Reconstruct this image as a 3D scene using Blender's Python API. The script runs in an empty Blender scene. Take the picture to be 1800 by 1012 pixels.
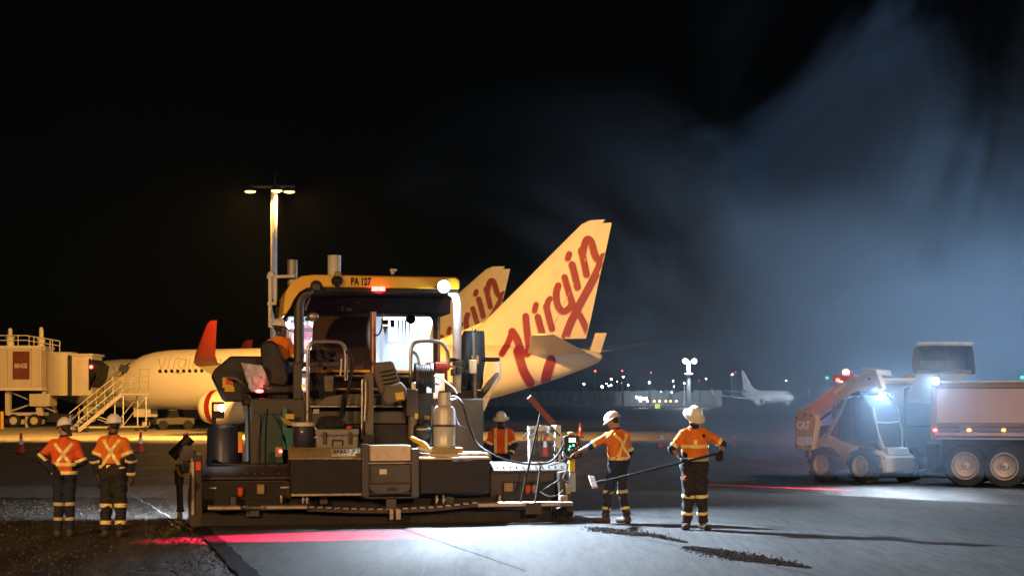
import bpy, math, random
import numpy as np
from math import radians, sin, cos, pi, sqrt, atan2
from mathutils import Vector, Matrix
from mathutils.bvhtree import BVHTree

random.seed(7)
np.random.seed(7)
scn = bpy.context.scene
COL = scn.collection

# ---------------------------------------------------------------- camera, sky, light, exposure
F_PX, HORIZON, EYE = 2900.0, 704.0, 1.95          # focal length and horizon in photo pixels, eye height in metres
cam_d = bpy.data.cameras.new("camera")
cam = bpy.data.objects.new("camera", cam_d)
COL.objects.link(cam)
cam.location = (0, 0, EYE)
cam.rotation_euler = (radians(90), 0, 0)
cam_d.sensor_width = 36
cam_d.lens = F_PX / 1800 * 36
cam_d.shift_y = (HORIZON - 506) / 1800
cam_d.clip_end = 6000
scn.camera = cam

world = bpy.data.worlds.new("World")
scn.world = world
world.use_nodes = True
wn = world.node_tree
bg = wn.nodes["Background"]
sky = wn.nodes.new("ShaderNodeTexSky")
sky.sky_type = 'NISHITA'
sky.sun_disc = False
sky.sun_elevation = radians(14)
sky.sun_rotation = radians(150)
wn.links.new(sky.outputs[0], bg.inputs[0])
bg.inputs[1].default_value = 0.0002

sun_d = bpy.data.lights.new("moonlight", 'SUN')
sun_d.energy = 0.004
sun_d.angle = radians(0.5)
sun_d.color = (0.8, 0.88, 1.0)
sun = bpy.data.objects.new("moonlight", sun_d)
sun.rotation_euler = (radians(76), 0, radians(-30))
COL.objects.link(sun)

scn.view_settings.view_transform = 'Standard'
scn.view_settings.look = 'None'
scn.view_settings.exposure = 0
scn.view_settings.gamma = 1
scn.view_settings.use_curve_mapping = False
scn.cycles.use_denoising = True
scn.cycles.max_bounces = 6
scn.cycles.volume_bounces = 0
scn.cycles.transparent_max_bounces = 12
scn.cycles.caustics_reflective = False
scn.cycles.caustics_refractive = False
scn.cycles.sample_clamp_indirect = 3
scn.cycles.volume_step_rate = 1.0
scn.cycles.volume_max_steps = 256

# ---------------------------------------------------------------- helpers: objects
AUTH = {}          # object -> where its origin lies in the coordinates its children are written in

def props(o, label=None, cat=None, group=None, kind=None):
    if label: o['label'] = label
    if cat: o['category'] = cat
    if group: o['group'] = group
    if kind: o['kind'] = kind
    return o

def thing(name, label, cat, loc=(0, 0, 0), rz=None, group=None):
    """An Empty at a thing's base. rz None: its parts are written in world coordinates; else in its own."""
    o = bpy.data.objects.new(name, None)
    o.empty_display_size = 0.2
    COL.objects.link(o)
    o.location = loc
    if rz is None:
        AUTH[o.name] = Vector(loc)
    else:
        o.rotation_euler = (0, 0, rz)
        AUTH[o.name] = Vector((0, 0, 0))
    return props(o, label, cat, group)

def obj(name, mb, mats, parent=None, label=None, cat=None, group=None, kind=None, bevel=0, smooth=True, angle=38):
    vs = mb.v
    lo = [min(v[i] for v in vs) for i in range(3)]
    hi = [max(v[i] for v in vs) for i in range(3)]
    c = Vector([(a + b) / 2 for a, b in zip(lo, hi)])
    if parent is None and kind != 'structure':
        c.z = lo[2]
    me = bpy.data.meshes.new(name)
    me.from_pydata([(v[0] - c.x, v[1] - c.y, v[2] - c.z) for v in vs], [], mb.f)
    if not isinstance(mats, (list, tuple)): mats = [mats]
    for m in mats: me.materials.append(m)
    if any(mb.m):
        me.polygons.foreach_set("material_index", mb.m)
    if smooth:
        me.polygons.foreach_set("use_smooth", [True] * len(me.polygons))
        me.set_sharp_from_angle(angle=radians(angle))
    o = bpy.data.objects.new(name, me)
    COL.objects.link(o)
    if parent is not None:
        o.parent = parent
        o.location = c - AUTH[parent.name]
    else:
        o.location = c
    AUTH[o.name] = c
    if bevel:
        b = o.modifiers.new("bevel", 'BEVEL')
        b.width = bevel; b.segments = 2; b.limit_method = 'ANGLE'; b.angle_limit = radians(40)
        b.harden_normals = False
    return props(o, label, cat, group, kind)

def copy_tree(o, parent=None):
    c = o.copy()
    COL.objects.link(c)
    if parent is not None:
        c.parent = parent
    for ch in [x for x in bpy.data.objects if x.parent == o]:
        copy_tree(ch, c)
    return c

def basis(d):
    d = Vector(d).normalized()
    u = d.cross(Vector((0, 0, 1)))
    if u.length < 1e-4: u = Vector((1, 0, 0))
    u.normalize()
    return u, d.cross(u).normalized(), d

class MB:
    """Collects geometry for one mesh."""
    def __init__(s):
        s.v = []; s.f = []; s.m = []
    def add(s, vs, fs, m=0):
        n = len(s.v)
        s.v += [tuple(v) for v in vs]
        for f in fs:
            s.f.append([i + n for i in f]); s.m.append(m)
        return s
    def box(s, lo, hi, m=0):
        a, b = lo, hi
        x0, x1 = sorted((a[0], b[0])); y0, y1 = sorted((a[1], b[1])); z0, z1 = sorted((a[2], b[2]))
        vs = [(x, y, z) for z in (z0, z1) for y in (y0, y1) for x in (x0, x1)]
        return s.add(vs, [(0, 2, 3, 1), (4, 5, 7, 6), (0, 1, 5, 4), (2, 6, 7, 3), (0, 4, 6, 2), (1, 3, 7, 5)], m)
    def obox(s, c, size, R, m=0):
        n = len(s.v)
        h = [x / 2 for x in size]
        s.box([-x for x in h], h, m)
        for i in range(n, len(s.v)):
            s.v[i] = tuple(Vector(c) + R @ Vector(s.v[i]))
        return s
    def bar(s, p0, p1, w, t, m=0):
        """square bar from p0 to p1, w wide and t thick"""
        p0, p1 = Vector(p0), Vector(p1)
        u, v, d = basis(p1 - p0)
        vs = [p + u * a * w / 2 + v * b * t / 2 for p in (p0, p1) for a, b in ((-1, -1), (1, -1), (1, 1), (-1, 1))]
        return s.add(vs, [(3, 2, 1, 0), (4, 5, 6, 7), (0, 1, 5, 4), (1, 2, 6, 5), (2, 3, 7, 6), (3, 0, 4, 7)], m)
    def cyl(s, p0, p1, r0, r1=None, n=14, m=0, cap=True):
        if r1 is None: r1 = r0
        p0, p1 = Vector(p0), Vector(p1)
        u, v, d = basis(p1 - p0)
        vs = []
        for p, r in ((p0, r0), (p1, r1)):
            for k in range(n):
                a = 2 * pi * k / n
                vs.append(p + (u * cos(a) + v * sin(a)) * r)
        fs = [(k, (k + 1) % n, n + (k + 1) % n, n + k) for k in range(n)]
        if cap:
            fs += [tuple(range(n - 1, -1, -1)), tuple(range(n, 2 * n))]
        return s.add(vs, fs, m)
    def tube(s, pts, r, n=8, m=0, round_=0):
        pts = [Vector(p) for p in pts]
        if round_: pts = spline(pts, round_)
        rings = []
        up = None
        for i, p in enumerate(pts):
            d = (pts[min(i + 1, len(pts) - 1)] - pts[max(i - 1, 0)]).normalized()
            if up is None:
                u, v, _ = basis(d)
            else:
                u = (up - d * up.dot(d)).normalized(); v = d.cross(u)
            up = u
            rr = r[i] if isinstance(r, (list, tuple)) else r
            rings.append([p + (u * cos(2 * pi * k / n) + v * sin(2 * pi * k / n)) * rr for k in range(n)])
        return s.loft(rings, m)
    def loft(s, rings, m=0, cap=True):
        n = len(rings[0])
        vs = [p for r in rings for p in r]
        fs = []
        for i in range(len(rings) - 1):
            for k in range(n):
                fs.append((i * n + k, i * n + (k + 1) % n, (i + 1) * n + (k + 1) % n, (i + 1) * n + k))
        if cap:
            fs += [tuple(range(n - 1, -1, -1)), tuple(range((len(rings) - 1) * n, len(rings) * n))]
        return s.add(vs, fs, m)
    def lathe(s, prof, p, d, n=24, m=0, cap=True):
        """profile [(distance along d, radius)]"""
        u, v, d = basis(d)
        p = Vector(p)
        rings = [[p + d * t + (u * cos(2 * pi * k / n) + v * sin(2 * pi * k / n)) * max(r, 1e-4) for k in range(n)] for t, r in prof]
        return s.loft(rings, m, cap)
    def prism(s, poly, off, m=0):
        """polygon of 3-D points swept by the vector off"""
        n = len(poly)
        off = Vector(off)
        vs = [Vector(p) for p in poly] + [Vector(p) + off for p in poly]
        fs = [tuple(range(n - 1, -1, -1)), tuple(range(n, 2 * n))]
        fs += [(k, (k + 1) % n, n + (k + 1) % n, n + k) for k in range(n)]
        return s.add(vs, fs, m)
    def sphere(s, c, r, n=12, m=0, R=None):
        if not isinstance(r, (list, tuple)): r = (r, r, r)
        c = Vector(c)
        rings = []
        k2 = max(6, n // 2 + 2)
        for i in range(k2 + 1):
            t = -pi / 2 + pi * i / k2
            ring = []
            for k in range(n):
                q = Vector((r[0] * max(cos(t), .01) * cos(2 * pi * k / n), r[1] * max(cos(t), .01) * sin(2 * pi * k / n), r[2] * sin(t)))
                ring.append(c + (R @ q if R else q))
            rings.append(ring)
        return s.loft(rings, m)

def spline(pts, k=4):
    pts = [Vector(p) for p in pts]
    out = []
    for i in range(len(pts) - 1):
        p0, p1, p2, p3 = pts[max(i - 1, 0)], pts[i], pts[i + 1], pts[min(i + 2, len(pts) - 1)]
        for j in range(k):
            t = j / k
            out.append(0.5 * ((2 * p1) + (p2 - p0) * t + (2 * p0 - 5 * p1 + 4 * p2 - p3) * t * t + (3 * p1 - p0 - 3 * p2 + p3) * t ** 3))
    out.append(pts[-1])
    return out

class Frame:
    """Local frame of a thing on the ground. pt() finds where a photo direction meets the local plane y = d."""
    def __init__(s, loc=(0, 0, 0), rz=0.0):
        s.loc = Vector(loc); s.rz = rz
        s.Ri = Matrix.Rotation(-rz, 3, 'Z')
        s.R = Matrix.Rotation(rz, 3, 'Z')
        s.o = s.Ri @ (Vector((0, 0, EYE)) - s.loc)
    def ray(s, px, py):
        return s.Ri @ Vector(((px - 900) / F_PX, 1, (HORIZON - py) / F_PX))
    def pt(s, px, py, d):
        r = s.ray(px, py)
        return s.o + r * ((d - s.o.y) / r.y)
    def gd(s, px, py, z=0.0):
        r = s.ray(px, py)
        return s.o + r * ((z - s.o.z) / r.z)
    def rect(s, mb, x0, y0, x1, y1, d0, d1, m=0):
        """box whose front face (plane y=d0) fills the photo rectangle"""
        a = s.pt(x0, y1, d0); b = s.pt(x1, y0, d0)
        c = s.pt(x0, y0, d0)
        return mb.box((min(a.x, c.x), d0, a.z), (b.x, d1, b.z), m)
    def poly(s, mb, pts, d0, d1, m=0):
        return mb.prism([s.pt(x, y, d0) for x, y in pts][::-1], (0, d1 - d0, 0), m)
    def world(s, p):
        return s.loc + s.R @ Vector(p)

WF = Frame()

def text_mb(body, size, origin, right, up, depth=0.006, bold=0.0, fit=None):
    """flat lettering as geometry; origin = lower left corner, fit = width it should fill"""
    cu = bpy.data.curves.new("t", 'FONT')
    cu.body = body; cu.size = size; cu.extrude = depth / 2; cu.offset = bold; cu.resolution_u = 2
    ob = bpy.data.objects.new("t", cu)
    COL.objects.link(ob)
    dg = bpy.context.evaluated_depsgraph_get()
    me = bpy.data.meshes.new_from_object(ob.evaluated_get(dg))
    xs = [v.co.x for v in me.vertices]; x0 = min(xs); sx = 1.0
    if fit: sx = fit / (max(xs) - x0)
    right, up = Vector(right).normalized(), Vector(up).normalized()
    nrm = right.cross(up)
    mb = MB()
    mb.add([Vector(origin) + right * (v.co.x - x0) * sx + up * v.co.y + nrm * v.co.z for v in me.vertices], [tuple(p.vertices) for p in me.polygons])
    bpy.data.objects.remove(ob); bpy.data.curves.remove(cu); bpy.data.meshes.remove(me)
    return mb

# ---------------------------------------------------------------- helpers: materials
MATS = {}
def pm(name, col, rough=0.6, metal=0.0, var=0.12, scale=6.0, bump=0.0, bscale=40.0, emit=None, estr=0.0, spec=0.5, dirt=None, dirt_amt=0.0, coat=0.0, alpha=1.0, trans=0.0, streak=False):
    """principled material with noise in colour and roughness, optional dirt patches and fine relief"""
    if name in MATS: return MATS[name]
    m = bpy.data.materials.new(name)
    m.use_nodes = True
    nt = m.node_tree; N = nt.nodes; L = nt.links
    b = N["Principled BSDF"]
    tc = N.new("ShaderNodeTexCoord")
    src = tc.outputs["Object"]
    if streak:
        mp = N.new("ShaderNodeMapping"); mp.inputs["Scale"].default_value = (1, 1, 0.12)
        L.new(src, mp.inputs[0]); src = mp.outputs[0]
    nz = N.new("ShaderNodeTexNoise"); nz.inputs["Scale"].default_value = scale; nz.inputs["Detail"].default_value = 5; nz.inputs["Roughness"].default_value = .62
    L.new(src, nz.inputs["Vector"])
    rp = N.new("ShaderNodeMapRange"); rp.inputs[1].default_value = 0.3; rp.inputs[2].default_value = 0.7
    rp.inputs[3].default_value = 1 - var; rp.inputs[4].default_value = 1 + var
    L.new(nz.outputs[0], rp.inputs[0])
    mx = N.new("ShaderNodeVectorMath"); mx.operation = 'SCALE'; mx.inputs[0].default_value = col[:3]
    L.new(rp.outputs[0], mx.inputs[3])
    cout = mx.outputs[0]
    if dirt is not None:
        n2 = N.new("ShaderNodeTexNoise"); n2.inputs["Scale"].default_value = scale * .55; n2.inputs["Detail"].default_value = 8; n2.inputs["Roughness"].default_value = .7
        L.new(src, n2.inputs["Vector"])
        r2 = N.new("ShaderNodeMapRange"); r2.inputs[1].default_value = 0.62 - .25 * dirt_amt; r2.inputs[2].default_value = 0.75 - .2 * dirt_amt
        r2.inputs[3].default_value = 0; r2.inputs[4].default_value = min(1, .5 + dirt_amt)
        L.new(n2.outputs[0], r2.inputs[0])
        mc = N.new("ShaderNodeMix"); mc.data_type = 'RGBA'
        L.new(r2.outputs[0], mc.inputs[0]); L.new(cout, mc.inputs[6]); mc.inputs[7].default_value = (*dirt, 1)
        cout = mc.outputs[2]
    L.new(cout, b.inputs["Base Color"])
    rr = N.new("ShaderNodeMapRange"); rr.inputs[1].default_value = .3; rr.inputs[2].default_value = .7
    rr.inputs[3].default_value = max(.03, rough - .1); rr.inputs[4].default_value = min(1, rough + .1)
    L.new(nz.outputs[0], rr.inputs[0]); L.new(rr.outputs[0], b.inputs["Roughness"])
    b.inputs["Metallic"].default_value = metal
    b.inputs["Specular IOR Level"].default_value = spec
    b.inputs["Coat Weight"].default_value = coat
    b.inputs["Alpha"].default_value = alpha
    b.inputs["Transmission Weight"].default_value = trans
    if bump:
        nb = N.new("ShaderNodeTexNoise"); nb.inputs["Scale"].default_value = bscale; nb.inputs["Detail"].default_value = 4
        L.new(tc.outputs["Object"], nb.inputs["Vector"])
        bp = N.new("ShaderNodeBump"); bp.inputs["Strength"].default_value = bump; bp.inputs["Distance"].default_value = .02
        L.new(nb.outputs[0], bp.inputs["Height"]); L.new(bp.outputs[0], b.inputs["Normal"])
    if emit is not None:
        b.inputs["Emission Color"].default_value = (*emit, 1)
        b.inputs["Emission Strength"].default_value = estr
    MATS[name] = m
    return m

def spot(name, loc, target, power, color, angle=120, blend=.6, radius=.08, parent=None, scale=None):
    d = bpy.data.lights.new(name, 'SPOT')
    d.energy = power; d.color = color; d.spot_size = radians(angle); d.spot_blend = blend; d.shadow_soft_size = radius
    o = bpy.data.objects.new(name, d)
    COL.objects.link(o)
    q = (Vector(target) - Vector(loc)).to_track_quat('-Z', 'Y')
    o.rotation_mode = 'QUATERNION'; o.rotation_quaternion = q
    if parent is not None:
        o.parent = parent; o.location = Vector(loc) - AUTH[parent.name]
    else:
        o.location = loc
    if scale: o.scale = scale
    return o

def point(name, loc, power, color, radius=.1, parent=None):
    d = bpy.data.lights.new(name, 'POINT')
    d.energy = power; d.color = color; d.shadow_soft_size = radius
    o = bpy.data.objects.new(name, d)
    COL.objects.link(o)
    if parent is not None:
        o.parent = parent; o.location = Vector(loc) - AUTH[parent.name]
    else:
        o.location = loc
    return o

SODIUM = (1.0, 0.46, 0.08)
WARM = (1.0, 0.56, 0.24)
LED = (0.70, 0.84, 1.0)

M_black = pm("black_paint", (.012, .012, .013), .5, var=.3)
M_dark = pm("dark_grey_steel", (.05, .048, .045), .55, .3, var=.25, bump=.1)
M_rubber = pm("tyre_rubber", (.016, .016, .016), .85, var=.25, bump=.25, bscale=30)
M_steel = pm("worn_steel", (.42, .41, .39), .4, .8, var=.2, bump=.05)
M_galv = pm("galvanised_steel", (.5, .5, .48), .5, .5, var=.15, scale=14)
M_white = pm("white_paint", (.75, .74, .71), .5, var=.06)
M_red = pm("red_paint", (.5, .03, .02), .45, var=.1)
M_lampglass_w = pm("white_lamp_lit", (1, 1, 1), .3, emit=(.93, .97, 1), estr=60)
M_lampglass_s = pm("sodium_lamp_lit", (1, .8, .4), .3, emit=(1, .56, .14), estr=5)
M_lampglass_r = pm("red_lamp_lit", (1, .1, .08), .3, emit=(1, .06, .05), estr=14)
M_lampglass_o = pm("amber_lamp_lit", (1, .4, .08), .3, emit=(1, .35, .05), estr=6)
M_lampglass_g = pm("green_lamp_lit", (.1, 1, .5), .3, emit=(.05, 1, .5), estr=8)
# ---------------------------------------------------------------- ground
def asphalt(name, col, rough, fine, coarse, streak_rz=None, stretch=12, wet=0.0, spec=.5):
    m = bpy.data.materials.new(name); m.use_nodes = True
    nt = m.node_tree; N = nt.nodes; L = nt.links; b = N["Principled BSDF"]
    b.inputs["Specular IOR Level"].default_value = spec
    tc = N.new("ShaderNodeTexCoord")
    mp = N.new("ShaderNodeMapping"); mp.inputs["Rotation"].default_value = (0, 0, -(streak_rz or 0))
    mp.inputs["Scale"].default_value = (1, 1 / stretch, 1)
    L.new(tc.outputs["Object"], mp.inputs[0])
    big = N.new("ShaderNodeTexNoise"); big.inputs["Scale"].default_value = .9; big.inputs["Detail"].default_value = 6
    L.new(mp.outputs[0], big.inputs["Vector"])
    gr = N.new("ShaderNodeTexNoise"); gr.inputs["Scale"].default_value = 55; gr.inputs["Detail"].default_value = 3
    L.new(tc.outputs["Object"], gr.inputs["Vector"])
    vo = N.new("ShaderNodeTexVoronoi"); vo.inputs["Scale"].default_value = 95
    L.new(tc.outputs["Object"], vo.inputs["Vector"])
    a = N.new("ShaderNodeMapRange"); a.inputs[1].default_value = .3; a.inputs[2].default_value = .7; a.inputs[3].default_value = 1 - coarse; a.inputs[4].default_value = 1 + coarse
    L.new(big.outputs[0], a.inputs[0])
    g = N.new("ShaderNodeMapRange"); g.inputs[1].default_value = .3; g.inputs[2].default_value = .7; g.inputs[3].default_value = .5; g.inputs[4].default_value = 1.6
    L.new(gr.outputs[0], g.inputs[0])
    mu = N.new("ShaderNodeMath"); mu.operation = 'MULTIPLY'; L.new(a.outputs[0], mu.inputs[0]); L.new(g.outputs[0], mu.inputs[1])
    md = N.new("ShaderNodeTexNoise"); md.inputs["Scale"].default_value = 7; md.inputs["Detail"].default_value = 6; md.inputs["Roughness"].default_value = .75
    L.new(mp.outputs[0], md.inputs["Vector"])
    m3 = N.new("ShaderNodeMapRange"); m3.inputs[1].default_value = .35; m3.inputs[2].default_value = .65; m3.inputs[3].default_value = 1 - coarse * 1.1; m3.inputs[4].default_value = 1 + coarse * 1.1
    L.new(md.outputs[0], m3.inputs[0])
    mq = N.new("ShaderNodeMath"); mq.operation = 'MULTIPLY'; L.new(mu.outputs[0], mq.inputs[0]); L.new(m3.outputs[0], mq.inputs[1]); mu = mq
    sc = N.new("ShaderNodeVectorMath"); sc.operation = 'SCALE'; sc.inputs[0].default_value = col; L.new(mu.outputs[0], sc.inputs[3])
    L.new(sc.outputs[0], b.inputs["Base Color"])
    r = N.new("ShaderNodeMapRange"); r.inputs[1].default_value = .35; r.inputs[2].default_value = .65; r.inputs[3].default_value = rough - wet; r.inputs[4].default_value = min(1, rough + .12)
    L.new(big.outputs[0], r.inputs[0]); L.new(r.outputs[0], b.inputs["Roughness"])
    ad = N.new("ShaderNodeMath"); ad.operation = 'ADD'; L.new(gr.outputs[0], ad.inputs[0]); L.new(vo.outputs["Distance"], ad.inputs[1])
    bp = N.new("ShaderNodeBump"); bp.inputs["Strength"].default_value = fine; bp.inputs["Distance"].default_value = .012
    L.new(ad.outputs[0], bp.inputs["Height"]); L.new(bp.outputs[0], b.inputs["Normal"])
    return m

LANE = radians(14.9)            # the paving lane runs this much to the left of straight ahead
def sheet(name, pts, z, mat, thick=0.0, label=None):
    mb = MB()
    if thick:
        mb.prism([(x, y, z - thick) for x, y in pts], (0, 0, thick))
    else:
        mb.add([(x, y, z) for x, y in pts], [tuple(range(len(pts)))])
    return obj(name, mb, mat, kind='structure', smooth=False)

def subdivided_sheet(name, x0, x1, y0, y1, nx, ny, zf, mat):
    mb = MB()
    vs = []
    for j in range(ny + 1):
        for i in range(nx + 1):
            x = x0 + (x1 - x0) * i / nx; y = y0 + (y1 - y0) * j / ny
            vs.append((x, y, zf(x, y)))
    fs = [(j * (nx + 1) + i, j * (nx + 1) + i + 1, (j + 1) * (nx + 1) + i + 1, (j + 1) * (nx + 1) + i) for j in range(ny) for i in range(nx)]
    mb.add(vs, fs)
    return obj(name, mb, mat, kind='structure')

M_milled = asphalt("milled_asphalt", (.024, .019, .014), .62, 1.0, .7, LANE, 6, .1, .5)
M_mat = asphalt("fresh_asphalt", (.064, .067, .07), .74, .4, .26, LANE, 9, 0, .28)
M_old = asphalt("old_asphalt", (.045, .045, .046), .5, .45, .35, radians(-60), 8, .12)
M_conc = asphalt("apron_concrete", (.34, .325, .29), .75, .15, .22, radians(85), 10)
M_lamplit = asphalt("lamplit_grey_asphalt", (.11, .11, .11), .55, .35, .4, radians(88), 14)
M_band = asphalt("dark_apron_asphalt", (.04, .033, .026), .6, .3, .5, radians(88), 20)
M_line = pm("road_paint", (.55, .53, .46), .6, var=.35, scale=3, dirt=(.08, .07, .06), dirt_amt=.4)

sheet("ground", [(-3000, -60), (3000, -60), (3000, 4500), (-3000, 4500)], 0, M_old)
def gp(x, y):
    p = WF.gd(x, y); return (p.x, p.y)
# apron in the sodium light, and the strips between it and the works
sheet("concrete_apron", [(-220, 80), (55, 74), (75, 150), (-220, 230)], .004, M_conc)
sheet("dark_apron_strip", [(-90, 39.5), (-3.5, 38.0), (-4, 75.5), (-90, 79)], .004, M_band)
sheet("lamplit_grey_strip", [(-60, 34.2), (-5.6, 33.2), (-6.2, 37.4), (-60, 38.9)], .004, M_lamplit)  # light grey band, with the paver lamp's light put into its colour
# milled old surface at left, rough and uneven
def milled_z(x, y):
    u = x * cos(LANE) + y * sin(LANE)
    return .004 + .006 * sin(u * 14) + .006 * sin(x * 3.1 + y * 2.3) * sin(y * 4.7) + random.uniform(-.011, .011) + .014
mill = MB()
nxm, nym = 150, 200
vs = []
for j in range(nym + 1):
    y = 6 + (33.0 - 6) * j / nym
    xr = -4.85 + (25.4 - y) * .2655 - .12
    for i in range(nxm + 1):
        x = xr - 14 * (1 - i / nxm) ** 1.3
        vs.append((x, y, milled_z(x, y)))
mill.add(vs, [(j * (nxm + 1) + i, j * (nxm + 1) + i + 1, (j + 1) * (nxm + 1) + i + 1, (j + 1) * (nxm + 1) + i) for j in range(nym) for i in range(nxm)])
obj("milled_lane", mill, M_milled, kind='structure')
MAT_Z = .03
edge = []
for k in range(0, 46):
    y = -10 + (25.35 + 10) * k / 45
    edge.append((-4.85 + (25.4 - y) * .2655 + (random.uniform(-.035, .035) if 0 < k < 45 else 0), y))
mat_pts = edge[::-1] + [(40, -10), (40, 14), (9.6, 30.2), (7.0, 33.2), (4.3, 35.2), (-1.5, 35.8), (1.05, 26.45), (-4.7, 25.5)][:]
mat_pts = edge + [(-4.7, 25.5), (1.05, 26.45), (-1.5, 35.8), (4.3, 35.2), (7.0, 33.2), (9.6, 30.2), (40, 14), (40, -10)]
sheet("fresh_asphalt_mat", mat_pts[::-1], MAT_Z, M_mat, .028)
# raked seam of black bitumen along the mat edge and a thin paving joint
seam_m = asphalt("bitumen_seam", (.012, .012, .012), .85, .6, .3, None, 12, 0, .15)
mb = MB()
L_, R_ = [], []
for k in range(0, 60):
    y = 12 + (25.2 - 12) * k / 59
    xc = -4.85 + (25.4 - y) * .2655
    L_.append((xc - .05 - random.uniform(0, .05), y, MAT_Z + .004)); R_.append((xc + .13 + random.uniform(0, .06), y, MAT_Z + .004))
mb.add(L_ + R_, [(i, 60 + i, 61 + i, i + 1) for i in range(59)])
obj("bitumen_seam", mb, seam_m, kind='structure', smooth=False)
def joint_line(p, q, w, z, mat, name, jit=.01):
    mb = MB(); p, q = Vector((*p, z)), Vector((*q, z))
    d = (q - p).normalized(); s = Vector((-d.y, d.x, 0))
    n = max(2, int((q - p).length / .4)); a, b = [], []
    for k in range(n + 1):
        c = p.lerp(q, k / n) + s * random.uniform(-jit, jit)
        a.append(c - s * w / 2 * random.uniform(.6, 1.3)); b.append(c + s * w / 2 * random.uniform(.6, 1.3))
    mb.add(a + b, [(i, i + 1, n + 2 + i, n + 1 + i) for i in range(n)])
    return obj(name, mb, mat, kind='structure', smooth=False)
joint_line(gp(705, 932), gp(925, 1008), .03, MAT_Z + .004, seam_m, "paving_joint")
joint_line(gp(1035, 930), gp(1500, 1030), .025, MAT_Z + .004, seam_m, "paving_joint")
joint_line(gp(1010, 868), gp(1790, 905), .04, MAT_Z + .004, seam_m, "paving_joint")
joint_line(gp(1080, 905), gp(1800, 966), .025, MAT_Z + .004, seam_m, "paving_joint")
for (a, b, w) in (((-30, 797), (120, 783), .12), ((-30, 800), (330, 796), .12), ((250, 778), (400, 782), .15), ((240, 823), (330, 820), .08), ((240, 841), (345, 838), .06), ((1000, 760), (1700, 764), .2), ((1020, 778), (1420, 783), .12)):
    joint_line(gp(*a), gp(*b), w, .009, M_line, "painted_line", .02)

joint_line(gp(222, 866), gp(338, 934), .035, .032, pm("pale_edge_glint", (.3, .3, .3), .7, var=.5, scale=4), "milled_edge_glint", .03)  # glint on the step edge, put in as a pale strip
# spilled hot mix: loose crumbs along the seam
def crumbs(name, pts, n, w, label, seed):
    random.seed(seed); mb = MB()
    P = [Vector((*gp(*p), 0)) for p in pts]
    for _ in range(n):
        t = random.random() ** 1.0 * (len(P) - 1); k = min(len(P) - 2, int(t)); c = P[k].lerp(P[k + 1], t - k)
        ww = w[k] + (w[k + 1] - w[k]) * (t - k)
        c += Vector((random.gauss(0, ww), random.gauss(0, ww), 0))
        s = random.uniform(.004, .013) * (1 if random.random() < .85 else 1.6)
        R = Matrix.Rotation(random.uniform(0, 6), 3, 'Z') @ Matrix.Rotation(random.uniform(0, 6), 3, 'X')
        mb.add([c + Vector((0, 0, MAT_Z + s * .5)) + R @ (Vector(q) * s) for q in ((1, 0, -.6), (-.6, .9, -.6), (-.6, -.9, -.5), (.1, .1, .8), (.5, .6, .2))], [(0, 2, 1), (0, 4, 3), (4, 1, 3), (1, 2, 3), (2, 0, 3), (0, 1, 4)])
    return obj(name, mb, pm("loose_bitumen_mix", (.03, .024, .02), .9, var=.4, scale=30, spec=.2), kind='stuff', smooth=False, label=label)
crumbs("loose_asphalt", [(1045, 931), (1075, 936), (1110, 941), (1150, 945), (1205, 957)], 3600, [.05, .15, .13, .06, .02], "crumbs of hot asphalt spilled along the seam beside the screed", 21)
crumbs("loose_asphalt", [(1215, 966), (1250, 972), (1300, 983), (1350, 991), (1420, 1002)], 6000, [.05, .11, .15, .10, .02], "longer spill of asphalt crumbs at the lower right", 22)

# loose chips and fines left on the milled surface
random.seed(31); mb = MB()
for _ in range(9000):
    y = 17.5 + 14.5 * random.random() ** 1.2; xr = -4.95 + (25.4 - y) * .2655
    x = xr - 7.5 * random.random() ** 1.1
    s = random.uniform(.005, .015) * (1 if random.random() < .9 else 1.7)
    R = Matrix.Rotation(random.uniform(0, 6), 3, 'Z') @ Matrix.Rotation(random.uniform(0, 6), 3, 'X')
    c = Vector((x, y, .022 + s * .4))
    mb.add([c + R @ (Vector(q) * s) for q in ((1, 0, -.6), (-.6, .9, -.6), (-.6, -.9, -.5), (.1, .1, .8))], [(0, 2, 1), (0, 1, 3), (1, 2, 3), (2, 0, 3)])
obj("milled_chips", mb, pm("milled_chip", (.075, .058, .04), .6, var=.6, scale=3), kind='stuff', smooth=False, label="loose chips scattered over the milled old asphalt")
# ---------------------------------------------------------------- the two airliners
M_plane = pm("airliner_white", (.74, .72, .69), .5, var=.05, scale=.8, dirt=(.55, .52, .48), dirt_amt=.12, spec=.35)
M_wing = pm("airliner_grey", (.68, .67, .66), .4, var=.06, scale=1.5)
M_vred = pm("airliner_red", (.25, .010, .008), .6, var=.05, scale=2)
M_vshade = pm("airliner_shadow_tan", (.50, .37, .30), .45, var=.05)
M_window = pm("cabin_window_glass", (.02, .022, .025), .12, var=.1)
M_window_lit = pm("cabin_window_lit", (.03, .05, .05), .2, emit=(.15, .6, .5), estr=.25)
M_letter = pm("grey_lettering", (.16, .12, .12), .45, var=.05)
M_gear = pm("gear_steel", (.35, .34, .33), .4, .6, var=.2)

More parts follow.
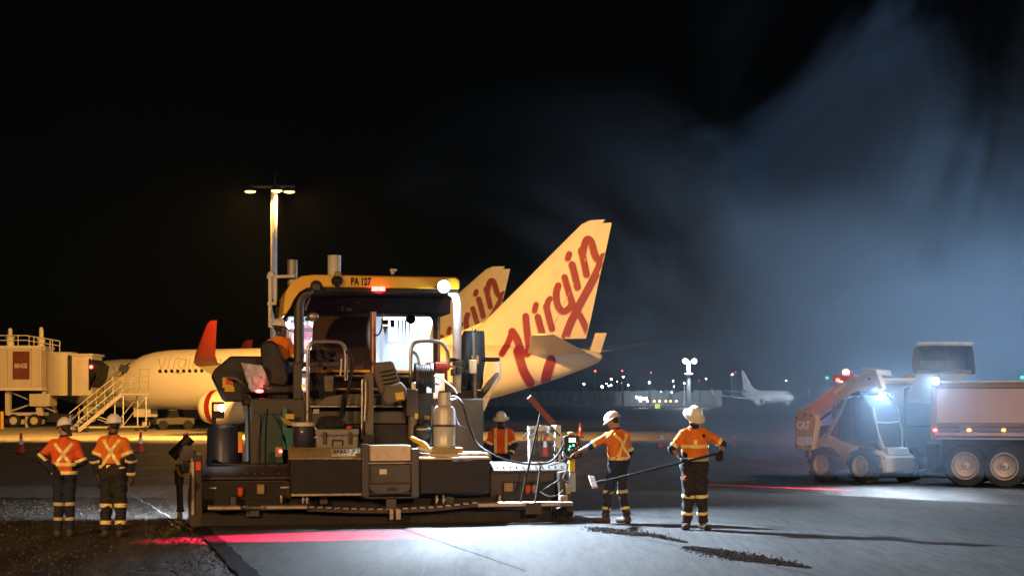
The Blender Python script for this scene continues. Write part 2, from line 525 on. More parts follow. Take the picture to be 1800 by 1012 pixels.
FUS = [(0, 2.75, .03, .03), (.12, 2.76, .24, .24), (.35, 2.78, .44, .44), (.7, 2.81, .66, .66), (1.2, 2.87, .92, .92), (1.9, 2.96, 1.17, 1.2), (2.5, 3.03, 1.40, 1.38),
       (3.2, 3.13, 1.66, 1.54), (4.0, 3.24, 1.85, 1.68), (5.0, 3.33, 1.96, 1.80), (6.2, 3.37, 2.01, 1.87), (7.5, 3.38, 2.02, 1.88), (12, 3.38, 2.02, 1.88), (18, 3.38, 2.02, 1.88), (23, 3.38, 2.02, 1.88),
       (26, 3.39, 2.01, 1.88), (28, 3.45, 1.95, 1.84), (30, 3.61, 1.79, 1.70), (32, 3.82, 1.54, 1.46), (34, 4.03, 1.24, 1.16), (36, 4.25, .89, .82), (37.4, 4.4, .58, .5), (38.3, 4.47, .32, .28), (38.6, 4.5, .1, .1)]
def fus_at(x):
    for a, b in zip(FUS, FUS[1:]):
        if a[0] <= x <= b[0]:
            t = (x - a[0]) / (b[0] - a[0])
            return [a[i] + (b[i] - a[i]) * t for i in (1, 2, 3)]
    return [4.5, .1, .1]
def airfoil(le, te, axis, th, f0=0.0, f1=1.0, n=9):
    """closed section between the chord fractions f0 and f1; axis = thickness direction"""
    le, te, axis = Vector(le), Vector(te), Vector(axis)
    c = (te - le).length
    up, dn = [], []
    for k in range(n):
        f = f0 + (f1 - f0) * (k / (n - 1)) ** (1.6 if f0 == 0 else 1)
        t = 5 * th * (.2969 * sqrt(f) - .126 * f - .3516 * f * f + .2843 * f ** 3 - .1036 * f ** 4) * c
        t = max(t, .004)
        up.append(le.lerp(te, f) + axis * t); dn.append(le.lerp(te, f) - axis * t)
    return up + dn[::-1]

def build_airliner(pose, label, group):
    X0, Y0, hd = pose
    ap = thing("airliner", label, "airplane", (X0, Y0, 0), radians(hd + 180), group)
    mb = MB(); rings = []
    xs = []
    for a, b in zip(FUS, FUS[1:]):
        k = 3 if b[0] - a[0] > .5 else 1
        xs += [a[0] + (b[0] - a[0]) * i / k for i in range(k)]
    xs.append(38.6)
    for x in xs:
        zc, rz_, ry = fus_at(x)
        rings.append([(x, ry * cos(2 * pi * k / 40), zc + rz_ * sin(2 * pi * k / 40)) for k in range(40)])
    mb.loft(rings)
    fus = obj("fuselage", mb, M_plane, ap)
    fairing = MB(); fairing.sphere((17.6, 0, 1.75), (5.2, 1.9, .75), 24)
    obj("belly_fairing", fairing, M_plane, ap)
    # fin, rudder
    fin_sec = [(5.1, 28.6, 37.45), (5.6, 29.1, 37.55), (6.3, 30.1, 37.75), (7.5, 31.55, 38.05), (9, 33.35, 38.4), (10.5, 35.1, 38.8), (11.8, 36.65, 39.1), (12.3, 37.25, 39.22), (12.5, 37.75, 39.25)]
    mb = MB(); mb.loft([airfoil((l, 0, z), (t, 0, z), (0, 1, 0), .1, 0, .7) for z, l, t in fin_sec])
    mb.loft([airfoil((l, 0, z), (33.5, 0, z), (0, 1, 0), w, 0, .9) for z, l, w in ((5.2, 25.4, .05), (5.5, 26.4, .045), (5.8, 27.7, .035), (6.25, 29.2, .025), (6.7, 30.45, .015))])
    fin = obj("fin", mb, M_plane, ap)
    mb = MB(); mb.loft([airfoil((l, 0, z), (t, 0, z), (0, 1, 0), .1, .705, 1) for z, l, t in fin_sec[1:-1]])
    rud = obj("rudder", mb, M_plane, ap)
    mb = MB(); mb.loft([airfoil((l, 0, z), (l + .75, 0, z), (0, 1, 0), .12) for z, l in ((4.75, 37.75), (5.9, 38.15))])
    obj("tail_cone_fence", mb, M_plane, ap)
    for s in (-1, 1):
        mb = MB(); mb.loft([airfoil((l, s * y, z), (t, s * y, z), (0, 0, 1), .09) for y, z, l, t in ((.5, 4.75, 33.9, 37.9), (3, 5.05, 35.4, 38.35), (6.6, 5.5, 37.4, 39.0), (7.15, 5.57, 37.9, 39.1))])
        obj("stabiliser", mb, M_wing, ap)
        mb = MB(); mb.loft([airfoil((l, s * y, z), (t, s * y, z), (0, 0, 1), .11) for y, z, l, t in ((1.5, 2.0, 13.2, 21.0), (5.6, 2.45, 16.4, 21.4), (11, 3.1, 19.5, 23.1), (17.1, 3.9, 22.5, 24.2))])
        wing = obj("wing", mb, M_wing, ap)
        for yy in (7.4, 10.2, 13.2):
            f = MB(); xx = 20.2 + .2 * yy; zz = 2.25 + .095 * yy
            f.sphere((xx, s * yy, zz - .18), (1.5, .17, .22), 10)
            obj("flap_fairing", f, M_wing, wing)
        mb = MB(); mb.loft([airfoil((l, s * y, z), (t, s * y, z), (0, cos(a), -s * sin(a)), .08) for y, z, l, t, a in ((17.1, 3.88, 22.5, 24.25, 1.5), (17.5, 4.0, 22.75, 24.35, .9), (17.75, 4.35, 23.0, 24.4, .35), (17.95, 6.0, 24.0, 24.65, .15), (17.97, 6.2, 24.25, 24.7, .15))])
        obj("winglet", mb, pm("winglet_dark_red", (.085, .006, .004), .4, var=.05, scale=2), ap, label="red upturned winglet")
        # engine
        ey, ez = s * 4.83, 1.55
        mb = MB(); mb.lathe([(0.42, .78), (.1, .84), (0, .90), (.08, .97), (.3, 1.03)], (13.2, ey, ez), (1, 0, 0), 32, cap=False)
        mb.lathe([(.3, 1.03), (.62, 1.075)], (13.2, ey, ez), (1, 0, 0), 32, cap=False)
        mb.lathe([(1.05, 1.10), (1.6, 1.1), (2.6, 1.04), (3.4, .93), (3.5, .9), (3.4, .6)], (13.2, ey, ez), (1, 0, 0), 32, cap=False)
        en = obj("engine", mb, M_plane, ap)
        mb = MB(); mb.lathe([(.62, 1.078), (1.05, 1.103)], (13.2, ey, ez), (1, 0, 0), 32, cap=False)
        obj("red_band", mb, M_vred, en)
        mb = MB(); mb.lathe([(.3, .05), (.42, .15), (.6, .25), (.6, .78)], (13.2, ey, ez), (1, 0, 0), 24, cap=False)
        obj("fan", mb, M_dark, en)
        mb = MB(); mb.lathe([(3.2, .62), (4.1, .45), (4.2, .3), (4.7, .05)], (13.2, ey, ez), (1, 0, 0), 24)
        obj("exhaust_cone", mb, M_steel, en)
        mb = MB(); mb.loft([[(x, ey + dy, z) for x, z in ((14.2, 2.5), (17.6, 2.35), (18.4, 2.0), (15.2, 2.0))] for dy in (-.16, .16)])
        obj("engine_pylon", mb, M_plane, ap)
        # main gear
        mb = MB(); mb.cyl((19.7, s * 2.86, .56), (19.5, s * 2.86, 2.1), .11); mb.cyl((19.7, s * 2.86, .56), (19.7, s * 2.0, 1.6), .06)
        mb.cyl((19.7, s * 2.35, .56), (19.7, s * 3.37, .56), .07)
        g = obj("main_gear_leg", mb, M_gear, ap)
        for w in (2.42, 3.05):
            mb = MB(); mb.lathe([(0, .3), (.02, .5), (.1, .56), (.28, .56), (.36, .5), (.38, .3)], (19.7, s * w + (0 if s > 0 else -.38 + .0), .56), (0, 1, 0), 24)
            obj("tyre", mb, M_rubber, g)
    mb = MB(); mb.cyl((4.0, 0, .35), (4.0, 0, 1.6), .07); mb.cyl((4.0, -.3, .35), (4.0, .3, .35), .05); mb.bar((4.0, 0, 1.0), (4.9, 0, 1.55), .06, .06)
    g = obj("nose_gear_leg", mb, M_gear, ap)
    for w in (-.33, .12):
        mb = MB(); mb.lathe([(0, .2), (.0, .3), (.05, .345), (.16, .345), (.21, .3), (.21, .2)], (4.0, w, .35), (0, 1, 0), 20)
        obj("tyre", mb, M_rubber, g)
        mb = MB(); mb.lathe([(-.012, .05), (-.004, .17), (.214, .17), (.222, .05)], (4.0, w, .35), (0, 1, 0), 16)
        obj("wheel_rim", mb, M_white, g)
    for s in (-1, 1):
        mb = MB(); mb.loft([[(3.1, s * .33, z), (4.6, s * .33, z), (4.6, s * .36, z), (3.1, s * .36, z)] for z in (.85, 1.55)])
        obj("gear_door", mb, M_plane, ap)
    # cabin windows, each a piece of its own, sharing one mesh
    wmesh = None
    k = 0
    for s in (-1, 1):
        x = 6.75
        while x < 31.2:
            zc, rz_, ry = fus_at(x)
            z = 3.86
            t = math.asin((z - zc) / rz_)
            p = Vector((x, s * (ry * cos(t)), z))
            if wmesh is None:
                mb = MB()
                mb.prism([(.125 * a, -.012, .18 * b) for a, b in ((-1, -.55), (-.6, -1), (.6, -1), (1, -.55), (1, .55), (.6, 1), (-.6, 1), (-1, .55))], (0, .03, 0))
                wo = obj("window", mb, M_window, ap); wmesh = wo.data
            else:
                wo = bpy.data.objects.new("window", wmesh); COL.objects.link(wo); wo.parent = ap
            wo.location = p + Vector((0, s * .004, 0)); wo.rotation_euler = (-s * t, 0, 0)
            x += .508; k += 1
    # cockpit windows
    for s in (-1, 1):
        for x0, x1, a0, a1 in ((2.25, 2.95, 62, 88), (2.45, 3.25, 38, 60), (2.85, 3.6, 22, 40)):
            mb = MB(); q = []
            for x, a in ((x0, a0), (x1, a0 + 4), (x1, a1), (x0 + .05, a1 - 3)):
                zc, rz_, ry = fus_at(x)
                q.append(Vector((x, s * (ry + .012) * cos(radians(a)), zc + (rz_ + .012) * sin(radians(a)))))
            mb.prism(q, (-.01, s * .01, .012))
            obj("cockpit_window", mb, M_window, ap)
    return ap, fus, fin, rud

def bvh_of(objs):
    V, Fc = [], []
    for o in objs:
        c = AUTH[o.name]; n = len(V)
        V += [tuple(v.co + c) for v in o.data.vertices]
        Fc += [[i + n for i in p.vertices] for p in o.data.polygons]
    return BVHTree.FromPolygons(V, Fc)

def decal(bvh, frame, strokes, off, mb=None, dx=0, dy=0):
    """lettering strokes laid on a surface: each stroke a smooth ribbon with round ends; strokes = [(points, width)] in photo pixels"""
    mb = mb or MB()
    for si, (pts, w) in enumerate(strokes):
        P = spline([(x + dx, y + dy, 0) for x, y in pts], 10) if len(pts) > 2 else [Vector((pts[0][0] + dx, pts[0][1] + dy, 0)).lerp(Vector((pts[1][0] + dx, pts[1][1] + dy, 0)), i / 14) for i in range(15)]
        d0 = (P[0] - P[1]).normalized(); d1 = (P[-1] - P[-2]).normalized()
        capn = 5
        ext0 = [P[0] + d0 * w / 2 * sin(pi / 2 * (capn - i) / capn) for i in range(capn)]
        ext1 = [P[-1] + d1 * w / 2 * sin(pi / 2 * (i + 1) / capn) for i in range(capn)]
        Q = ext0 + P + ext1
        wd = [w / 2 * max(.05, cos(pi / 2 * (capn - i) / capn)) for i in range(capn)] + [w / 2] * len(P) + [w / 2 * max(.05, cos(pi / 2 * (i + 1) / capn)) for i in range(capn)]
        rows = []
        for i, q in enumerate(Q):
            d = (Q[min(i + 1, len(Q) - 1)] - Q[max(i - 1, 0)])
            d = d.normalized() if d.length > 1e-6 else d0
            s = Vector((-d.y, d.x, 0))
            row = []
            for k in range(5):
                e = q + s * wd[i] * (k / 2 - 1)
                r = frame.ray(e.x, e.y).normalized()
                hit, nrm, _, _ = bvh.ray_cast(frame.o, r)
                if hit is None: row.append(None)
                else:
                    if nrm.dot(r) > 0: nrm = -nrm
                    row.append(hit + nrm * (off + .0015 * si))
            rows.append(row)
        idx = {}
        n0 = len(mb.v)
        for i, row in enumerate(rows):
            for k, p in enumerate(row):
                if p is not None:
                    idx[(i, k)] = len(mb.v); mb.v.append(tuple(p))
        for i in range(len(rows) - 1):
            for k in range(4):
                c = [(i, k), (i, k + 1), (i + 1, k + 1), (i + 1, k)]
                if all(q in idx for q in c):
                    p = [Vector(mb.v[idx[q]]) for q in c]
                    if max((p[0] - p[2]).length, (p[1] - p[3]).length) < 1.2:
                        mb.f.append([idx[q] for q in c]); mb.m.append(0)
    return mb

NEAR_POSE = (-28.5, 115.0, 151.0)
ap1, fus1, fin1, rud1 = build_airliner(NEAR_POSE, "nearer white airliner with red script lettering on its tall tail, behind the paver", "airliners parked on the apron")
fr_ap = Frame((NEAR_POSE[0], NEAR_POSE[1], 0), radians(NEAR_POSE[2] + 180))
bvh = bvh_of([fus1, fin1, rud1])
def zc(pts, ox=860, oy=380, k=240 / 759):
    return [(ox + x * k, oy + y * k) for x, y in pts]
S = 240 / 759
tail_strokes = [
    (zc([(512, 190), (523, 235), (542, 325)]), 30 * S),                         # n, stem
    (zc([(520, 205), (537, 140), (555, 128), (570, 150), (590, 220), (612, 245)]), 32 * S),      # n, arch
    (zc([(636, 225), (590, 330), (515, 470), (450, 600), (400, 745)]), 36 * S),   # long underline
    (zc([(461, 268), (475, 320), (492, 395)]), 31 * S),                         # i
    (zc([(446, 210), (438, 235)]), 26 * S),                                     # dot
    (zc([(420, 338), (440, 410), (468, 495), (510, 560), (548, 640)]), 28 * S), # g, stem and descender
    (zc([(385, 385), (374, 430), (382, 495), (410, 528), (445, 512), (462, 480)]), 30 * S),     # g, bowl
    (zc([(318, 500), (335, 570), (350, 625)]), 28 * S),                         # r, stem
    (zc([(320, 515), (328, 475), (340, 458)]), 26 * S),                         # r, shoulder
    (zc([(272, 560), (290, 630), (308, 700)]), 30 * S),                         # i
    (zc([(262, 490), (254, 525)]), 24 * S),                                     # dot
    (zc([(205, 555), (212, 640), (224, 730)]), 30 * S),                         # V, right arm
    (zc([(130, 640), (108, 700), (72, 765)]), 28 * S),                          # V, left tail
    (zc([(130, 640), (160, 690), (178, 760)]), 34 * S),
    (zc([(160, 750), (190, 850), (228, 920)]), 40 * S),
    (zc([(178, 760), (215, 760), (228, 720)]), 34 * S),
    (zc([(345, 800), (325, 860), (315, 905)]), 44 * S),
]
tail_strokes = [(p, w * 1.2) for p, w in tail_strokes]
for nm, a, b in (("letter", 0, 2), ("underline", 2, 3), ("letter", 3, 5), ("letter", 5, 7), ("letter", 7, 9), ("letter", 9, 11), ("letter", 11, 14), ("letter_foot", 14, 16), ("letter_foot", 16, 17)):
    lt0 = obj("tail_" + nm, decal(bvh, fr_ap, tail_strokes[a:b], .045 + .001 * a), M_vred, ap1)
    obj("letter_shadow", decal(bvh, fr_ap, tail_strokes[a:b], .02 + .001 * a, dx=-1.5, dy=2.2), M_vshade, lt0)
def zb(pts): return [(x / 4.4975, 560 + y / 4.4975) for x, y in pts]
w_ = .75
cabin_strokes = [(zb([(1256, 312), (1265, 360), (1275, 400)]), w_), (zb([(1275, 400), (1300, 350), (1312, 312)]), w_), (zb([(1345, 318), (1328, 395)]), w_), (zb([(1352, 296), (1354, 292)]), w_ * 1.3),
    (zb([(1372, 395), (1385, 335), (1400, 318), (1425, 305)]), w_), (zb([(1475, 330), (1440, 318), (1412, 350), (1420, 385), (1448, 385), (1470, 345)]), w_), (zb([(1478, 318), (1462, 390), (1440, 428), (1400, 432), (1384, 420)]), w_),
    (zb([(1505, 315), (1490, 392)]), w_), (zb([(1512, 290), (1513, 287)]), w_ * 1.3), (zb([(1540, 315), (1525, 392)]), w_), (zb([(1535, 340), (1560, 312), (1580, 325), (1568, 392)]), w_),
    (zb([(1745, 330), (1715, 320), (1690, 350), (1700, 385), (1730, 375), (1745, 340)]), w_), (zb([(1750, 320), (1738, 388)]), w_)]
for a, b in ((0, 2), (2, 4), (4, 5), (5, 7), (7, 9), (9, 11), (11, 13)):
    obj("cabin_letter", decal(bvh, fr_ap, cabin_strokes[a:b], .02), M_letter, ap1)
# a door outline
mb = decal(bvh, fr_ap, [([(246, 648), (245, 686)], .5), ([(262, 648), (261, 686)], .5), ([(246, 648), (262, 648)], .5)], .012)
obj("door_outline", mb, M_letter, ap1)

ap2 = copy_tree(ap1)
ap2.location = (-38.5, 137.8, 0)
ap2.rotation_euler = (0, 0, radians(168 + 180))
ap2['label'] = "farther white airliner whose shorter looking tail shows between the paver and the nearer tail"
# ---------------------------------------------------------------- the sodium mast on the apron
def mast_light(px, base_y, Y, top_py, label):
    pass
Ym = 80.0
k = Ym / F_PX
def W(px, py, Y): return WF.pt(px, py, Y)
pb = W(481, 704, Ym); pb.z = 0
mast = thing("apron_light_mast", "tall mast carrying lit yellow sodium lamps above the paver's left end", "light mast", pb)
top = W(482, 336, Ym)
mb = MB(); mb.cyl((pb.x, Ym, 0), (pb.x + .02, Ym, top.z), .19, .15, 16); mb.cyl((pb.x, Ym, 0), (pb.x, Ym, .1), .4)
obj("pole", mb, pm("mast_paint", (.55, .52, .47), .6, var=.15, scale=3), mast)
mb = MB()
a, b = W(443, 328, Ym), W(518, 328, Ym)
mb.bar(a, b, .1, .1); mb.cyl(W(483, 330, Ym), W(483, 305, Ym), .02, .01)
obj("crossarm", mb, M_dark, mast)
for x, dy, ang in ((440, 0, 0), (488, -.3, 0), (508, .1, 0)):
    c = W(x, 334, Ym); c.y += dy
    mb = MB(); mb.lathe([(0, .3), (.1, .27), (.24, .12), (.3, .1)], (c.x, c.y, c.z - .06), (0, 0, 1), 16)
    h = obj("lamp_head", mb, M_dark, mast)
    mb = MB(); mb.sphere((c.x, c.y, c.z - .08), (.27, .27, .07), 14)
    obj("lamp_glass", mb, M_lampglass_s, h)
for dx, tgt, pw, an in ((-1.2, (-32, 112, 1), 30000, 128), (.9, (2.5, 99, 2), 31000, 110), (.4, (-24, 92, 0), 56000, 96), (.1, (-14, 58, 0), 11000, 116), (-.35, (-10.7, 79, 0), 6000, 70)):
    spot("sodium_light", (pb.x + dx, Ym, top.z - .35), tgt, pw, SODIUM, an, .5, .25, mast)

# assumed masts, unseen beside and behind the photographer, light the near side of everything; the third is added
def added_floodmast(x, y, h, tgt, power, color, label, angle=75, worker_beams=()):
    t = thing("added_flood_mast", label, "light mast", (x, y, 0), group="assumed or added flood masts along the near edge of the apron")
    mb = MB(); mb.cyl((x, y, 0), (x, y, h), .2, .12, 14)
    obj("pole", mb, M_galv, t)
    mb = MB(); mb.bar((x - 1, y, h), (x + 1, y, h), .12, .12)
    obj("crossarm", mb, M_galv, t)
    d = (Vector(tgt) - Vector((x, y, h))).normalized()
    for dx in (-.7, .7):
        mb = MB(); mb.lathe([(0, .12), (.18, .3), (.22, .3)], (x + dx, y, h - .1), d, 16)
        hd = obj("lamp_head", mb, M_dark, t)
        mb = MB(); mb.lathe([(.2, .01), (.235, .27)], (x + dx, y, h - .1), d, 16)
        obj("lamp_glass", mb, M_lampglass_s, hd)
    spot("added_flood_light", Vector((x, y, h - .1)) + d * .4, tgt, power, color, angle, .5, .3, t)
    for tg2, pw2, an2 in worker_beams: spot("added_flood_light", Vector((x, y, h - .1)) + d * .45, tg2, pw2, color, an2, .6, .3, t)  # narrow beams added to brighten the workers
added_floodmast(-17, -12, 11, (-7, 26, 1), 10500, WARM, "assumed flood mast, unseen beside the photographer, left of the paving lane", worker_beams=(((-6.2, 24, 1.2), 25000, 15),))
added_floodmast(10, -16, 11, (7, 31, 1), 13000, WARM, "assumed flood mast, unseen beside the photographer, right of the paving lane", worker_beams=(((2.2, 25.3, 1.1), 15000, 12),))
added_floodmast(27, 3, 11, (10.8, 38, 1), 42000, (1, .84, .74), "added unseen flood mast at right that brightens the truck", 30)  # added mast, out of view, to brighten the truck's tray
# ---------------------------------------------------------------- boarding bridge at far left
M_bridge = pm("bridge_cream_paint", (.55, .5, .41), .5, var=.08, scale=2, dirt=(.3, .26, .2), dirt_amt=.15, streak=True)
M_bridge2 = pm("bridge_pale_paint", (.68, .65, .58), .5, var=.08, scale=3)
M_ad = pm("advert_brown_red", (.16, .045, .03), .35, var=.15, scale=1.5)
Yb = 120.0
def zb1(x, y): return (x / 4.4975, 560 + y / 4.4975)
def bw(x, y, Y=Yb): return WF.pt(*zb1(x, y), Y)
def zrect(mb, x0, y0, x1, y1, Y0, Y1): return WF.rect(mb, *zb1(x0, y0), *zb1(x1, y1), Y0, Y1)
br = thing("boarding_bridge", "cream passenger boarding bridge with a dark folding hood and a brown advert panel", "boarding bridge", bw(150, 870))
br.location.z = 0; AUTH[br.name] = Vector(br.location)
mb = MB(); zrect(mb, -420, 228, 325, 548, Yb, Yb + 3.2)
tun = obj("outer_tunnel", mb, M_bridge, br, bevel=.06)
mb = MB(); zrect(mb, -420, 212, 330, 234, Yb - .12, Yb + 3.3); zrect(mb, -420, 545, 335, 566, Yb - .1, Yb + 3.2)
obj("tunnel_edge_beam", mb, M_bridge2, tun)
for x in (-300, -180, -60, 60, 250):
    mb = MB(); zrect(mb, x, 236, x + 7, 544, Yb - .06, Yb); obj("tunnel_rib", mb, M_bridge, tun)
mb = MB(); zrect(mb, 103, 258, 232, 478, Yb - .1, Yb - .005)
ad = obj("advert_panel", mb, M_ad, br, label="brown advert panel reading BINGE")
p0 = bw(116, 388, Yb - .112)
obj("advert_lettering", text_mb("BINGE", 1.15 * .42 / .42 * .4, p0, (1, 0, 0), (0, 0, 1), .012, .012, fit=(214 - 116) / 4.4975 * Yb / F_PX), pm("faded_white_print", (.6, .55, .5), .5), ad)
mb = MB(); c = bw(445, 600); mb.cyl((c.x, Yb + 1.6, bw(0, 606).z), (c.x, Yb + 1.6, bw(0, 268).z), 1.15 * 1.0, n=28)
zrect(mb, 330, 262, 560, 606, Yb + 1.2, Yb + 3)
rot = obj("rotunda", mb, M_bridge, br)
mb = MB(); zrect(mb, 552, 282, 565, 606, Yb - .05, Yb + .5); obj("cab_door_post", mb, M_dark, br)
mb = MB(); zrect(mb, 562, 285, 728, 608, Yb + .1, Yb + 3.1); cab = obj("cab", mb, M_bridge2, br, bevel=.05)
mb = MB(); zrect(mb, 556, 276, 735, 292, Yb - .1, Yb + 3.3); obj("cab_roof", mb, M_bridge2, cab)
for i in range(6):
    x = 702 + i * 14
    mb = MB(); pts = [bw(x, 318 + i * 10, Yb), bw(x + 14, 312 + i * 11, Yb), bw(x + 18 - i * 5, 560 - i * 17, Yb), bw(x - i * 5, 566 - i * 19, Yb)]
    mb.prism(pts, (0, 3, 0)); obj("hood_fold", mb, M_black, br)
c = bw(720, 380, Yb - .1)
mb = MB(); mb.sphere(c, .13, 10); obj("warning_lamp", mb, M_lampglass_r, br)
# railing and the two white posts on the roof
mb = MB()
for y in (132, 170):
    mb.tube([bw(-420, y, Yb + .2), bw(205, y, Yb + .2), bw(345, y + 22, Yb + .2), bw(476, y + 45, Yb + .2)], .035, 6)
for x, yt, yb_ in ((-200, 132, 215), (-60, 132, 215), (60, 132, 215), (143, 132, 215), (230, 134, 225), (268, 140, 232), (395, 165, 262), (415, 168, 262), (472, 178, 264)):
    mb.tube([bw(x, yt, Yb + .2), bw(x, yb_, Yb + .2)], .035, 6)
obj("roof_railing", mb, M_bridge2, br)
for x, y0, y1 in ((80, 75, 222), (326, 68, 250)):
    mb = MB(); b_ = bw(x, y1, Yb + .6); h = bw(x, y0, Yb + .6).z - b_.z
    mb.lathe([(0, .3), (.05 * h, .3), (.42 * h, .26), (.48 * h, .34), (.54 * h, .34), (.58 * h, .17), (.9 * h, .16), (1 * h, .1)], b_, (0, 0, 1), 16)
    obj("roof_post", mb, M_bridge2, br)
for x0, x1, y0, y1 in ((40, 76, 560, 745), (285, 330, 600, 745)):
    mb = MB(); zrect(mb, x0, y0, x1, y1, Yb + .8, Yb + 1.3); obj("support_column", mb, M_bridge, br)
mb = MB(); zrect(mb, 230, 592, 392, 692, Yb + .4, Yb + 2.4); obj("lift_box", mb, M_bridge, br, bevel=.04)
mb = MB(); mb.bar(bw(70, 735, Yb + 1), bw(230, 680, Yb + 1), .12, .12); mb.bar(bw(60, 570, Yb + 1), bw(230, 640, Yb + 1), .08, .08); mb.bar(bw(330, 690, Yb + 1), bw(440, 735, Yb + 1), .1, .1)
obj("brace", mb, M_galv, br)
mb = MB(); zrect(mb, 45, 740, 340, 764, Yb + .3, Yb + 1.8); zrect(mb, 200, 764, 222, 868, Yb + .5, Yb + 1.6); zrect(mb, 45, 795, 330, 832, Yb + .7, Yb + 1.5)
obj("bogie_frame", mb, M_bridge, br)
for x in (104, 268):
    mb = MB(); c = bw(x, 832, Yb + .2); c.z = .5
    mb.lathe([(0, .3), (.03, .46), (.12, .5), (.34, .5), (.4, .44), (.42, .3)], c, (0, 1, 0), 22, cap=False); w = obj("tyre", mb, M_rubber, br)
    mb = MB(); mb.lathe([(-.01, .08), (.0, .27), (.03, .28)], c, (0, 1, 0), 16); obj("wheel_hub", mb, M_bridge, w)
t = obj("bollard", (lambda m: m.cyl((bw(14, 0, 114).x, 114, 0), (bw(14, 0, 114).x, 114, 1.1), .14, n=14).sphere((bw(14, 0, 114).x, 114, 1.1), .14, 12))(MB()), pm("bollard_yellow", (.6, .36, .03), .5), label="yellow bollard standing at the left edge below the boarding bridge", cat="bollard")

# ---------------------------------------------------------------- passenger stairs
B0 = WF.gd(138, 759.5); T0 = WF.pt(214, 691, 104.0)
up = Vector((T0.x - B0.x, T0.y - B0.y, 0)); run = up.length; up.normalize(); wd = Vector((-up.y, up.x, 0)); SW = 1.0
st = thing("passenger_stairs", "grey metal passenger stairs with handrails set at the airliner's front door", "boarding stairs", (B0.x, B0.y, 0))
M_stair = pm("stairs_grey_metal", (.48, .47, .44), .45, .5, var=.15, scale=8)
def sp(u, w, z): return Vector((B0.x, B0.y, 0)) + up * u + wd * w + Vector((0, 0, z))
rise = T0.z
for w in (0, SW):
    mb = MB(); mb.bar(sp(0, w, .12), sp(run, w, rise - .05), .05, .24); obj("stringer", mb, M_stair, st)
    mb = MB()
    for h in (.5, 1.0): mb.tube([sp(-.1, w, .15 + h), sp(run, w, rise + h)], .028, 6)
    for i in range(6):
        u = run * i / 5; mb.tube([sp(u, w, rise * i / 5), sp(u, w, rise * i / 5 + 1.03)], .025, 6)
    obj("handrail", mb, M_stair, st)
for i in range(12):
    u = run * (i + .5) / 12; z = rise * (i + 1) / 12 - .06
    mb = MB(); a = [sp(u - .14, 0.03, z), sp(u + .14, .03, z), sp(u + .14, SW - .03, z), sp(u - .14, SW - .03, z)]
    mb.prism(a, (0, 0, .04)); obj("tread", mb, M_galv, st)
PL = 1.9
mb = MB(); mb.prism([sp(run, -.15, rise - .1), sp(run + PL, -.15, rise - .1), sp(run + PL, SW + .15, rise - .1), sp(run, SW + .15, rise - .1)], (0, 0, .1)); obj("platform", mb, M_stair, st)
mb = MB()
for w in (-.13, SW + .13):
    for h in (.35, .7, 1.1): mb.tube([sp(run, w, rise + h), sp(run + PL, w, rise + h)], .025, 6)
    for u in (0, .6, 1.25, PL): mb.tube([sp(run + u, w, rise), sp(run + u, w, rise + 1.1)], .028, 6)
obj("platform_railing", mb, M_stair, st)
mb = MB()
for w in (0, SW):
    for u in (.1, PL - .15):
        mb.cyl(sp(run + u, w, .3), sp(run + u, w, rise - .1), .045, n=8)
    mb.bar(sp(run + .1, w, .4), sp(run + PL - .15, w, rise - .2), .05, .05); mb.bar(sp(run * .45, w, rise * .4), sp(run + .1, w, .4), .05, .05)
    mb.bar(sp(.4, w, .3), sp(run + PL, w, .3), .08, .1)
obj("support_frame", mb, M_stair, st)
for u in (.6, run + PL - .2):
    for w in (.0, SW):
        mb = MB(); mb.cyl(sp(u, w, .16) + wd * -.05, sp(u, w, .16) + wd * .05, .16, n=14); obj("castor", mb, M_rubber, st)
mb = MB(); mb.obox(sp(run + .05, -.15, rise + 1.55), (.55, .06, .42), Matrix.Rotation(.4, 3, 'Y')); mb.tube([sp(run + .05, -.13, rise + 1.1), sp(run + .05, -.13, rise + 1.5)], .03, 6)
obj("mirror", mb, M_black, st)

# ---------------------------------------------------------------- low tug and carts under the aircraft
def cart(px, py, Y, L, H, label, mat, rz=0.0):
    c = WF.pt(px, py, Y)
    t = thing("baggage_tug", label, "ground vehicle", (c.x, Y, 0), rz)
    mb = MB(); mb.loft([[(-L / 2, y, .35), (L / 2, y, .35), (L / 2, y, .35 + H * .45), (L * .1, y, .35 + H * .5), (-L / 2, y, .35 + H * .4)] for y in (-.7, .7)]); obj("body", mb, mat, t, bevel=.05)
    mb = MB(); mb.loft([[(-L * .18, y, .3 + H * .48), (L * .12, y, .3 + H * .48), (L * .05, y, .3 + H), (-L * .14, y, .3 + H)] for y in (-.62, .62)]); obj("cab_glass", mb, M_window, t)
    mb = MB(); mb.box((-L * .17, -.66, .3 + H), (L * .08, .66, .36 + H)); obj("cab_roof", mb, mat, t)
    for x in (-L * .32, L * .32):
        for s in (-1, 1):
            mb = MB(); mb.cyl((x, s * .55, .32), (x, s * .78, .32), .32, n=16); obj("wheel", mb, M_rubber, t)
    return t
cart(90, 735, 124, 3.2, 1.3, "dark ground vehicle parked below the boarding bridge", pm("tug_dark_blue", (.03, .035, .05), .4))
cart(305, 735, 112, 2.6, 1.0, "low dark tug beneath the airliner's forward fuselage", pm("tug_grey", (.08, .075, .07), .5), .4)

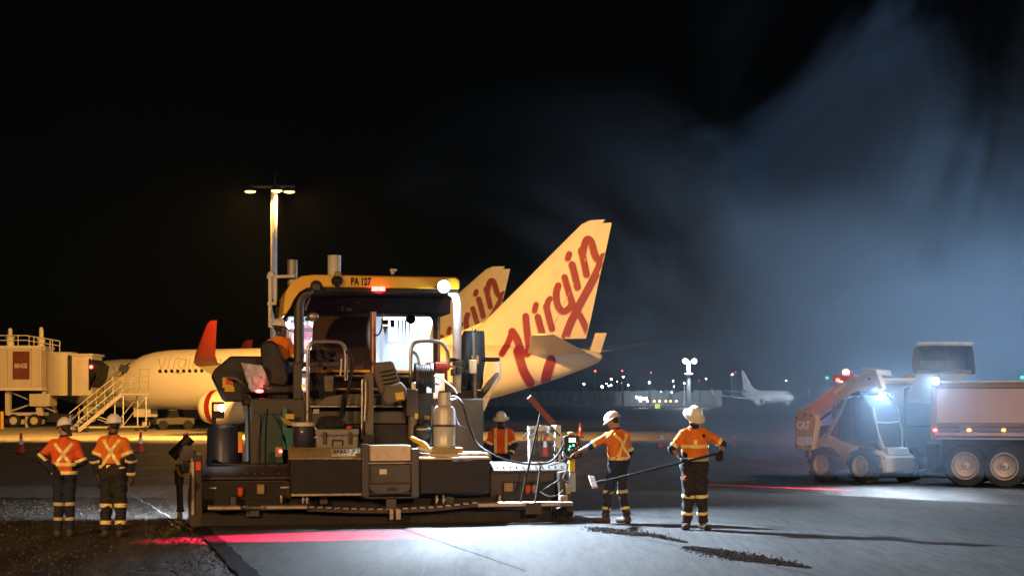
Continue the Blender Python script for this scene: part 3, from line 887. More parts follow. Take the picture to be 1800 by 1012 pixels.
# ---------------------------------------------------------------- traffic cones
M_cone = pm("cone_orange_red", (.62, .05, .02), .5, var=.1)
M_cband = pm("cone_white_band", (.8, .78, .74), .4, var=.05)
M_cbase = pm("cone_black_base", (.03, .03, .03), .8)
def make_cone():
    t = thing("traffic_cone", "", "traffic cone", (0, 0, 0), 0, "orange and white traffic cones round the works")
    mb = MB(); mb.prism([(.2 * cos(a + pi / 8), .2 * sin(a + pi / 8), 0) for a in [2 * pi * k / 8 for k in range(8)]], (0, 0, .05)); obj("base", mb, M_cbase, t, bevel=.01)
    mb = MB(); mb.lathe([(.05, .135), (.07, .12), (.78, .03), (.79, .02)], (0, 0, 0), (0, 0, 1), 20); obj("body", mb, M_cone, t)
    mb = MB(); mb.lathe([(.36, .0865), (.56, .0612)], (0, 0, 0), (0, 0, 1), 20, cap=False); obj("reflective_band", mb, M_cband, t)
    return t
cone0 = None
for px, py, lb in ((37, 798, "traffic cone farthest left, beyond the left worker"), (247, 796, "traffic cone beyond the two left workers, under the airliner's nose wheels"), (329, 797, "traffic cone half hidden by the paver's left sensor arm"), (324, 800, "traffic cone touching the one behind the paver's left sensor arm"),
                  (1163, 788, "traffic cone between the worker at the control panel and the worker holding the lute"), (1291, 787, "traffic cone just right of the worker holding the lute"), (1020, 769, "small distant traffic cone above the paver's control box"), (958, 804, "traffic cone seen through the white pipe frame"), (1424, 786, "traffic cone beside the rear of the loader")):
    c = WF.gd(px, py)
    o = make_cone() if cone0 is None else copy_tree(cone0)
    cone0 = cone0 or o
    o.location = (c.x, c.y, .004); o['label'] = lb; o.rotation_euler = (0, 0, random.uniform(0, 1))
# ---------------------------------------------------------------- across the airfield
far = copy_tree(ap1)
for o in [x for x in bpy.data.objects if x.parent == far]:
    if o.name.startswith(("tail_letter", "tail_underline", "cabin_letter", "door_outline")):
        for c_ in [x for x in bpy.data.objects if x.parent == o]: bpy.data.objects.remove(c_)
        bpy.data.objects.remove(o)
    elif o.name.startswith("winglet"):
        o.data = o.data.copy(); o.data.materials[0] = M_plane
        if 'label' in o: del o['label']
far.location = (91, 532.6, 0); far.rotation_euler = (0, 0, radians(-72.5 + 180))
far['label'] = "plain white airliner parked far across the airfield, nose to the right"; del far['group']
def za(x, y): return (1000 + x / 3.6, 600 + y / 3.6)
def wa(x, y, Y): return WF.pt(*za(x, y), Y)
# tall white mast
Yf = 470.0
c = wa(757, 370, Yf)
t = thing("apron_light_mast", "tall far mast with two bright white lamps, left of the plain white airliner", "light mast", (c.x, Yf, 0))
zt = wa(757, 128, Yf).z
mb = MB(); mb.cyl((c.x, Yf, 0), (c.x, Yf, zt), .75, .5, 12); mb.cyl((c.x, Yf, zt * .72), (c.x, Yf, zt * .76), 1.3, n=12); mb.box((c.x - 1, Yf - 1, 0), (c.x + 8, Yf + 1, 1.6)); obj("pole", mb, M_white, t)
mb = MB(); mb.bar(wa(730, 130, Yf), wa(800, 130, Yf), .5, .5); obj("crossarm", mb, M_dark, t)
for x in (737, 793):
    p = wa(x, 124, Yf)
    mb = MB(); mb.sphere(p, (.75, .6, .7), 12); obj("lamp", mb, M_lampglass_w, t)
    point("far_flood", p + Vector((0, -2.2, -1)), 9000, LED, .8, t)
spot("far_flood", wa(757, 124, Yf) + Vector((0, 1, 3)), (88, 560, 6), 900000, LED, 60, .5, 1.0, t)
# small lights on thin poles
M_fl = {'w': M_lampglass_w, 'r': M_lampglass_r, 'o': pm("distant_orange_lamp", (1, .5, .2), .3, emit=(1, .5, .2), estr=12), 'y': pm("distant_warm_lamp", (1, .9, .7), .3, emit=(1, .9, .7), estr=25), 'g': M_lampglass_g}
CW = {'w': 'white', 'r': 'red', 'y': 'warm white', 'g': 'green'}
M_pole = pm("distant_pole", (.2, .2, .2), .6)
lamps = [(166, 186, 9, 'r', "below the near airliner's right stabiliser, leftmost of the red ones"), (338, 185, 8, 'r', "below the tip of the near airliner's stabiliser"), (344, 223, 8, 'y', "just under the second red one"), (267, 238, 8, 'w', "topmost of a white cluster under the stabiliser"), (95, 268, 7, 'w', "leftmost of the white ones past the airliner's tail"),
         (238, 266, 5, 'w', "left in the white cluster"), (252, 279, 5, 'w', "lowest in the white cluster"), (210, 285, 12, 'w', "brightest and biggest beside the white cluster"), (268, 276, 6, 'w', "right in the white cluster"), (376, 276, 6, 'w', "right of the warm one under the stabiliser tip"), (509, 259, 9, 'w', "halfway between the airliner's tail and the far mast"), (519, 196, 5, 'r', "small, above the midway white one"),
         (660, 249, 5, 'w', "upper, just left of the far mast"), (582, 317, 4, 'w', "low, above the row of orange ground lights"), (650, 321, 7, 'w', "low, close left of the far mast"), (666, 284, 5, 'w', "middle height, close left of the far mast"), (730, 264, 8, 'w', "touching the far mast"), (823, 246, 4, 'r', "small, right of the far mast"), (869, 236, 8, 'y', "on its own pole between the far mast and the white airliner"), (882, 328, 5, 'w', "low, on the pole right of the far mast"),
         (1033, 208, 8, 'w', "beside the far airliner's tail fin"), (1055, 192, 6, 'r', "touching the far airliner's tail fin"), (1375, 248, 6, 'w', "above the far airliner's nose"), (1634, 230, 17, 'g', "big, between the far airliner and the loader"), (1722, 250, 15, 'w', "large round, just left of the loader's arm"), (1790, 190, 8, 'r', "left of the loader's red beacon"), (336, 260, 3, 'w', "tiny, under the second red one"), (306, 252, 3, 'w', "tiny, inside the white cluster"), (2868, 226, 20, 'g', "at the right edge above the truck's tray")]
for x, y, s, col, where in lamps:
    Y = random.uniform(520, 640); k_ = Y / F_PX / 3.6
    p = wa(x, y, Y)
    t = thing("airfield_light", f"{CW[col]} airfield light {where}", "light", (p.x, Y, 0), None, "distant airfield lights")
    mb = MB(); mb.cyl((p.x, Y + .3, 0), (p.x, Y + .3, p.z), .16, .1, 6); obj("pole", mb, M_pole, t)
    r = s * k_ * .62
    mb = MB(); mb.sphere(p, (r, r * .6, r * (.75 if col == 'g' else 1)), 10); obj("lamp", mb, M_fl[col], t)
ORD = ('first', 'second', 'third', 'fourth', 'fifth', 'sixth', 'seventh')
for i, x in enumerate((452, 498, 540, 573, 613, 643, 680)):
    Y = 430; p = wa(x, 377, Y)
    t = thing("ground_light", "", "light", (p.x, Y, 0))
    mb = MB(); mb.lathe([(0, .12), (p.z, .1)], (p.x, Y, 0), (0, 0, 1), 8); obj("pole", mb, M_pole, t)
    mb = MB(); mb.sphere((p.x, Y, p.z), .3, 8); obj("lamp", mb, M_fl['o'], t)
    props(t, label=f"small orange ground light, {ORD[i]} from the left in the row left of the far mast", cat="light", group="row of orange ground lights")
for i, (x, y) in enumerate(((430, 352), (446, 362), (455, 356), (470, 362), (488, 358))):
    Y = 450; p = wa(x, y, Y)
    t = thing("ground_light", "", "light", (p.x, Y, 0))
    mb = MB(); mb.cyl((p.x, Y, 0), (p.x, Y, p.z), .05, n=6); obj("pole", mb, M_pole, t)
    mb = MB(); mb.sphere(p, .32, 8); obj("lamp", mb, M_lampglass_w, t)
    props(t, label=f"white ground light, {ORD[i]} from the left in the bright cluster above the orange row", cat="light", group="cluster of white ground lights")
p = wa(560, 408, 330)
t = thing("airfield_sign", "small glowing yellow sign standing in the dark field between two workers", "sign", (p.x, 330, 0))
mb = MB(); mb.box((p.x - .5, 329.8, p.z - .45), (p.x + .5, 330.1, p.z + .45)); obj("panel", mb, pm("lit_yellow_sign", (.8, .9, .1), .4, emit=(.85, .95, .15), estr=1.6), t)
mb = MB(); mb.box((p.x - .4, 329.9, 0), (p.x - .34, 330, p.z - .4)); mb.box((p.x + .34, 329.9, 0), (p.x + .4, 330, p.z - .4)); obj("legs", mb, M_dark, t)
# fence of pale blast panels and sheds
mb = MB()
for i in range(34):
    x0 = -12 + i * 2.6
    mb.box((x0, 600 + .2 * random.random(), 0), (x0 + 2.5, 600.5, 5.4 + random.uniform(-.5, .5)))
f = obj("blast_fence", mb, pm("pale_fence_panels", (.24, .25, .25), .6, var=.4, scale=.6), label="long pale fence running along the far side of the airfield", cat="fence")
# dark trees far beyond at right
random.seed(3)
mb = MB()
for cx, top in ((1380, 660), (1415, 668), (1445, 655), (1478, 645), (1500, 642), (1525, 652), (1560, 660), (1600, 664), (1230, 690), (1290, 690), (1100, 688), (1030, 690), (1160, 686), (1340, 688), (1660, 668), (1720, 672), (1790, 670)):
    Y = 880; p = WF.pt(cx, top, Y); H = p.z
    for _ in range(170):
        a = random.uniform(0, 2 * pi); rr = random.uniform(0, 1) ** .5; zz = random.uniform(-1, 1)
        w = 9.5 * sqrt(max(0, 1 - zz * zz * .8)) * rr
        c = Vector((p.x + w * cos(a), Y + w * sin(a), H * .55 + H * .45 * zz))
        R = Matrix.Rotation(random.uniform(0, 6), 3, 'X') @ Matrix.Rotation(random.uniform(0, 6), 3, 'Z')
        s = random.uniform(.9, 2.0)
        mb.add([c + R @ Vector(q) * s for q in ((-1, -.6, 0), (1, -.7, .2), (.8, .7, -.1), (-.7, .8, .3))], [(0, 1, 2, 3)])
    mb.cyl((p.x, Y, 0), (p.x, Y, H * .6), .5, .2, 6)
obj("treeline", mb, pm("far_foliage", (.05, .07, .04), .8, var=.4, scale=.4), kind='stuff', label="dark line of trees beyond the airfield", smooth=False)
# ---------------------------------------------------------------- the asphalt paver, written from its screed (d = 0) forward
PV = Frame((-1.94, 25.72, 0), radians(10.5))
pv = thing("asphalt_paver", "big asphalt paver with yellow roof marked PA 127, its wide dark screed towards us", "paver", PV.loc, PV.rz)
G = 'grime'
P_black = pm("screed_black_steel", (.012, .010, .008), .62, .3, var=.35, scale=5, bump=.15, dirt=(.07, .055, .04), dirt_amt=.12)
P_brown = pm("screed_brown_steel", (.05, .037, .027), .55, .3, var=.3, scale=5, bump=.12, dirt=(.02, .017, .014), dirt_amt=.35, streak=True)
P_tan = pm("grey_tan_machine_paint", (.13, .105, .078), .5, .1, var=.18, scale=4, bump=.06, dirt=(.05, .04, .03), dirt_amt=.25)
P_grey = pm("machine_grey_paint", (.06, .053, .045), .5, .15, var=.2, scale=4, dirt=(.035, .03, .025), dirt_amt=.3)
P_yel = pm("paver_yellow_paint", (.8, .44, .014), .38, var=.06, scale=2, dirt=(.35, .2, .03), dirt_amt=.03)
P_ochre = pm("worn_ochre_paint", (.34, .23, .09), .5, var=.2, scale=6, dirt=(.08, .06, .04), dirt_amt=.3)
P_pale = pm("worn_pale_steel", (.42, .36, .29), .5, .4, var=.3, scale=9, bump=.2, dirt=(.08, .065, .05), dirt_amt=.35)
P_tread = pm("diamond_plate", (.5, .42, .3), .45, .4, var=.2, scale=10, dirt=(.1, .08, .06), dirt_amt=.2)
P_pipe = pm("bare_pipe", (.36, .32, .28), .35, .7, var=.25, scale=12)
P_whitep = pm("white_pipe", (.72, .72, .7), .45, var=.12, scale=8)
P_rust = pm("rusty_tray_steel", (.085, .042, .022), .65, .2, var=.35, scale=2.5, bump=.1, dirt=(.03, .018, .012), dirt_amt=.4)
P_glass = pm("clear_screen", (.9, .95, 1), .05, var=.02, alpha=.12, spec=.6)
P_seat = pm("black_vinyl", (.012, .012, .012), .6, var=.2)
P_stick_y = pm("yellow_sticker", (.7, .45, .02), .5, var=.08)
P_stick_r = pm("orange_red_sticker", (.6, .08, .02), .5, var=.08)
P_label = pm("pale_label", (.65, .6, .5), .5, var=.1)
P_hose = pm("black_hose", (.015, .015, .015), .6)
P_green = pm("dark_green_paint", (.012, .05, .035), .5, var=.2, scale=4)
P_teal = pm("teal_paint", (.05, .2, .19), .5, var=.15, scale=5, dirt=(.06, .07, .06), dirt_amt=.2)

def PR(name, x0, y0, x1, y1, d0, d1, mat, parent=pv, bevel=.01, label=None):
    mb = MB(); PV.rect(mb, x0, y0, x1, y1, d0, d1)
    return obj(name, mb, mat, parent, label, bevel=bevel)
def PP(name, pts, d0, d1, mat, parent=pv, bevel=.01, label=None):
    mb = MB(); PV.poly(mb, pts, d0, d1)
    return obj(name, mb, mat, parent, label, bevel=bevel)
def PT(name, pts, r, mat, parent=pv, rnd=5, n=8, label=None):
    mb = MB(); mb.tube([PV.pt(*p) for p in pts], r, n, round_=rnd)
    return obj(name, mb, mat, parent, label)
def lx(px, d=0.0): return PV.pt(px, 880, d).x
XL, XE = lx(347), lx(1006)

# --- screed
mb = MB(); mb.box((XL + .05, .06, .02), (XE - .05, .5, .25)); mb.prism([(XL + .05, -.06, .035), (XL + .05, .06, .02), (XL + .05, .06, .24), (XL + .05, 0, .24)], (XE - XL - .1, 0, 0))
scr = obj("screed_plate", mb, P_black, pv, bevel=.008)
mb = MB()
for i in range(26):
    x = XL + .2 + i * (XE - XL - .4) / 25
    mb.cyl((x, -.045, .075), (x, -.01, .085), .014, n=6)
obj("bolt_row", mb, P_pipe, scr, kind='stuff')
mb = MB(); mb.box((XL + .02, .3, .25), (XE - .02, 1.0, .42)); obj("screed_carrier", mb, P_black, pv)
# left and right extensions
for nm, x0, x1, yt in (("left", 354, 512, 838), ("right", 862, 992, 826)):
    mb = MB(); PV.poly(mb, [(x0, yt), (x1, yt), (x1, 880), (x0, 880)], .32, .9); ext = obj("screed_extension", mb, P_brown, pv, bevel=.01)
    a = PV.pt(x0 - 2, yt - (14 if nm == "left" else 10), .45); b = PV.pt(x1 + 2, yt, .45)
    mb = MB(); mb.prism([(a.x, .22, b.z - .02), (a.x, .22, b.z + .015), (a.x, .45, a.z + .02), (a.x, .95, a.z + .02), (a.x, .95, b.z - .02)], (b.x - a.x, 0, 0)); lip = obj("extension_lid", mb, P_brown if nm == "left" else P_grey, ext, bevel=.006)
    mb = MB()
    for i in range(11):
        x = a.x + .1 + i * (b.x - a.x - .2) / 10
        mb.cyl((x, .30, b.z + .055), (x, .27, b.z + .075), .012, n=6)
    obj("rivets", mb, P_pipe, lip, kind='stuff')
    mb = MB(); PV.rect(mb, x0 + 22, 846, x1 - 12, 879, .29, .33); obj("recess", mb, P_black, ext, bevel=.004)
PR("control_box", 452, 851, 465, 868, .24, .3, P_ochre); PR("control_box", 886, 848, 902, 864, .24, .3, P_ochre)
for x, y, m in ((423, 862, P_stick_r), (928, 858, P_stick_r), (939, 857, P_pale)):
    mb = MB(); c = PV.pt(x, y, .24); mb.lathe([(0, .035), (.05, .05), (.12, .05), (.14, .02)], c + Vector((0, 0, -.08)), (0, 0, 1), 12); obj("grease_bottle", mb, m, pv)
for x0, x1, y in ((368, 380, 857), (493, 510, 856)):
    PR("name_plate", x0, y - 1, x1, y + 1.2, .28, .3, P_label, bevel=0)
PR("extension_clamp", 405, 872, 416, 892, .05, .3, P_grey); PR("extension_clamp", 492, 870, 497, 884, .1, .3, P_pipe); PR("extension_clamp", 876, 870, 881, 884, .1, .3, P_pipe)
# step boards
for x0, y0, x1, y1, m in ((365, 889, 424, 896, P_pale), (468, 888, 541, 895, P_pale), (840, 882, 1008, 891, P_pale)):
    PR("step_board", x0, y0, x1, y1, -.38, -.05, m, bevel=.012)
mb = MB(); a = PV.pt(424, 892, -.2); b = PV.pt(470, 892, -.2); mb.cyl(a, b, .022, n=8); mb.cyl(a + Vector((.02, 0, 0)), a + Vector((.1, 0, 0)), .04, n=8); mb.cyl(b - Vector((.1, 0, 0)), b, .04, n=8)
obj("linkage_rod", mb, P_pipe, pv)
PR("work_plate", 432, 896, 456, 908, -.12, 0, P_grey, label="square steel plate hanging below the left step board")
mb = MB()
q = [(540, 892, -.3), (615, 895, -.3), (690, 896, -.3), (765, 892, -.3), (842, 884, -.3)]
up_ = [PV.pt(*p) for p in q]
mb.loft([[p + Vector((0, 0, 0)), p + Vector((0, .3, .0)), p + Vector((0, .3, -.05)), p + Vector((0, 0, -.05))] for p in up_])
wk = obj("centre_walkway", mb, P_brown, pv)
for i in range(20):
    t = (i + .5) / 20 * 4; k = min(3, int(t)); p = up_[k].lerp(up_[k + 1], t - k)
    mb = MB(); mb.box(p + Vector((-.045, .0, .004)), p + Vector((.045, .29, .022))); obj("grating_bar", mb, P_pipe, wk)
# centre: boxes, console
PR("side_box", 511, 806, 636, 868, -.12, .95, P_black, bevel=.015, label="black flat box left of the centre console")
PR("box_foot_strip", 512, 866, 638, 872, -.16, .1, P_pale)
mb = MB(); mb.prism([PV.pt(508, 807, -.13), PV.pt(637, 807, -.13), PV.pt(632, 788, .3), PV.pt(506, 788, .3)], (0, 0, .02)); lid = obj("sloping_lid", mb, P_ochre, pv, bevel=.005)
mb = MB()
for i in range(9):
    p = PV.pt(516 + i * 14.5, 806, -.14); mb.cyl(p, p + Vector((0, -.015, 0)), .013, n=6)
obj("rivets", mb, P_pipe, lid, kind='stuff')
mb = MB(); o_ = PV.pt(582, 804, -.085); r_ = PV.pt(627, 804, -.085)
sl = (PV.pt(600, 788, .3) - PV.pt(600, 807, -.13)).normalized()
mb.prism([o_ + Vector((0, 0, .02)), r_ + Vector((0, 0, .02)), r_ + sl * .27 + Vector((0, 0, .02)), o_ + sl * .27 + Vector((0, 0, .02))], (0, -.004, .012))
plate = obj("number_plate", mb, pm("cream_number_plate", (.62, .5, .3), .5, var=.1), lid, label="cream plate reading 04321 F")
obj("plate_lettering", text_mb("04321 F", .17, o_ + Vector((.02, -.008, .06)) + sl * .05, (1, 0, 0), sl, .006, .004, fit=(r_.x - o_.x) * .9), P_black, plate)
PR("side_box", 737, 808, 861, 868, -.12, .95, P_black, bevel=.015, label="black flat box right of the centre console")
PR("box_top_board", 737, 803, 862, 808, -.14, .98, pm("varnished_board", (.5, .34, .14), .4, var=.2, streak=False))
for i in range(3):
    PR("console_post", *((636, 780, 649, 873), (723, 788, 737, 873), (640, 872, 735, 876))[i], -.2, .1, P_grey)
mb = MB(); PV.rect(mb, 649, 782, 722, 810, -.14, .3); tp = obj("tread_plate", mb, P_tread, pv, bevel=.006)
mb = MB()
for j in range(7):
    for i in range(16):
        p = PV.pt(651.5 + i * 4.6 + (2.2 if j % 2 else 0), 784.5 + j * 3.9, -.143)
        s = .6 if (i + j) % 2 else -.6
        mb.obox(p, (.03, .008, .009), Matrix.Rotation(s, 3, 'Y'))
obj("tread_pattern", mb, P_tread, tp, kind='stuff')
PR("console_panel", 648, 815, 724, 870, -.12, .2, P_grey, label="grey front panel with a small pale sticker")
PR("sticker", 667, 824, 680, 833, -.125, -.12, P_label, bevel=0)
mb = MB()
pts = [(648, 850), (724, 848), (722, 860), (712, 868), (660, 869), (650, 861)]
PV.poly(mb, pts, -.24, -.12); obj("bumper", mb, P_grey, pv, bevel=.02)
PR("bumper_slot", 680, 857, 698, 862, -.245, -.2, P_black, bevel=0)
mb = MB(); PV.rect(mb, 646, 812, 724, 815, -.2, -.1); obj("console_ledge", mb, P_pale, pv, bevel=.004)
PR("drop_bracket", 679, 876, 697, 900, -.3, -.2, P_grey); PR("hinge_ear", 685, 894, 692, 913, -.34, -.28, P_pale); PR("hinge_ear", 696, 894, 705, 913, -.34, -.28, P_pale)
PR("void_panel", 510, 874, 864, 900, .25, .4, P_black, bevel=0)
for x in (562, 784):
    PR("lift_lug", x, 872, x + 14, 886, .1, .25, P_grey)
for x in (768, 780, 540, 533):
    mb = MB(); a = PV.pt(x, 870, -.05); mb.cyl(a, PV.pt(x, 884, -.05), .02, n=8); mb.cyl(PV.pt(x, 876, -.05), PV.pt(x, 879, -.05), .035, n=6); obj("adjuster_bolt", mb, P_pipe, pv)
# end gates
mb = MB(); PV.poly(mb, [(331, 920), (330, 870), (340, 800), (354, 800), (357, 925), (340, 929)], -.02, 1.3); eg = obj("end_gate", mb, P_brown, pv, bevel=.012, label="left end gate, scraped along its edge")
PR("edge_strip", 336, 810, 342, 905, -.06, -.01, P_pale, eg); PR("reflector", 344, 811, 353, 826, -.05, -.02, pm("glowing_red_reflector", (.6, .05, .02), .3, emit=(1, .08, .02), estr=.15), eg, bevel=.003)  # faint glow put into the reflector for the light it throws back
mb = MB(); PV.poly(mb, [(984, 830), (1003, 826), (1009, 900), (1004, 920), (984, 920)], -.05, 1.3); eg2 = obj("end_gate", mb, P_brown, pv, bevel=.012, label="right end gate below the control panel")
mb = MB()
for i in range(26):
    p = PV.pt(random.uniform(972, 1003), random.uniform(893, 919), -.06); mb.obox(p, (.07, .06, .05), Matrix.Rotation(random.uniform(0, 3), 3, 'Y') @ Matrix.Rotation(random.uniform(0, 3), 3, 'X'))
obj("caked_bitumen", mb, P_black, eg2, kind='stuff')
PR("post_sleeve", 1001, 830, 1012, 864, -.1, 0, pm("pale_blue_grey", (.33, .4, .44), .5, var=.15), eg2); PR("post_sleeve", 1002, 806, 1011, 829, -.1, 0, P_stick_y, eg2); PR("post_sleeve", 1003, 797, 1009, 808, -.08, -.02, P_black, eg2)
PR("gate_box", 995, 848, 1003, 868, -.14, -.05, P_pale, eg2); PR("gate_box", 985, 870, 998, 884, -.2, -.05, P_galv if False else P_pale, eg2)
# control panel for the screed
mb = MB(); PV.poly(mb, [(991, 767), (1000, 764), (1016, 764), (1020, 768), (1023, 797), (1018, 800), (997, 802), (994, 797)], -.16, -.04)
cp = obj("control_panel", mb, P_black, pv, bevel=.012, label="black hand control panel with a lit screen")
PR("screen", 1000, 769, 1012, 777, -.166, -.158, pm("lit_screen", (.8, .8, .75), .3, emit=(.95, .92, .85), estr=1.2), cp, bevel=0)
for x, y, m in ((1002, 784, M_lampglass_g), (1008, 782, M_lampglass_g), (1000, 789, M_lampglass_g), (1014, 778, P_stick_y), (1016, 785, P_pale), (1006, 790, P_pale), (1012, 788, P_pale), (1002, 793, P_pale), (1010, 794, P_pale), (1016, 792, P_pale)):
    mb = MB(); c = PV.pt(x, y, -.16); mb.cyl(c, c + Vector((0, -.018, 0)), .012, n=8); obj("button", mb, m, cp)
mb = MB(); c = PV.pt(1003, 764, -.1); mb.lathe([(0, .03), (.02, .045), (.04, .04), (.05, .02)], c, (0, 0, 1), 12); obj("stop_knob", mb, P_stick_y, cp)
mb = MB(); mb.tube([PV.pt(992, 790, -.1), PV.pt(990, 802, -.22), PV.pt(1004, 805, -.26), PV.pt(1021, 802, -.22), PV.pt(1022, 790, -.1)], .014, 8, round_=4); obj("guard_bar", mb, P_black, cp)
for k, pts in enumerate(([(1005, 801, -.05), (996, 820, -.15), (1000, 845, -.16), (990, 840, -.1), (998, 822, -.08)], [(990, 838, 0), (975, 848, -.05), (958, 858, .05), (950, 866, .1)], [(998, 846, -.05), (985, 866, -.1), (965, 872, -.08), (948, 862, .1)], [(1000, 800, -.02), (985, 812, 0), (965, 818, .1)])):
    PT("control_cable", pts, .010, P_hose if k else pm("grey_cable", (.12, .13, .15), .6), rnd=6, n=6)
# left levelling sensor arm
sa = PR("sensor_arm_bracket", 318, 790, 344, 800, .1, .2, P_grey)
mb = MB(); mb.cyl(PV.pt(302, 802, .1), PV.pt(335, 769, .1), .085, n=14); obj("sensor_tube", mb, P_black, pv)
mb = MB(); mb.cyl(PV.pt(314, 815, .05), PV.pt(317, 893, .05), .05, n=10); mb.cyl(PV.pt(314, 826, .05), PV.pt(315, 850, .05), .07, n=10); mb.lathe([(0, .05), (.05, .07)], PV.pt(317, 893, .05), (0, 0, -1), 10); obj("sensor_leg", mb, P_brown, pv)
PR("sensor_foot", 312, 895, 321, 912, .0, .1, P_ochre)
mb = MB(); c = PV.pt(328, 796, .05); mb.lathe([(-.06, .05), (-.05, .12), (.05, .12), (.06, .05)], c, (0, 1, 0), 14); obj("sensor_wheel", mb, P_grey, pv)
PT("sensor_hose", [(310, 820, .0), (318, 835, -.05), (332, 832, -.05), (338, 812, 0), (332, 790, .05)], .022, P_ochre, rnd=6)
PR("sensor_post", 322, 800, 332, 830, .15, .25, P_brown)
PT("sensor_hose", [(326, 792, .1), (340, 800, .1), (346, 815, .1), (345, 840, .1)], .018, P_hose, rnd=6)

# --- tractor body behind the screed
PR("rear_bulkhead", 522, 745, 745, 800, 1.25, 1.6, P_black)
PR("tractor_body", 440, 700, 850, 860, 1.7, 5.6, P_grey, bevel=.03)
mb = MB(); PV.poly(mb, [(556, 712), (574, 697), (610, 692), (714, 692), (714, 712)], 1.42, 2.4); obj("engine_cover", mb, P_tan, pv, bevel=.015, label="sloping grey tan engine cover")
PR("cover_ledge", 545, 712, 716, 716, 1.36, 1.6, P_pipe); PR("cross_beam", 548, 722, 716, 745, 1.4, 1.6, P_grey); PR("cross_beam", 655, 724, 714, 744, 1.36, 1.42, P_grey)
PR("socket_plate", 551, 719, 561, 726, 1.38, 1.4, P_label, bevel=.002)
mb = MB()
for x in (553.7, 557.8): mb.cyl(PV.pt(x, 722.5, 1.379), PV.pt(x, 722.5, 1.37), .012, n=8)
obj("socket", mb, P_black, pv)
PR("upright", 641, 655, 657, 776, 1.15, 1.3, P_tan, label="square grey tan upright left of the tilted seat"); PR("upright_cap", 638, 763, 658, 779, 1.1, 1.32, P_grey)
mb = MB(); PV.rect(mb, 714, 684, 735, 731, 1.0, 1.25); obj("lever_housing", mb, P_brown, pv, bevel=.015)
mb = MB(); mb.cyl(PV.pt(726, 731, 1.1), PV.pt(724, 772, 1.1), .075, n=16); obj("lift_ram", mb, P_tan, pv)
PR("side_frame", 735, 690, 762, 800, 1.3, 1.6, P_black)
for (x0, y0, x1, y1) in ((729, 726, 735, 736), (746, 730, 755, 737)):
    PR("sticker", x0, y0, x1, y1, .99 if x0 < 735 else 1.29, 1.3, P_stick_y, bevel=0)
for y0, y1, x0 in ((650, 654, 565), (659, 662, 586), (682, 685, 586)):
    PR("hopper_rail", x0, y0, 732, y1, 3.0, 3.15, P_ochre if y0 != 650 else P_yel)
PR("hopper_wall", 540, 655, 750, 700, 3.4, 3.6, P_black)
PR("valve_block", 570, 660, 586, 688, 1.7, 2.1, P_tan); 
for i in range(7):
    x = 543 + i * 3.5; PT("hydraulic_hose", [(x, 664 + (i % 3) * 4, 1.8), (x + 2, 680, 1.7), (x + random.uniform(-4, 6), 694, 1.75), (x + 8, 704, 1.8)], .016, P_hose, rnd=4, n=6)
# handrails
PT("handrail", [(541, 742, 1.5), (541, 700, 1.5), (541, 625, 1.5), (545, 606, 1.5), (556, 600.5, 1.5), (590, 600.5, 1.5), (602, 605, 1.5), (607, 617, 1.5), (608, 650, 1.5), (608, 668, 1.5)], .03, P_pipe)
PT("handrail", [(607, 617, 1.5), (615, 622, 1.45), (619, 634, 1.4), (617, 660, 1.3), (609, 700, 1.2), (602, 735, 1.2)], .026, P_black)
PT("handrail", [(722, 672, 1.5), (722, 622, 1.5), (726, 606, 1.5), (737, 600, 1.5), (768, 600, 1.5), (780, 606, 1.5), (787, 620, 1.5), (788, 645, 1.5)], .03, P_pipe)
PT("handrail", [(722, 617, 1.5), (731, 622, 1.45), (736, 634, 1.4), (737, 652, 1.4)], .026, P_pipe)
PT("handrail", [(636, 772, 1.1), (637, 700, 1.1), (637, 672, 1.1), (640, 667, 1.1), (643, 672, 1.1), (643, 705, 1.1), (641, 740, 1.1)], .022, P_pipe)
PT("lever", [(598, 660, 1.3), (600, 640, 1.3), (600, 630, 1.3)], .012, P_whitep, rnd=2)
PR("lever", 723, 672, 731, 685, .95, 1.0, P_galv if False else P_pipe)
# hose reel
rc = PV.pt(744, 660, 1.3)
mb = MB(); mb.lathe([(-.02, .21), (.02, .21)], rc + Vector((-.12, 0, 0)), (1, 0, 0), 26); mb.lathe([(-.02, .21), (.02, .21)], rc + Vector((.13, 0, 0)), (1, 0, 0), 26)
reel = obj("hose_reel", mb, P_brown, pv)
for i in range(8):
    mb = MB(); x = -.1 + i * .03; mb.tube([rc + Vector((x, .175 * cos(a), .175 * sin(a))) for a in [2 * pi * k / 20 for k in range(21)]], .016, 6); obj("hose_turn", mb, P_hose, reel)
PT("hose", [(752, 658, 1.3), (772, 664, 1.2), (795, 680, 1.2), (803, 692, 1.2)], .014, P_whitep, rnd=6)
mb = MB(); a, b = PV.pt(752, 644, 1.6), PV.pt(786, 643, 1.6); mb.cyl(a, b, .075, n=18); mb.sphere(a, (.05, .075, .075), 12); mb.sphere(b, (.05, .075, .075), 12); mb.cyl(b, b + Vector((.1, 0, 0)), .025, n=10)
fx = obj("fire_extinguisher", mb, pm("extinguisher_red", (.6, .05, .04), .3), pv); PR("clamp", 763, 635, 766, 650, 1.5, 1.7, P_black, fx)
for x0, y0, x1, y1 in ((763, 650, 785, 656), (760, 656, 765, 690), (783, 648, 787, 700)): PR("shelf_bracket", x0, y0, x1, y1, 1.6, 1.7, P_grey)
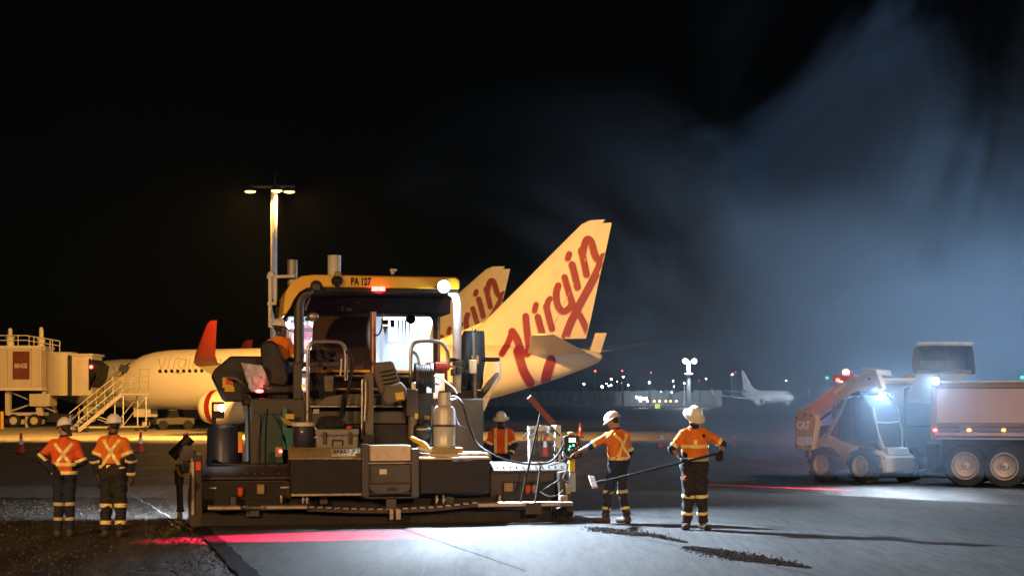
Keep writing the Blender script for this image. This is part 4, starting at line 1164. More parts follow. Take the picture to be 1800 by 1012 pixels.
# steering console, wheel
PR("dash_beam", 508, 636, 596, 644, 1.9, 2.1, P_brown); PR("dash_console", 543, 615, 588, 640, 2.4, 2.7, P_black)
c = PV.pt(572, 618, 2.2)
mb = MB(); R_ = Matrix.Rotation(radians(35), 3, 'X') @ Matrix.Rotation(radians(20), 3, 'Y')
mb.tube([c + R_ @ Vector((.19 * cos(2 * pi * k / 24), .19 * sin(2 * pi * k / 24), 0)) for k in range(25)], .02, 8)
for a in (.4, 2.5, 4.6): mb.tube([c, c + R_ @ Vector((.19 * cos(a), .19 * sin(a), 0))], .012, 6)
mb.cyl(c + Vector((0, .0, -.3)), c, .03, n=8); obj("steering_wheel", mb, P_black, pv)
PR("warning_lamp", 530, 675, 537, 681, 1.6, 1.65, pm("lit_yellow_button", (.8, .5, .02), .4, emit=(1, .6, .05), estr=.6))
PR("seat_column", 516, 640, 531, 742, 1.75, 1.95, P_grey); PR("fork_support", 470, 742, 520, 750, 1.6, 2.4, P_black)
# left operator station
mb = MB(); PV.poly(mb, [(371, 660), (378, 648), (405, 625.5), (520, 625.5), (520, 706), (397, 706), (391, 702)], 2.9, 4.2); sp_ = obj("side_pod", mb, P_seat, pv, bevel=.03, label="black swing-out operator pod with a yellow and red sticker")
PR("sticker", 391, 663, 410, 681, 2.89, 2.9, P_stick_y, sp_, 0); PR("sticker", 397, 663, 410, 676, 2.885, 2.89, P_stick_r, sp_, 0); PR("sticker", 395, 680, 412, 688, 2.883, 2.889, P_stick_y, sp_, 0)
mb = MB(); rr = []
for i in range(9):
    a = radians(95 - i * 14); rr.append((404 + 38 * cos(a), 705 - 44 * sin(a)))
mb.prism([PV.pt(x, y, 2.7) for x, y in rr] + [PV.pt(404 + 33 * cos(radians(95 - i * 14)), 705 - 39 * sin(radians(95 - i * 14)), 2.7) for i in range(8, -1, -1)], (0, .5, 0)); obj("fender_arch", mb, P_grey, pv)
PR("pod_floor", 428, 700, 520, 712, 1.9, 3.4, P_black); PT("floor_edge_bar", [(430, 707, 1.85), (508, 715, 1.85)], .03, P_rust, rnd=0)
mb = MB(); st_prof = [(458, 606), (464, 599), (480, 598), (489, 606), (503, 640), (509, 668), (500, 680), (468, 674), (460, 655)]
mb.prism([PV.pt(x, y, 2.25) for x, y in st_prof][::-1], (0, .16, 0)); mb.obox(PV.pt(488, 684, 2.6), (.58, .62, .16), Matrix.Identity(3)); seat1 = obj("operator_seat", mb, P_seat, pv, bevel=.04)
PR("seat_base", 470, 688, 508, 702, 2.4, 3.0, P_black)
# plastic sheet over the side console
random.seed(5)
mb = MB(); nx_, ny_ = 10, 9; vs = []
for j in range(ny_ + 1):
    for i in range(nx_ + 1):
        u, v = i / nx_, j / ny_
        x = 424 + 36 * u + 14 * v * (u) + (8 * v if u < .2 else 0) + 6 * v; y = 637 + 5 * u + 46 * v + 4 * sin(u * 5) * v
        p = PV.pt(x, y, 2.1 + .12 * sin(u * 4 + v * 3) + random.uniform(-.05, .05) * (.3 + v) + .2 * v); vs.append(p)
mb.add(vs, [(j * (nx_ + 1) + i, (j + 1) * (nx_ + 1) + i, (j + 1) * (nx_ + 1) + i + 1, j * (nx_ + 1) + i + 1) for j in range(ny_) for i in range(nx_)])
M_film = pm("plastic_film", (.62, .66, .75), .3, var=.1, alpha=.75)
sheet_ = obj("plastic_cover", mb, M_film, pv, label="crumpled translucent plastic sheet over the side console")
so = sheet_.modifiers.new("t", 'SOLIDIFY'); so.thickness = .004
PR("console_box", 430, 650, 462, 690, 2.5, 2.9, P_black)
mb = MB(); c = PV.pt(456, 687, 2.0); mb.sphere(c, (.07, .04, .03), 10); obj("console_lamp", mb, M_lampglass_r, pv)
point("console_glow", PV.world(PV.pt(458, 683, 1.9)), 1.6, (1, .12, .15), .05)
# right operator station
rs = []
for t_, (xa, xb, y, d0, d1) in enumerate(((817, 852, 581, 2.3, 2.45), (815, 854, 590, 2.2, 2.5), (812, 855, 610, 2.15, 2.6), (808, 856, 632, 2.15, 2.75), (812, 853, 655, 2.2, 2.9), (815, 852, 672, 2.3, 2.9), (818, 848, 684, 2.4, 2.8))):
    a, b = PV.pt(xa, y, d0), PV.pt(xb, y, d0)
    ring = []
    for k in range(28):
        an = 2 * pi * k / 28
        ca, sa_ = cos(an), sin(an)
        ca = math.copysign(abs(ca) ** .6, ca); sa_ = math.copysign(abs(sa_) ** .6, sa_)
        w = 1 + .04 * sin(an * 9 + t_)
        ring.append(Vector(((a.x + b.x) / 2 + (b.x - a.x) / 2 * ca * w, (d0 + d1) / 2 + (d1 - d0) / 2 * sa_ * w, a.z)))
    rs.append(ring)
mb = MB(); mb.loft(rs); obj("covered_seat", mb, pm("blue_grey_cover", (.075, .11, .14), .75, var=.25, scale=7, bump=.3, bscale=12), pv, label="right seat under a folded blue grey cover")
mb = MB(); c = PV.pt(819, 690, 2.6)
mb.lathe([(z_ * .30, r_) for z_, r_ in [(i / 8, .16 if i % 2 else .2) for i in range(9)]], c, (0, 0, 1), 20); obj("seat_bellows", mb, pm("grey_bellows", (.1, .12, .14), .6), pv)
PR("pod_floor", 790, 686, 850, 724, 2.0, 3.3, P_black, label="right pod floor")
mb = MB(); PV.poly(mb, [(848, 720), (848, 700), (866, 676), (878, 658), (879, 632), (881, 632), (881, 662), (868, 684), (852, 722)], 2.0, 2.05); obj("screen_frame", mb, P_pipe, pv, bevel=.004)
mb = MB(); PV.poly(mb, [(850, 690), (866, 676), (878, 658), (879, 634), (858, 636), (852, 660)], 2.02, 2.03); obj("clear_screen", mb, P_glass, pv, bevel=0)
mb = MB(); PV.poly(mb, [(846, 695), (864, 670), (879, 654), (879, 662), (866, 684), (848, 712)], 2.06, 2.5); obj("pod_side", mb, P_black, pv)
PR("armrest", 850, 628, 879, 635, 2.1, 2.3, P_seat, bevel=.02)
mb = MB(); mb.cyl(PV.pt(836, 701, 1.9), PV.pt(833, 581, 1.9), .035, n=10); mb.sphere(PV.pt(833, 581, 1.9), .045, 8); obj("joystick_pole", mb, P_tan, pv)
PR("grip_box", 826, 632, 838, 656, 1.85, 2.0, pm("cream_box", (.6, .5, .3), .5)); PR("grip_bracket", 829, 624, 842, 640, 1.9, 2.0, P_galv if False else P_pipe)
for i in range(6):
    x = 793 + i * 4; PT("hydraulic_hose", [(790, 640 - i * 2, 1.9), (x, 630 + i, 1.8), (812 + i, 636 + i * 3, 1.8), (818 + i, 650 + i, 1.8)], .016, P_hose, rnd=4, n=6)
for x0, y0, x1, y1 in ((797, 634, 812, 642), (803, 645, 815, 655), (794, 648, 802, 660), (785, 672, 795, 690)): PR("valve", x0, y0, x1, y1, 1.75, 1.9, P_grey)
# --- roof and its posts
def rp(px, py, d): return PV.pt(px, py, d)
mb = MB()
z0, z1 = rp(600, 505, 1.8).z, rp(600, 483, 1.8).z
xa, xb = rp(545, 500, 1.8).x, rp(808, 500, 1.8).x
mb.loft([[(xa, 1.8, z0), (xb, 1.8, z0 - .0), (xb + .0, 1.8, z1 - .06), (xb - .06, 1.8, z1 - .01), (xa, 1.8, z1)], [(xa, 4.9, z0), (xb, 4.9, z0), (xb, 4.9, z1 - .06), (xb - .06, 4.9, z1), (xa, 4.9, z1 + .02)]])
roof = obj("roof", mb, P_yel, pv, bevel=.025)
arc_o = [(548, 483), (530, 485), (514, 494), (503, 511), (499, 530), (497, 552)]
arc_i = [(548, 505), (540, 506), (527, 513), (517, 526), (511, 540), (503, 552)]
mb = MB(); mb.loft([[rp(*o, 1.82), rp(*i, 1.82), rp(*i, 1.82) + Vector((0, 3.0, 0)), rp(*o, 1.82) + Vector((0, 3.0, 0))] for o, i in zip(arc_o, arc_i)]); obj("roof_side", mb, P_yel, roof, bevel=.015)
mb = MB(); PV.rect(mb, 521, 507, 792, 549, 3.7, 4.9); mb.box((xa + .05, 1.86, z0 - .05), (xb - .05, 4.85, z0 - .004)); obj("roof_lining", mb, P_black, roof, bevel=.02)
mb = MB(); PV.rect(mb, 520, 507, 806, 511, 1.86, 1.95); obj("roof_rim", mb, P_black, roof, bevel=.004)
for (x0, y0, x1, y1) in ((600, 538, 604, 547), (608, 541, 619, 547), (624, 530, 634, 533), (632, 521, 637, 524)): PR("lining_label", x0, y0, x1, y1, 3.68, 3.7, P_grey if y0 < 535 else P_tan, roof, 0)
o_ = rp(617, 500.5, 1.792)
obj("machine_number", text_mb("PA 127", .17, o_, (1, 0, 0), (0, 0, 1), .008, .006, fit=rp(652.5, 500, 1.79).x - o_.x), P_black, roof, label="black lettering PA 127")
# left lamp recess and lamp, tool bracket, red lamp, flood lamp
mb = MB(); mb.cyl(rp(556, 503, 1.79), rp(556, 503, 1.9), .1, n=20); obj("lamp_recess", mb, P_black, roof)
mb = MB(); PV.rect(mb, 549, 498, 564, 511, 1.72, 1.86); obj("unlit_lamp", mb, P_grey, roof, bevel=.02)
mb = MB(); PV.rect(mb, 586, 488, 599, 500, 1.68, 1.79); PV.rect(mb, 590, 500, 596, 508, 1.7, 1.78); PV.rect(mb, 587, 508, 599, 511, 1.68, 1.8); mb.sphere(rp(593, 493, 1.72), (.1, .07, .08), 8)
cl = obj("roof_clamp", mb, P_black, roof); PR("beacon_cup", 588, 477, 600, 488, 1.7, 1.8, P_ochre, cl, .02)
for x0 in (654, 666):
    PR("red_tail_lamp", x0, 503.5, x0 + 11, 511, 1.74, 1.8, M_lampglass_r, roof, .006)
point("tail_lamp_glow", PV.world(rp(666, 516, 2.4)), 8, (1, .03, .03), .08)
fc = rp(780, 503, 1.72)
mb = MB(); mb.lathe([(-.12, .06), (-.03, .12), (.02, .125)], fc, (0, -1, -.25), 18); fl = obj("flood_lamp", mb, P_black, roof)
mb = MB(); mb.lathe([(.0, .01), (.022, .1), (.03, .09), (.04, .01)], fc, (0, -1, -.25), 18); obj("lamp_glass", mb, pm("flood_lamp_lit", (1, 1, 1), .3, emit=(.9, .96, 1), estr=300), fl)
FLW = PV.world(fc + Vector((0, -.12, -.04)))
spot("paver_flood", FLW, (.9, 23.2, 0), 6200, LED, 98, 1.0, .07)
spot("paver_flood_spill", FLW, (4.2, 23.6, 0), 6500, LED, 116, .6, .07)
point("flood_spill", PV.world(fc + Vector((.16, -.05, -.25))), 22, LED, .06)
# posts
PT("roof_post", [(545, 514, 2.0), (533, 518, 2.0), (527, 530, 2.0), (525.5, 548, 2.0), (525.5, 600, 2.0), (525, 648, 2.0)], .085, P_grey, rnd=5, n=12)
PT("roof_post", [(790, 512, 2.0), (799, 518, 2.0), (803, 530, 2.0), (803.5, 548, 2.0), (803.5, 600, 2.0), (803, 690, 2.0)], .075, P_whitep, rnd=5, n=12)
PR("rear_roof_post", 763, 548, 769, 650, 4.5, 4.65, P_black); PR("rear_roof_post", 769, 548, 774, 650, 4.5, 4.65, P_ochre)
mb = MB(); mb.tube([rp(735, 549, 3.75), rp(752, 551, 3.75), rp(762, 560, 3.75), rp(767, 580, 3.75)], .035, 8, round_=4); obj("roof_brace", mb, P_black, roof)
PT("hydraulic_pipe", [(656, 548, 3.0), (656, 600, 3.0), (656, 655, 3.0)], .055, pm("orange_lit_pipe", (.28, .14, .08), .35, .6, var=.2), rnd=2, n=12)  # metal pipe with the brown orange light on it put into its colour
PT("hydraulic_hose", [(672, 550, 3.0), (671, 575, 2.95), (665, 588, 2.95), (656, 588, 2.95)], .015, P_hose, rnd=5)
PR("black_visor", 481, 524, 494, 572, 3.5, 3.65, P_seat, bevel=.03, label="black leaning visor beside the operator")
pv_vis = [o for o in bpy.data.objects if o.name.startswith("black_visor")][0]
pv_vis.rotation_euler = (0, radians(-11), 0)
PT("mirror_bracket", [(536, 545, 2.2), (541, 530, 2.2), (545, 522, 2.2)], .02, P_pipe, rnd=3); PT("mirror_bracket", [(536, 560, 2.2), (552, 562, 2.2), (556, 552, 2.2)], .025, P_pipe, rnd=3)
mb = MB(); mb.sphere(rp(550, 556, 2.2), (.1, .04, .07), 12); obj("mirror", mb, P_pipe, pv)
mb = MB(); mb.tube([rp(475, 486, 3.4), rp(475, 575, 3.4)], .035, 8); mb.tube([rp(484, 486, 3.4), rp(484, 530, 3.4)], .03, 8); mb.tube([rp(469, 487, 3.4), rp(519, 485, 3.4)], .03, 8); mb.tube([rp(470, 534, 3.4), rp(486, 533, 3.4)], .03, 8); mb.sphere(rp(477, 483, 3.4), .07, 8)
obj("pipe_frame", mb, P_whitep, pv)
for xa_, xb_, y0, y1, m, d in ((505, 523, 457, 496, pm("sooty_grey_steel", (.34, .34, .33), .5, .4, var=.25, streak=True), 3.6), (576, 599.5, 449, 486, P_whitep, 3.4)):
    a, b = rp((xa_ + xb_) / 2, y1 + 6, d), rp((xa_ + xb_) / 2, y0, d); r_ = (rp(xb_, y0, d).x - rp(xa_, y0, d).x) / 2
    mb = MB(); mb.lathe([(0, r_), ((b - a).length, r_), ((b - a).length, r_ * .88), (.1, r_ * .88)], a, (0, 0, 1), 24); obj("exhaust_stack", mb, m, pv)
mb = MB(); c = rp(690, 482, 2.4); mb.cyl(c, c + Vector((0, 0, .06)), .03, n=8); mb.box(c + Vector((-.04, -.03, .05)), c + Vector((.07, .03, .09))); obj("roof_antenna", mb, P_whitep, roof)
# side lamps at left
def small_lamp(name, px, py, d, parent, r=.06, dirn=(0, -1, -.2)):
    c = rp(px, py, d)
    mb = MB(); mb.lathe([(-.06, r * .6), (0, r * 1.15), (.02, r * 1.15)], c, dirn, 14); h = obj(name, mb, P_black, parent)
    mb = MB(); mb.lathe([(.0, .004), (.022, r), (.035, r * .7), (.045, .004)], c, dirn, 14); obj("lamp_glass", mb, M_lampglass_w, h)
    return c
PT("lamp_pole", [(506, 632, 3.6), (506, 576, 3.6)], .03, P_whitep, rnd=0)
c1 = small_lamp("work_lamp", 506, 571, 3.5, pv, .06)
c2 = small_lamp("work_lamp", 390, 716, 1.9, pv, .06)
PR("lamp_bracket", 372, 706, 394, 735, 1.95, 2.1, P_black); PR("tail_lens", 376, 710, 384, 722, 1.85, 1.95, pm("lit_orange_lens", (.8, .25, .1), .3, emit=(1, .3, .12), estr=2.2)); PR("lamp_bracket", 372, 735, 380, 744, 1.95, 2.1, P_black)
spot("paver_side_light", PV.world(c2 + Vector((-.45, .1, .05))), (-7.2, 30.0, 0), 2200, LED, 125, .7, .06)
# assumed red line light low on the left of the roof
spot("assumed_red_line_light", PV.world(rp(545, 512, 1.7)), (-2.2, 23.6, 0), 13000, (1, .015, .07), 66, .6, .012, scale=(1, .18, 1))
# lower left: hopper side plates, tank, reflector
PR("side_plate", 456, 727, 498, 816, 1.55, 1.7, P_green, label="dark green hopper side plate"); PR("side_plate", 497, 716, 505, 790, 1.5, 1.7, P_teal, label="teal edge plate"); PP("side_plate", [(502, 752), (518, 752), (514, 790), (504, 790)], 1.2, 1.3, P_teal, label="small teal plate")
PP("hopper_wing", [(440, 740), (448, 726), (458, 727), (456, 815), (440, 818)], 1.5, 1.7, P_grey)
PR("beam_label", 502, 727, 517, 736, 1.48, 1.5, P_stick_y, bevel=0); PP("tow_beam", [(492, 732), (520, 742), (522, 750), (500, 746)], 1.3, 1.5, P_ochre)
PR("hydraulic_manifold", 484, 785, 496, 803, .9, 1.1, P_ochre); PR("red_cap", 491, 790, 496, 795, .88, .9, M_lampglass_r, bevel=0)
mb = MB(); c = PV.pt(395, 830, 2.0); c.z = 0
mb.lathe([(.42, .25), (.47, .29), (1.2, .29), (1.24, .26), (1.28, .26), (1.3, .2)], c + Vector((0, 0, .25)), (0, 0, 1), 24); tk = obj("water_tank", mb, pm("dark_blue_tank", (.02, .03, .07), .45, var=.15), pv)
PR("tank_reflector", 418.5, 772, 426, 795, 1.6, 1.65, pm("glowing_orange_reflector", (.7, .12, .02), .3, emit=(1, .2, .02), estr=.3), pv, .003); PR("tank_reflector", 418.5, 759, 426, 772, 1.6, 1.65, P_stick_y, pv, .003)  # orange reflector glows faintly, standing in for returned light
PR("tank_shelf", 368, 815, 520, 824, 1.0, 2.3, P_brown)
# crawler tracks under the tractor, mostly hidden
for x0, x1 in ((470, 540), (735, 800)):
    a, b = lx(x0, 2), lx(x1, 2)
    mb = MB(); mb.loft([[(x, 2.0, .25), (x, 2.15, .05), (x, 5.2, .05), (x, 5.4, .3), (x, 5.2, .75), (x, 2.1, .75)] for x in (a, b)]); tr_ = obj("crawler_track", mb, P_black, pv, bevel=.05)
# deck between tractor and right end: bright under an assumed work light
PR("screed_deck", 742, 796, 862, 806, .3, 1.4, P_pale); PR("screed_deck", 862, 812, 918, 818, .8, 1.4, P_black)
c3 = small_lamp("work_lamp", 842, 727, 1.9, pv, .05, (0, -.2, -1))  # assumed lamp, for the bright deck below it
spot("assumed_deck_light", PV.world(c3 + Vector((0, -.05, -.12))), PV.world(PV.pt(818, 800, .9)), 700, LED, 74, .6, .05)
c4 = small_lamp("work_lamp", 722, 560, 4.4, pv, .08, (.15, 1, -.25))  # assumed lamp under the roof, for the bright rack and steam
spot("assumed_front_light", PV.world(c4 + Vector((.05, .2, -.1))), PV.world(PV.pt(735, 630, 11)), 15000, LED, 46, .5, .08)
# tilted seat resting at the rear of the platform
mb = MB()
bp = [(657, 640), (661, 637), (687, 634), (692, 637), (702, 664), (705, 674), (700, 690), (678, 700), (668, 690), (660, 665)]
mb.prism([PV.pt(x, y, .95) for x, y in bp][::-1], (0, .14, 0)); ts = obj("spare_seat", mb, pm("seat_grey_tan", (.115, .1, .075), .7, var=.15, bump=.2), pv, bevel=.03, label="grey tan seat tilted over with a yellow sticker")
mb = MB(); mb.prism([PV.pt(x, y, .75) for x, y in ((676, 681), (706, 670), (716, 683), (714, 703), (680, 711), (673, 702))][::-1], (0, .3, 0)); obj("seat_cushion", mb, MATS["seat_grey_tan"], ts, bevel=.04)
mb = MB(); mb.prism([PV.pt(x, y, .74) for x, y in ((694, 690.5), (709, 688), (711, 701), (697, 703))][::-1], (0, .008, 0)); obj("sticker", mb, P_stick_y, ts)
for i, y in enumerate((652, 659, 666, 673)):
    mb = MB(); mb.tube([PV.pt(668 + i * 2, y + 2, .94), PV.pt(682 + i * 2, y, .93), PV.pt(693 + i * 2.4, y - 3, .94)], .012, 6, round_=3); obj("seat_seam", mb, P_black, ts)
# extra struts and hoses that fill the dark centre
for pts, r, m in (([(470, 720, 1.4), (467, 760, .9), (467, 872, .3)], .016, P_black), ([(605, 690, 1.2), (598, 735, 1.0)], .025, P_black), ([(532, 690, 1.7), (540, 712, 1.6)], .02, P_pipe), ([(757, 672, 1.5), (772, 676, 1.5)], .015, P_pipe), ([(760, 712, 1.3), (756, 790, 1.2)], .02, P_pipe), ([(800, 725, 1.6), (806, 745, 1.2), (818, 752, 1.2)], .012, P_hose)):
    PT("strut", pts, r, m, rnd=3)
mb = MB(); mb.lathe([(0, .13), (.05, .15), (.2, .15), (.24, .1)], PV.pt(740, 770, 1.1), (0, 0, 1), 18); obj("hydraulic_filter", mb, P_black, pv)
PR("bracket_shelf", 733, 752, 757, 756, .9, 1.2, P_galv if False else P_pipe)
# white pipe frame on the far right side of the screed
wf_m = P_whitep
mb = MB(); PV.rect(mb, 928, 748, 986, 757, 1.5, 1.56); mb.tube([PV.pt(931, 752, 1.5), PV.pt(931, 812, 1.5)], .03, 8); PV.rect(mb, 976, 747, 986, 816, 1.48, 1.58); mb.tube([PV.pt(962, 758, 1.5), PV.pt(976, 774, 1.5)], .03, 8)
obj("end_frame", mb, wf_m, pv, label="white pipe frame behind the right end of the screed")
for k, pts in enumerate(([(934, 752, 1.45), (922, 766, 1.4), (920, 772, 1.4)], [(938, 752, 1.45), (930, 770, 1.4), (945, 760, 1.4), (938, 800, 1.45)], [(968, 752, 1.45), (960, 765, 1.4), (966, 750, 1.4), (984, 765, 1.45)], [(976, 800, 1.4), (972, 785, 1.4), (980, 790, 1.35), (980, 812, 1.4)], [(950, 757, 1.45), (952, 800, 1.45)])):
    PT("end_cable", pts, .012, P_hose, rnd=5, n=6)
spot("assumed_frame_light", PV.world(PV.pt(905, 728, 2.2)), PV.world(PV.pt(960, 780, 1.5)), 60, LED, 110, .6, .05)  # assumed light with no lamp body, brightens the white frame

# ---------------------------------------------------------------- loose things on the paver
def ploc(px, py, d): return PV.world(PV.pt(px, py, d))
gb = thing("gas_bottle", "dented white gas bottle with a valve collar standing on the screed", "gas bottle", ploc(781, 786, .55), PV.rz)
m_gas = pm("worn_white_gas_paint", (.6, .58, .53), .4, .2, var=.15, scale=5, dirt=(.3, .2, .1), dirt_amt=.2)
mb = MB(); mb.lathe([(0, .17), (.03, .18), (.04, .175), (.32, .178), (.33, .182), (.35, .182), (.36, .178), (.58, .178), (.65, .15), (.69, .08), (.70, .01)], (0, 0, 0), (0, 0, 1), 28); obj("body", mb, m_gas, gb)
mb = MB(); mb.lathe([(.66, .09), (.66, .105), (.88, .105), (.88, .09)], (0, 0, 0), (0, 0, 1), 20, cap=False); obj("collar", mb, m_gas, gb)
mb = MB(); mb.cyl((0, 0, .68), (0, 0, .8), .025); mb.cyl((0, 0, .76), (.17, 0, .76), .02); mb.sphere((.17, -.02, .76), .04, 8); obj("valve", mb, P_pipe, gb)
mb = MB(); mb.lathe([(.33, .186), (.37, .186)], (0, 0, 0), (0, 0, 1), 24, cap=False); obj("strap", mb, P_rust, gb)
mb = MB(); mb.box((-.21, -.18, -.12), (.28, .25, 0)); obj("stand", mb, P_ochre, gb, bevel=.01)
mb = MB(); mb.tube([PV.pt(*p) for p in ((794, 697, .5), (804, 699, .4), (814, 712, .3), (824, 745, .2), (838, 778, .05), (860, 795, -.1), (890, 808, -.15), (930, 815, -.1), (965, 812, -.1), (982, 797, -.1), (992, 778, -.1))], .018, 8, round_=6)
o = obj("gas_hose", mb, P_hose); o.rotation_euler = (0, 0, PV.rz)
c_ = Vector(AUTH[o.name]); o.location = PV.world(c_); props(o, "thin black hose looping from the gas bottle to the control panel", "hose")
tc_ = thing("tool_case", "grey hard tool case with two latches on the paver's deck", "tool case", ploc(593, 789, .35), PV.rz)
m_case = pm("grey_case_plastic", (.23, .21, .18), .5, var=.1, scale=6)
mb = MB(); mb.box((-.33, 0, 0), (.33, .4, .21)); obj("body", mb, m_case, tc_, bevel=.025)
mb = MB(); mb.box((-.34, -.01, .212), (.34, .41, .315)); obj("lid", mb, m_case, tc_, bevel=.025)
for x in (-.2, .2):
    mb = MB(); mb.box((x - .03, -.03, .08), (x + .03, -.005, .27)); obj("latch", mb, P_grey, tc_, bevel=.008)
mb = MB(); mb.tube([(-.08, -.01, .05), (-.08, -.03, .14), (.08, -.03, .14), (.08, -.01, .05)], .01, 6); obj("handle", mb, P_black, tc_)
ck = thing("drink_cooler", "dark blue drink cooler with a pale lid and white handle left of the tool case", "cooler", ploc(535, 789, .4), PV.rz)
mb = MB(); mb.lathe([(0, .15), (.03, .17), (.3, .175), (.36, .175)], (0, .17, 0), (0, 0, 1), 24); obj("body", mb, pm("cooler_dark_blue", (.03, .035, .055), .4), ck)
mb = MB(); mb.lathe([(.36, .185), (.41, .185), (.42, .17)], (0, .17, 0), (0, 0, 1), 24); obj("lid", mb, P_label, ck)
mb = MB(); mb.tube([(.16, 0, .34), (.2, -.04, .3), (.2, -.04, .2), (.16, 0, .18)], .012, 6); obj("handle", mb, P_label, ck)
mb = MB(); mb.box((-.06, -.012, .26), (-.02, .0, .29)); obj("label", mb, P_label, ck)
random.seed(11)
mb = MB(); bc = PV.pt(590, 746, .55)
for i in range(9):
    mb.sphere(bc + Vector((random.uniform(-.17, .17), random.uniform(-.08, .1), random.uniform(-.05, .06))), (random.uniform(.09, .16), .1, random.uniform(.06, .1)), 10)
rb = thing("black_jacket", "bundled black jacket lying on the tool case", "jacket", PV.world(Vector((bc.x, bc.y, PV.pt(590, 756, .55).z))), PV.rz)
AUTH[rb.name] = Vector((bc.x, bc.y, PV.pt(590, 756, .55).z))
jk = obj("cloth", mb, pm("black_cloth", (.014, .013, .012), .85, var=.3, bump=.4, bscale=14), rb)
jm = jk.modifiers.new("r", 'REMESH'); jm.mode = 'VOXEL'; jm.voxel_size = .02; jm.use_smooth_shade = True
mb = MB(); mb.sphere(PV.pt(614, 751, .5), (.05, .04, .03), 10); obj("orange_patch", mb, P_stick_r, rb)
# yellow gloves, bottle by the gas bottle
gl = thing("yellow_glove", "pair of crumpled yellow and white gloves beside the gas bottle", "gloves", ploc(745, 792, .4), PV.rz)
AUTH[gl.name] = PV.pt(745, 792, .4)
for (x, y, rx_, m) in ((737, 777, .6, "y"), (748, 783, .9, "w"), (742, 789, .2, "w"), (730, 773, .5, "y")):
    mb = MB(); mb.sphere(PV.pt(x, y, .42), (.1, .06, .045), 10, R=Matrix.Rotation(rx_, 3, 'Y'))
    for k in range(3):
        p = PV.pt(x, y, .38); mb.cyl(p, p + Matrix.Rotation(rx_, 3, 'Y') @ Vector((.14, .0, -.03 + .03 * k)), .017, n=8)
    obj("glove", mb, P_stick_y if m == "y" else P_label, gl)
# lute and shovel leaning on the screed
def pole_tool(name, label, cat, base, tip, r, mat):
    t = thing(name, label, cat, PV.world(Vector((base.x, base.y, base.z))), PV.rz); AUTH[t.name] = Vector(base)
    mb = MB(); mb.cyl(base, tip, r, n=10); obj("handle", mb, mat, t)
    return t
a, b = PV.pt(914, 888, -.3), PV.pt(951, 722, -.05)
lu = pole_tool("asphalt_lute", "lute with a dark red bar head leaning up against the right of the screed", "lute", a, b, .017, P_black)
mb = MB(); mb.bar(PV.pt(930, 697, -.05), PV.pt(972, 744, -.05), .05, .09); obj("head", mb, pm("lute_dark_red", (.16, .02, .015), .45, var=.2), lu, bevel=.008)
a, b = PV.pt(938, 884, -.34), PV.pt(950, 820, -.1)
sh = pole_tool("square_shovel", "square shovel standing upright on the right step board", "shovel", PV.pt(938, 902, -.42), b, .015, P_black)
mb = MB(); mb.loft([[PV.pt(924, 903, -.45), PV.pt(953, 902, -.45), PV.pt(953, 902, -.43), PV.pt(924, 903, -.43)], [PV.pt(925, 884, -.40), PV.pt(951, 882, -.40), PV.pt(951, 882, -.38), PV.pt(925, 884, -.38)]]); obj("blade", mb, P_brown, sh)
mb = MB(); mb.tube([PV.pt(946, 812, -.1), PV.pt(956, 811, -.1), PV.pt(950, 822, -.1), PV.pt(946, 812, -.1)], .012, 6); obj("grip", mb, P_pale, sh)

# ---------------------------------------------------------------- truck backed up in front of the paver, tray raised
def tp_(px, py, d): return PV.world(PV.pt(px, py, d))
tb = thing("tipper_truck", "tipper truck beyond the paver, rusty brown tray tipped up, white cab lit", "truck", PV.world((0.0, 9.0, 0)), PV.rz)
AUTH[tb.name] = Vector((0, 9.0, 0))
mb = MB(); mb.prism([PV.pt(553, 540, 7), PV.pt(651, 540, 7), PV.pt(651, 720, 6.4), PV.pt(540, 720, 6.4)][::-1], (0, .12, 0)); obj("tailgate", mb, P_rust, tb, bevel=.02, label="rusty brown tailgate of the tipped tray")
mb = MB(); mb.prism([PV.pt(651, 540, 7), PV.pt(666, 540, 9), PV.pt(697, 690, 9), PV.pt(690, 720, 8.6), PV.pt(651, 720, 6.4)][::-1], (-.04, .05, 0)); obj("tray_side", mb, pm("tray_side_steel", (.13, .12, .12), .5, .4, var=.25, scale=3), tb)
mb = MB(); mb.prism([PV.pt(540, 720, 6.4), PV.pt(553, 540, 7), PV.pt(556, 536, 9), PV.pt(546, 720, 8.6)], (.04, .02, 0)); obj("tray_side", mb, P_rust, tb)
mb = MB(); PV.rect(mb, 500, 690, 560, 740, 9, 12.5); obj("chassis", mb, P_black, tb)
M_cabw = pm("truck_cab_white", (.75, .7, .68), .4, var=.05)
mb = MB(); PV.rect(mb, 505, 556, 557, 690, 11.5, 13.2); cb = obj("cab", mb, M_cabw, tb, bevel=.06)
PR("rear_window", 512, 562, 542, 577, 11.44, 11.5, M_window, cb, .01); PR("window_sill", 510, 577, 552, 582, 11.38, 11.5, P_grey, cb, .01)
PR("back_panel", 511, 583, 544, 615, 11.42, 11.5, pm("cab_pink_panel", (.62, .28, .24), .45, var=.06), cb, .02, label="pinkish panel with a round magenta emblem")
mb = MB(); c = PV.pt(538, 583.5, 11.42); mb.lathe([(0, .001), (0, .17)], c, (0, -1, 0), 20); mb.cyl(c, c + Vector((0, -.01, 0)), .17, n=20); em = obj("emblem", mb, pm("emblem_magenta", (.3, .01, .08), .45), cb)
mb = MB(); mb.tube([c + Vector((.085 * cos(a_), -.014, .085 * sin(a_))) for a_ in [5.2 * k / 16 - 2.4 for k in range(17)]], .014, 6); obj("emblem_mark", mb, pm("emblem_pink", (.6, .2, .2), .5), em)
PT("ladder_rail", [(553, 640, 11.2), (556, 562, 11.2)], .035, M_whitep if False else P_whitep, tb, 0); PT("ladder_rail", [(556, 640, 11.2), (560, 562, 11.2)], .02, P_whitep, tb, 0)
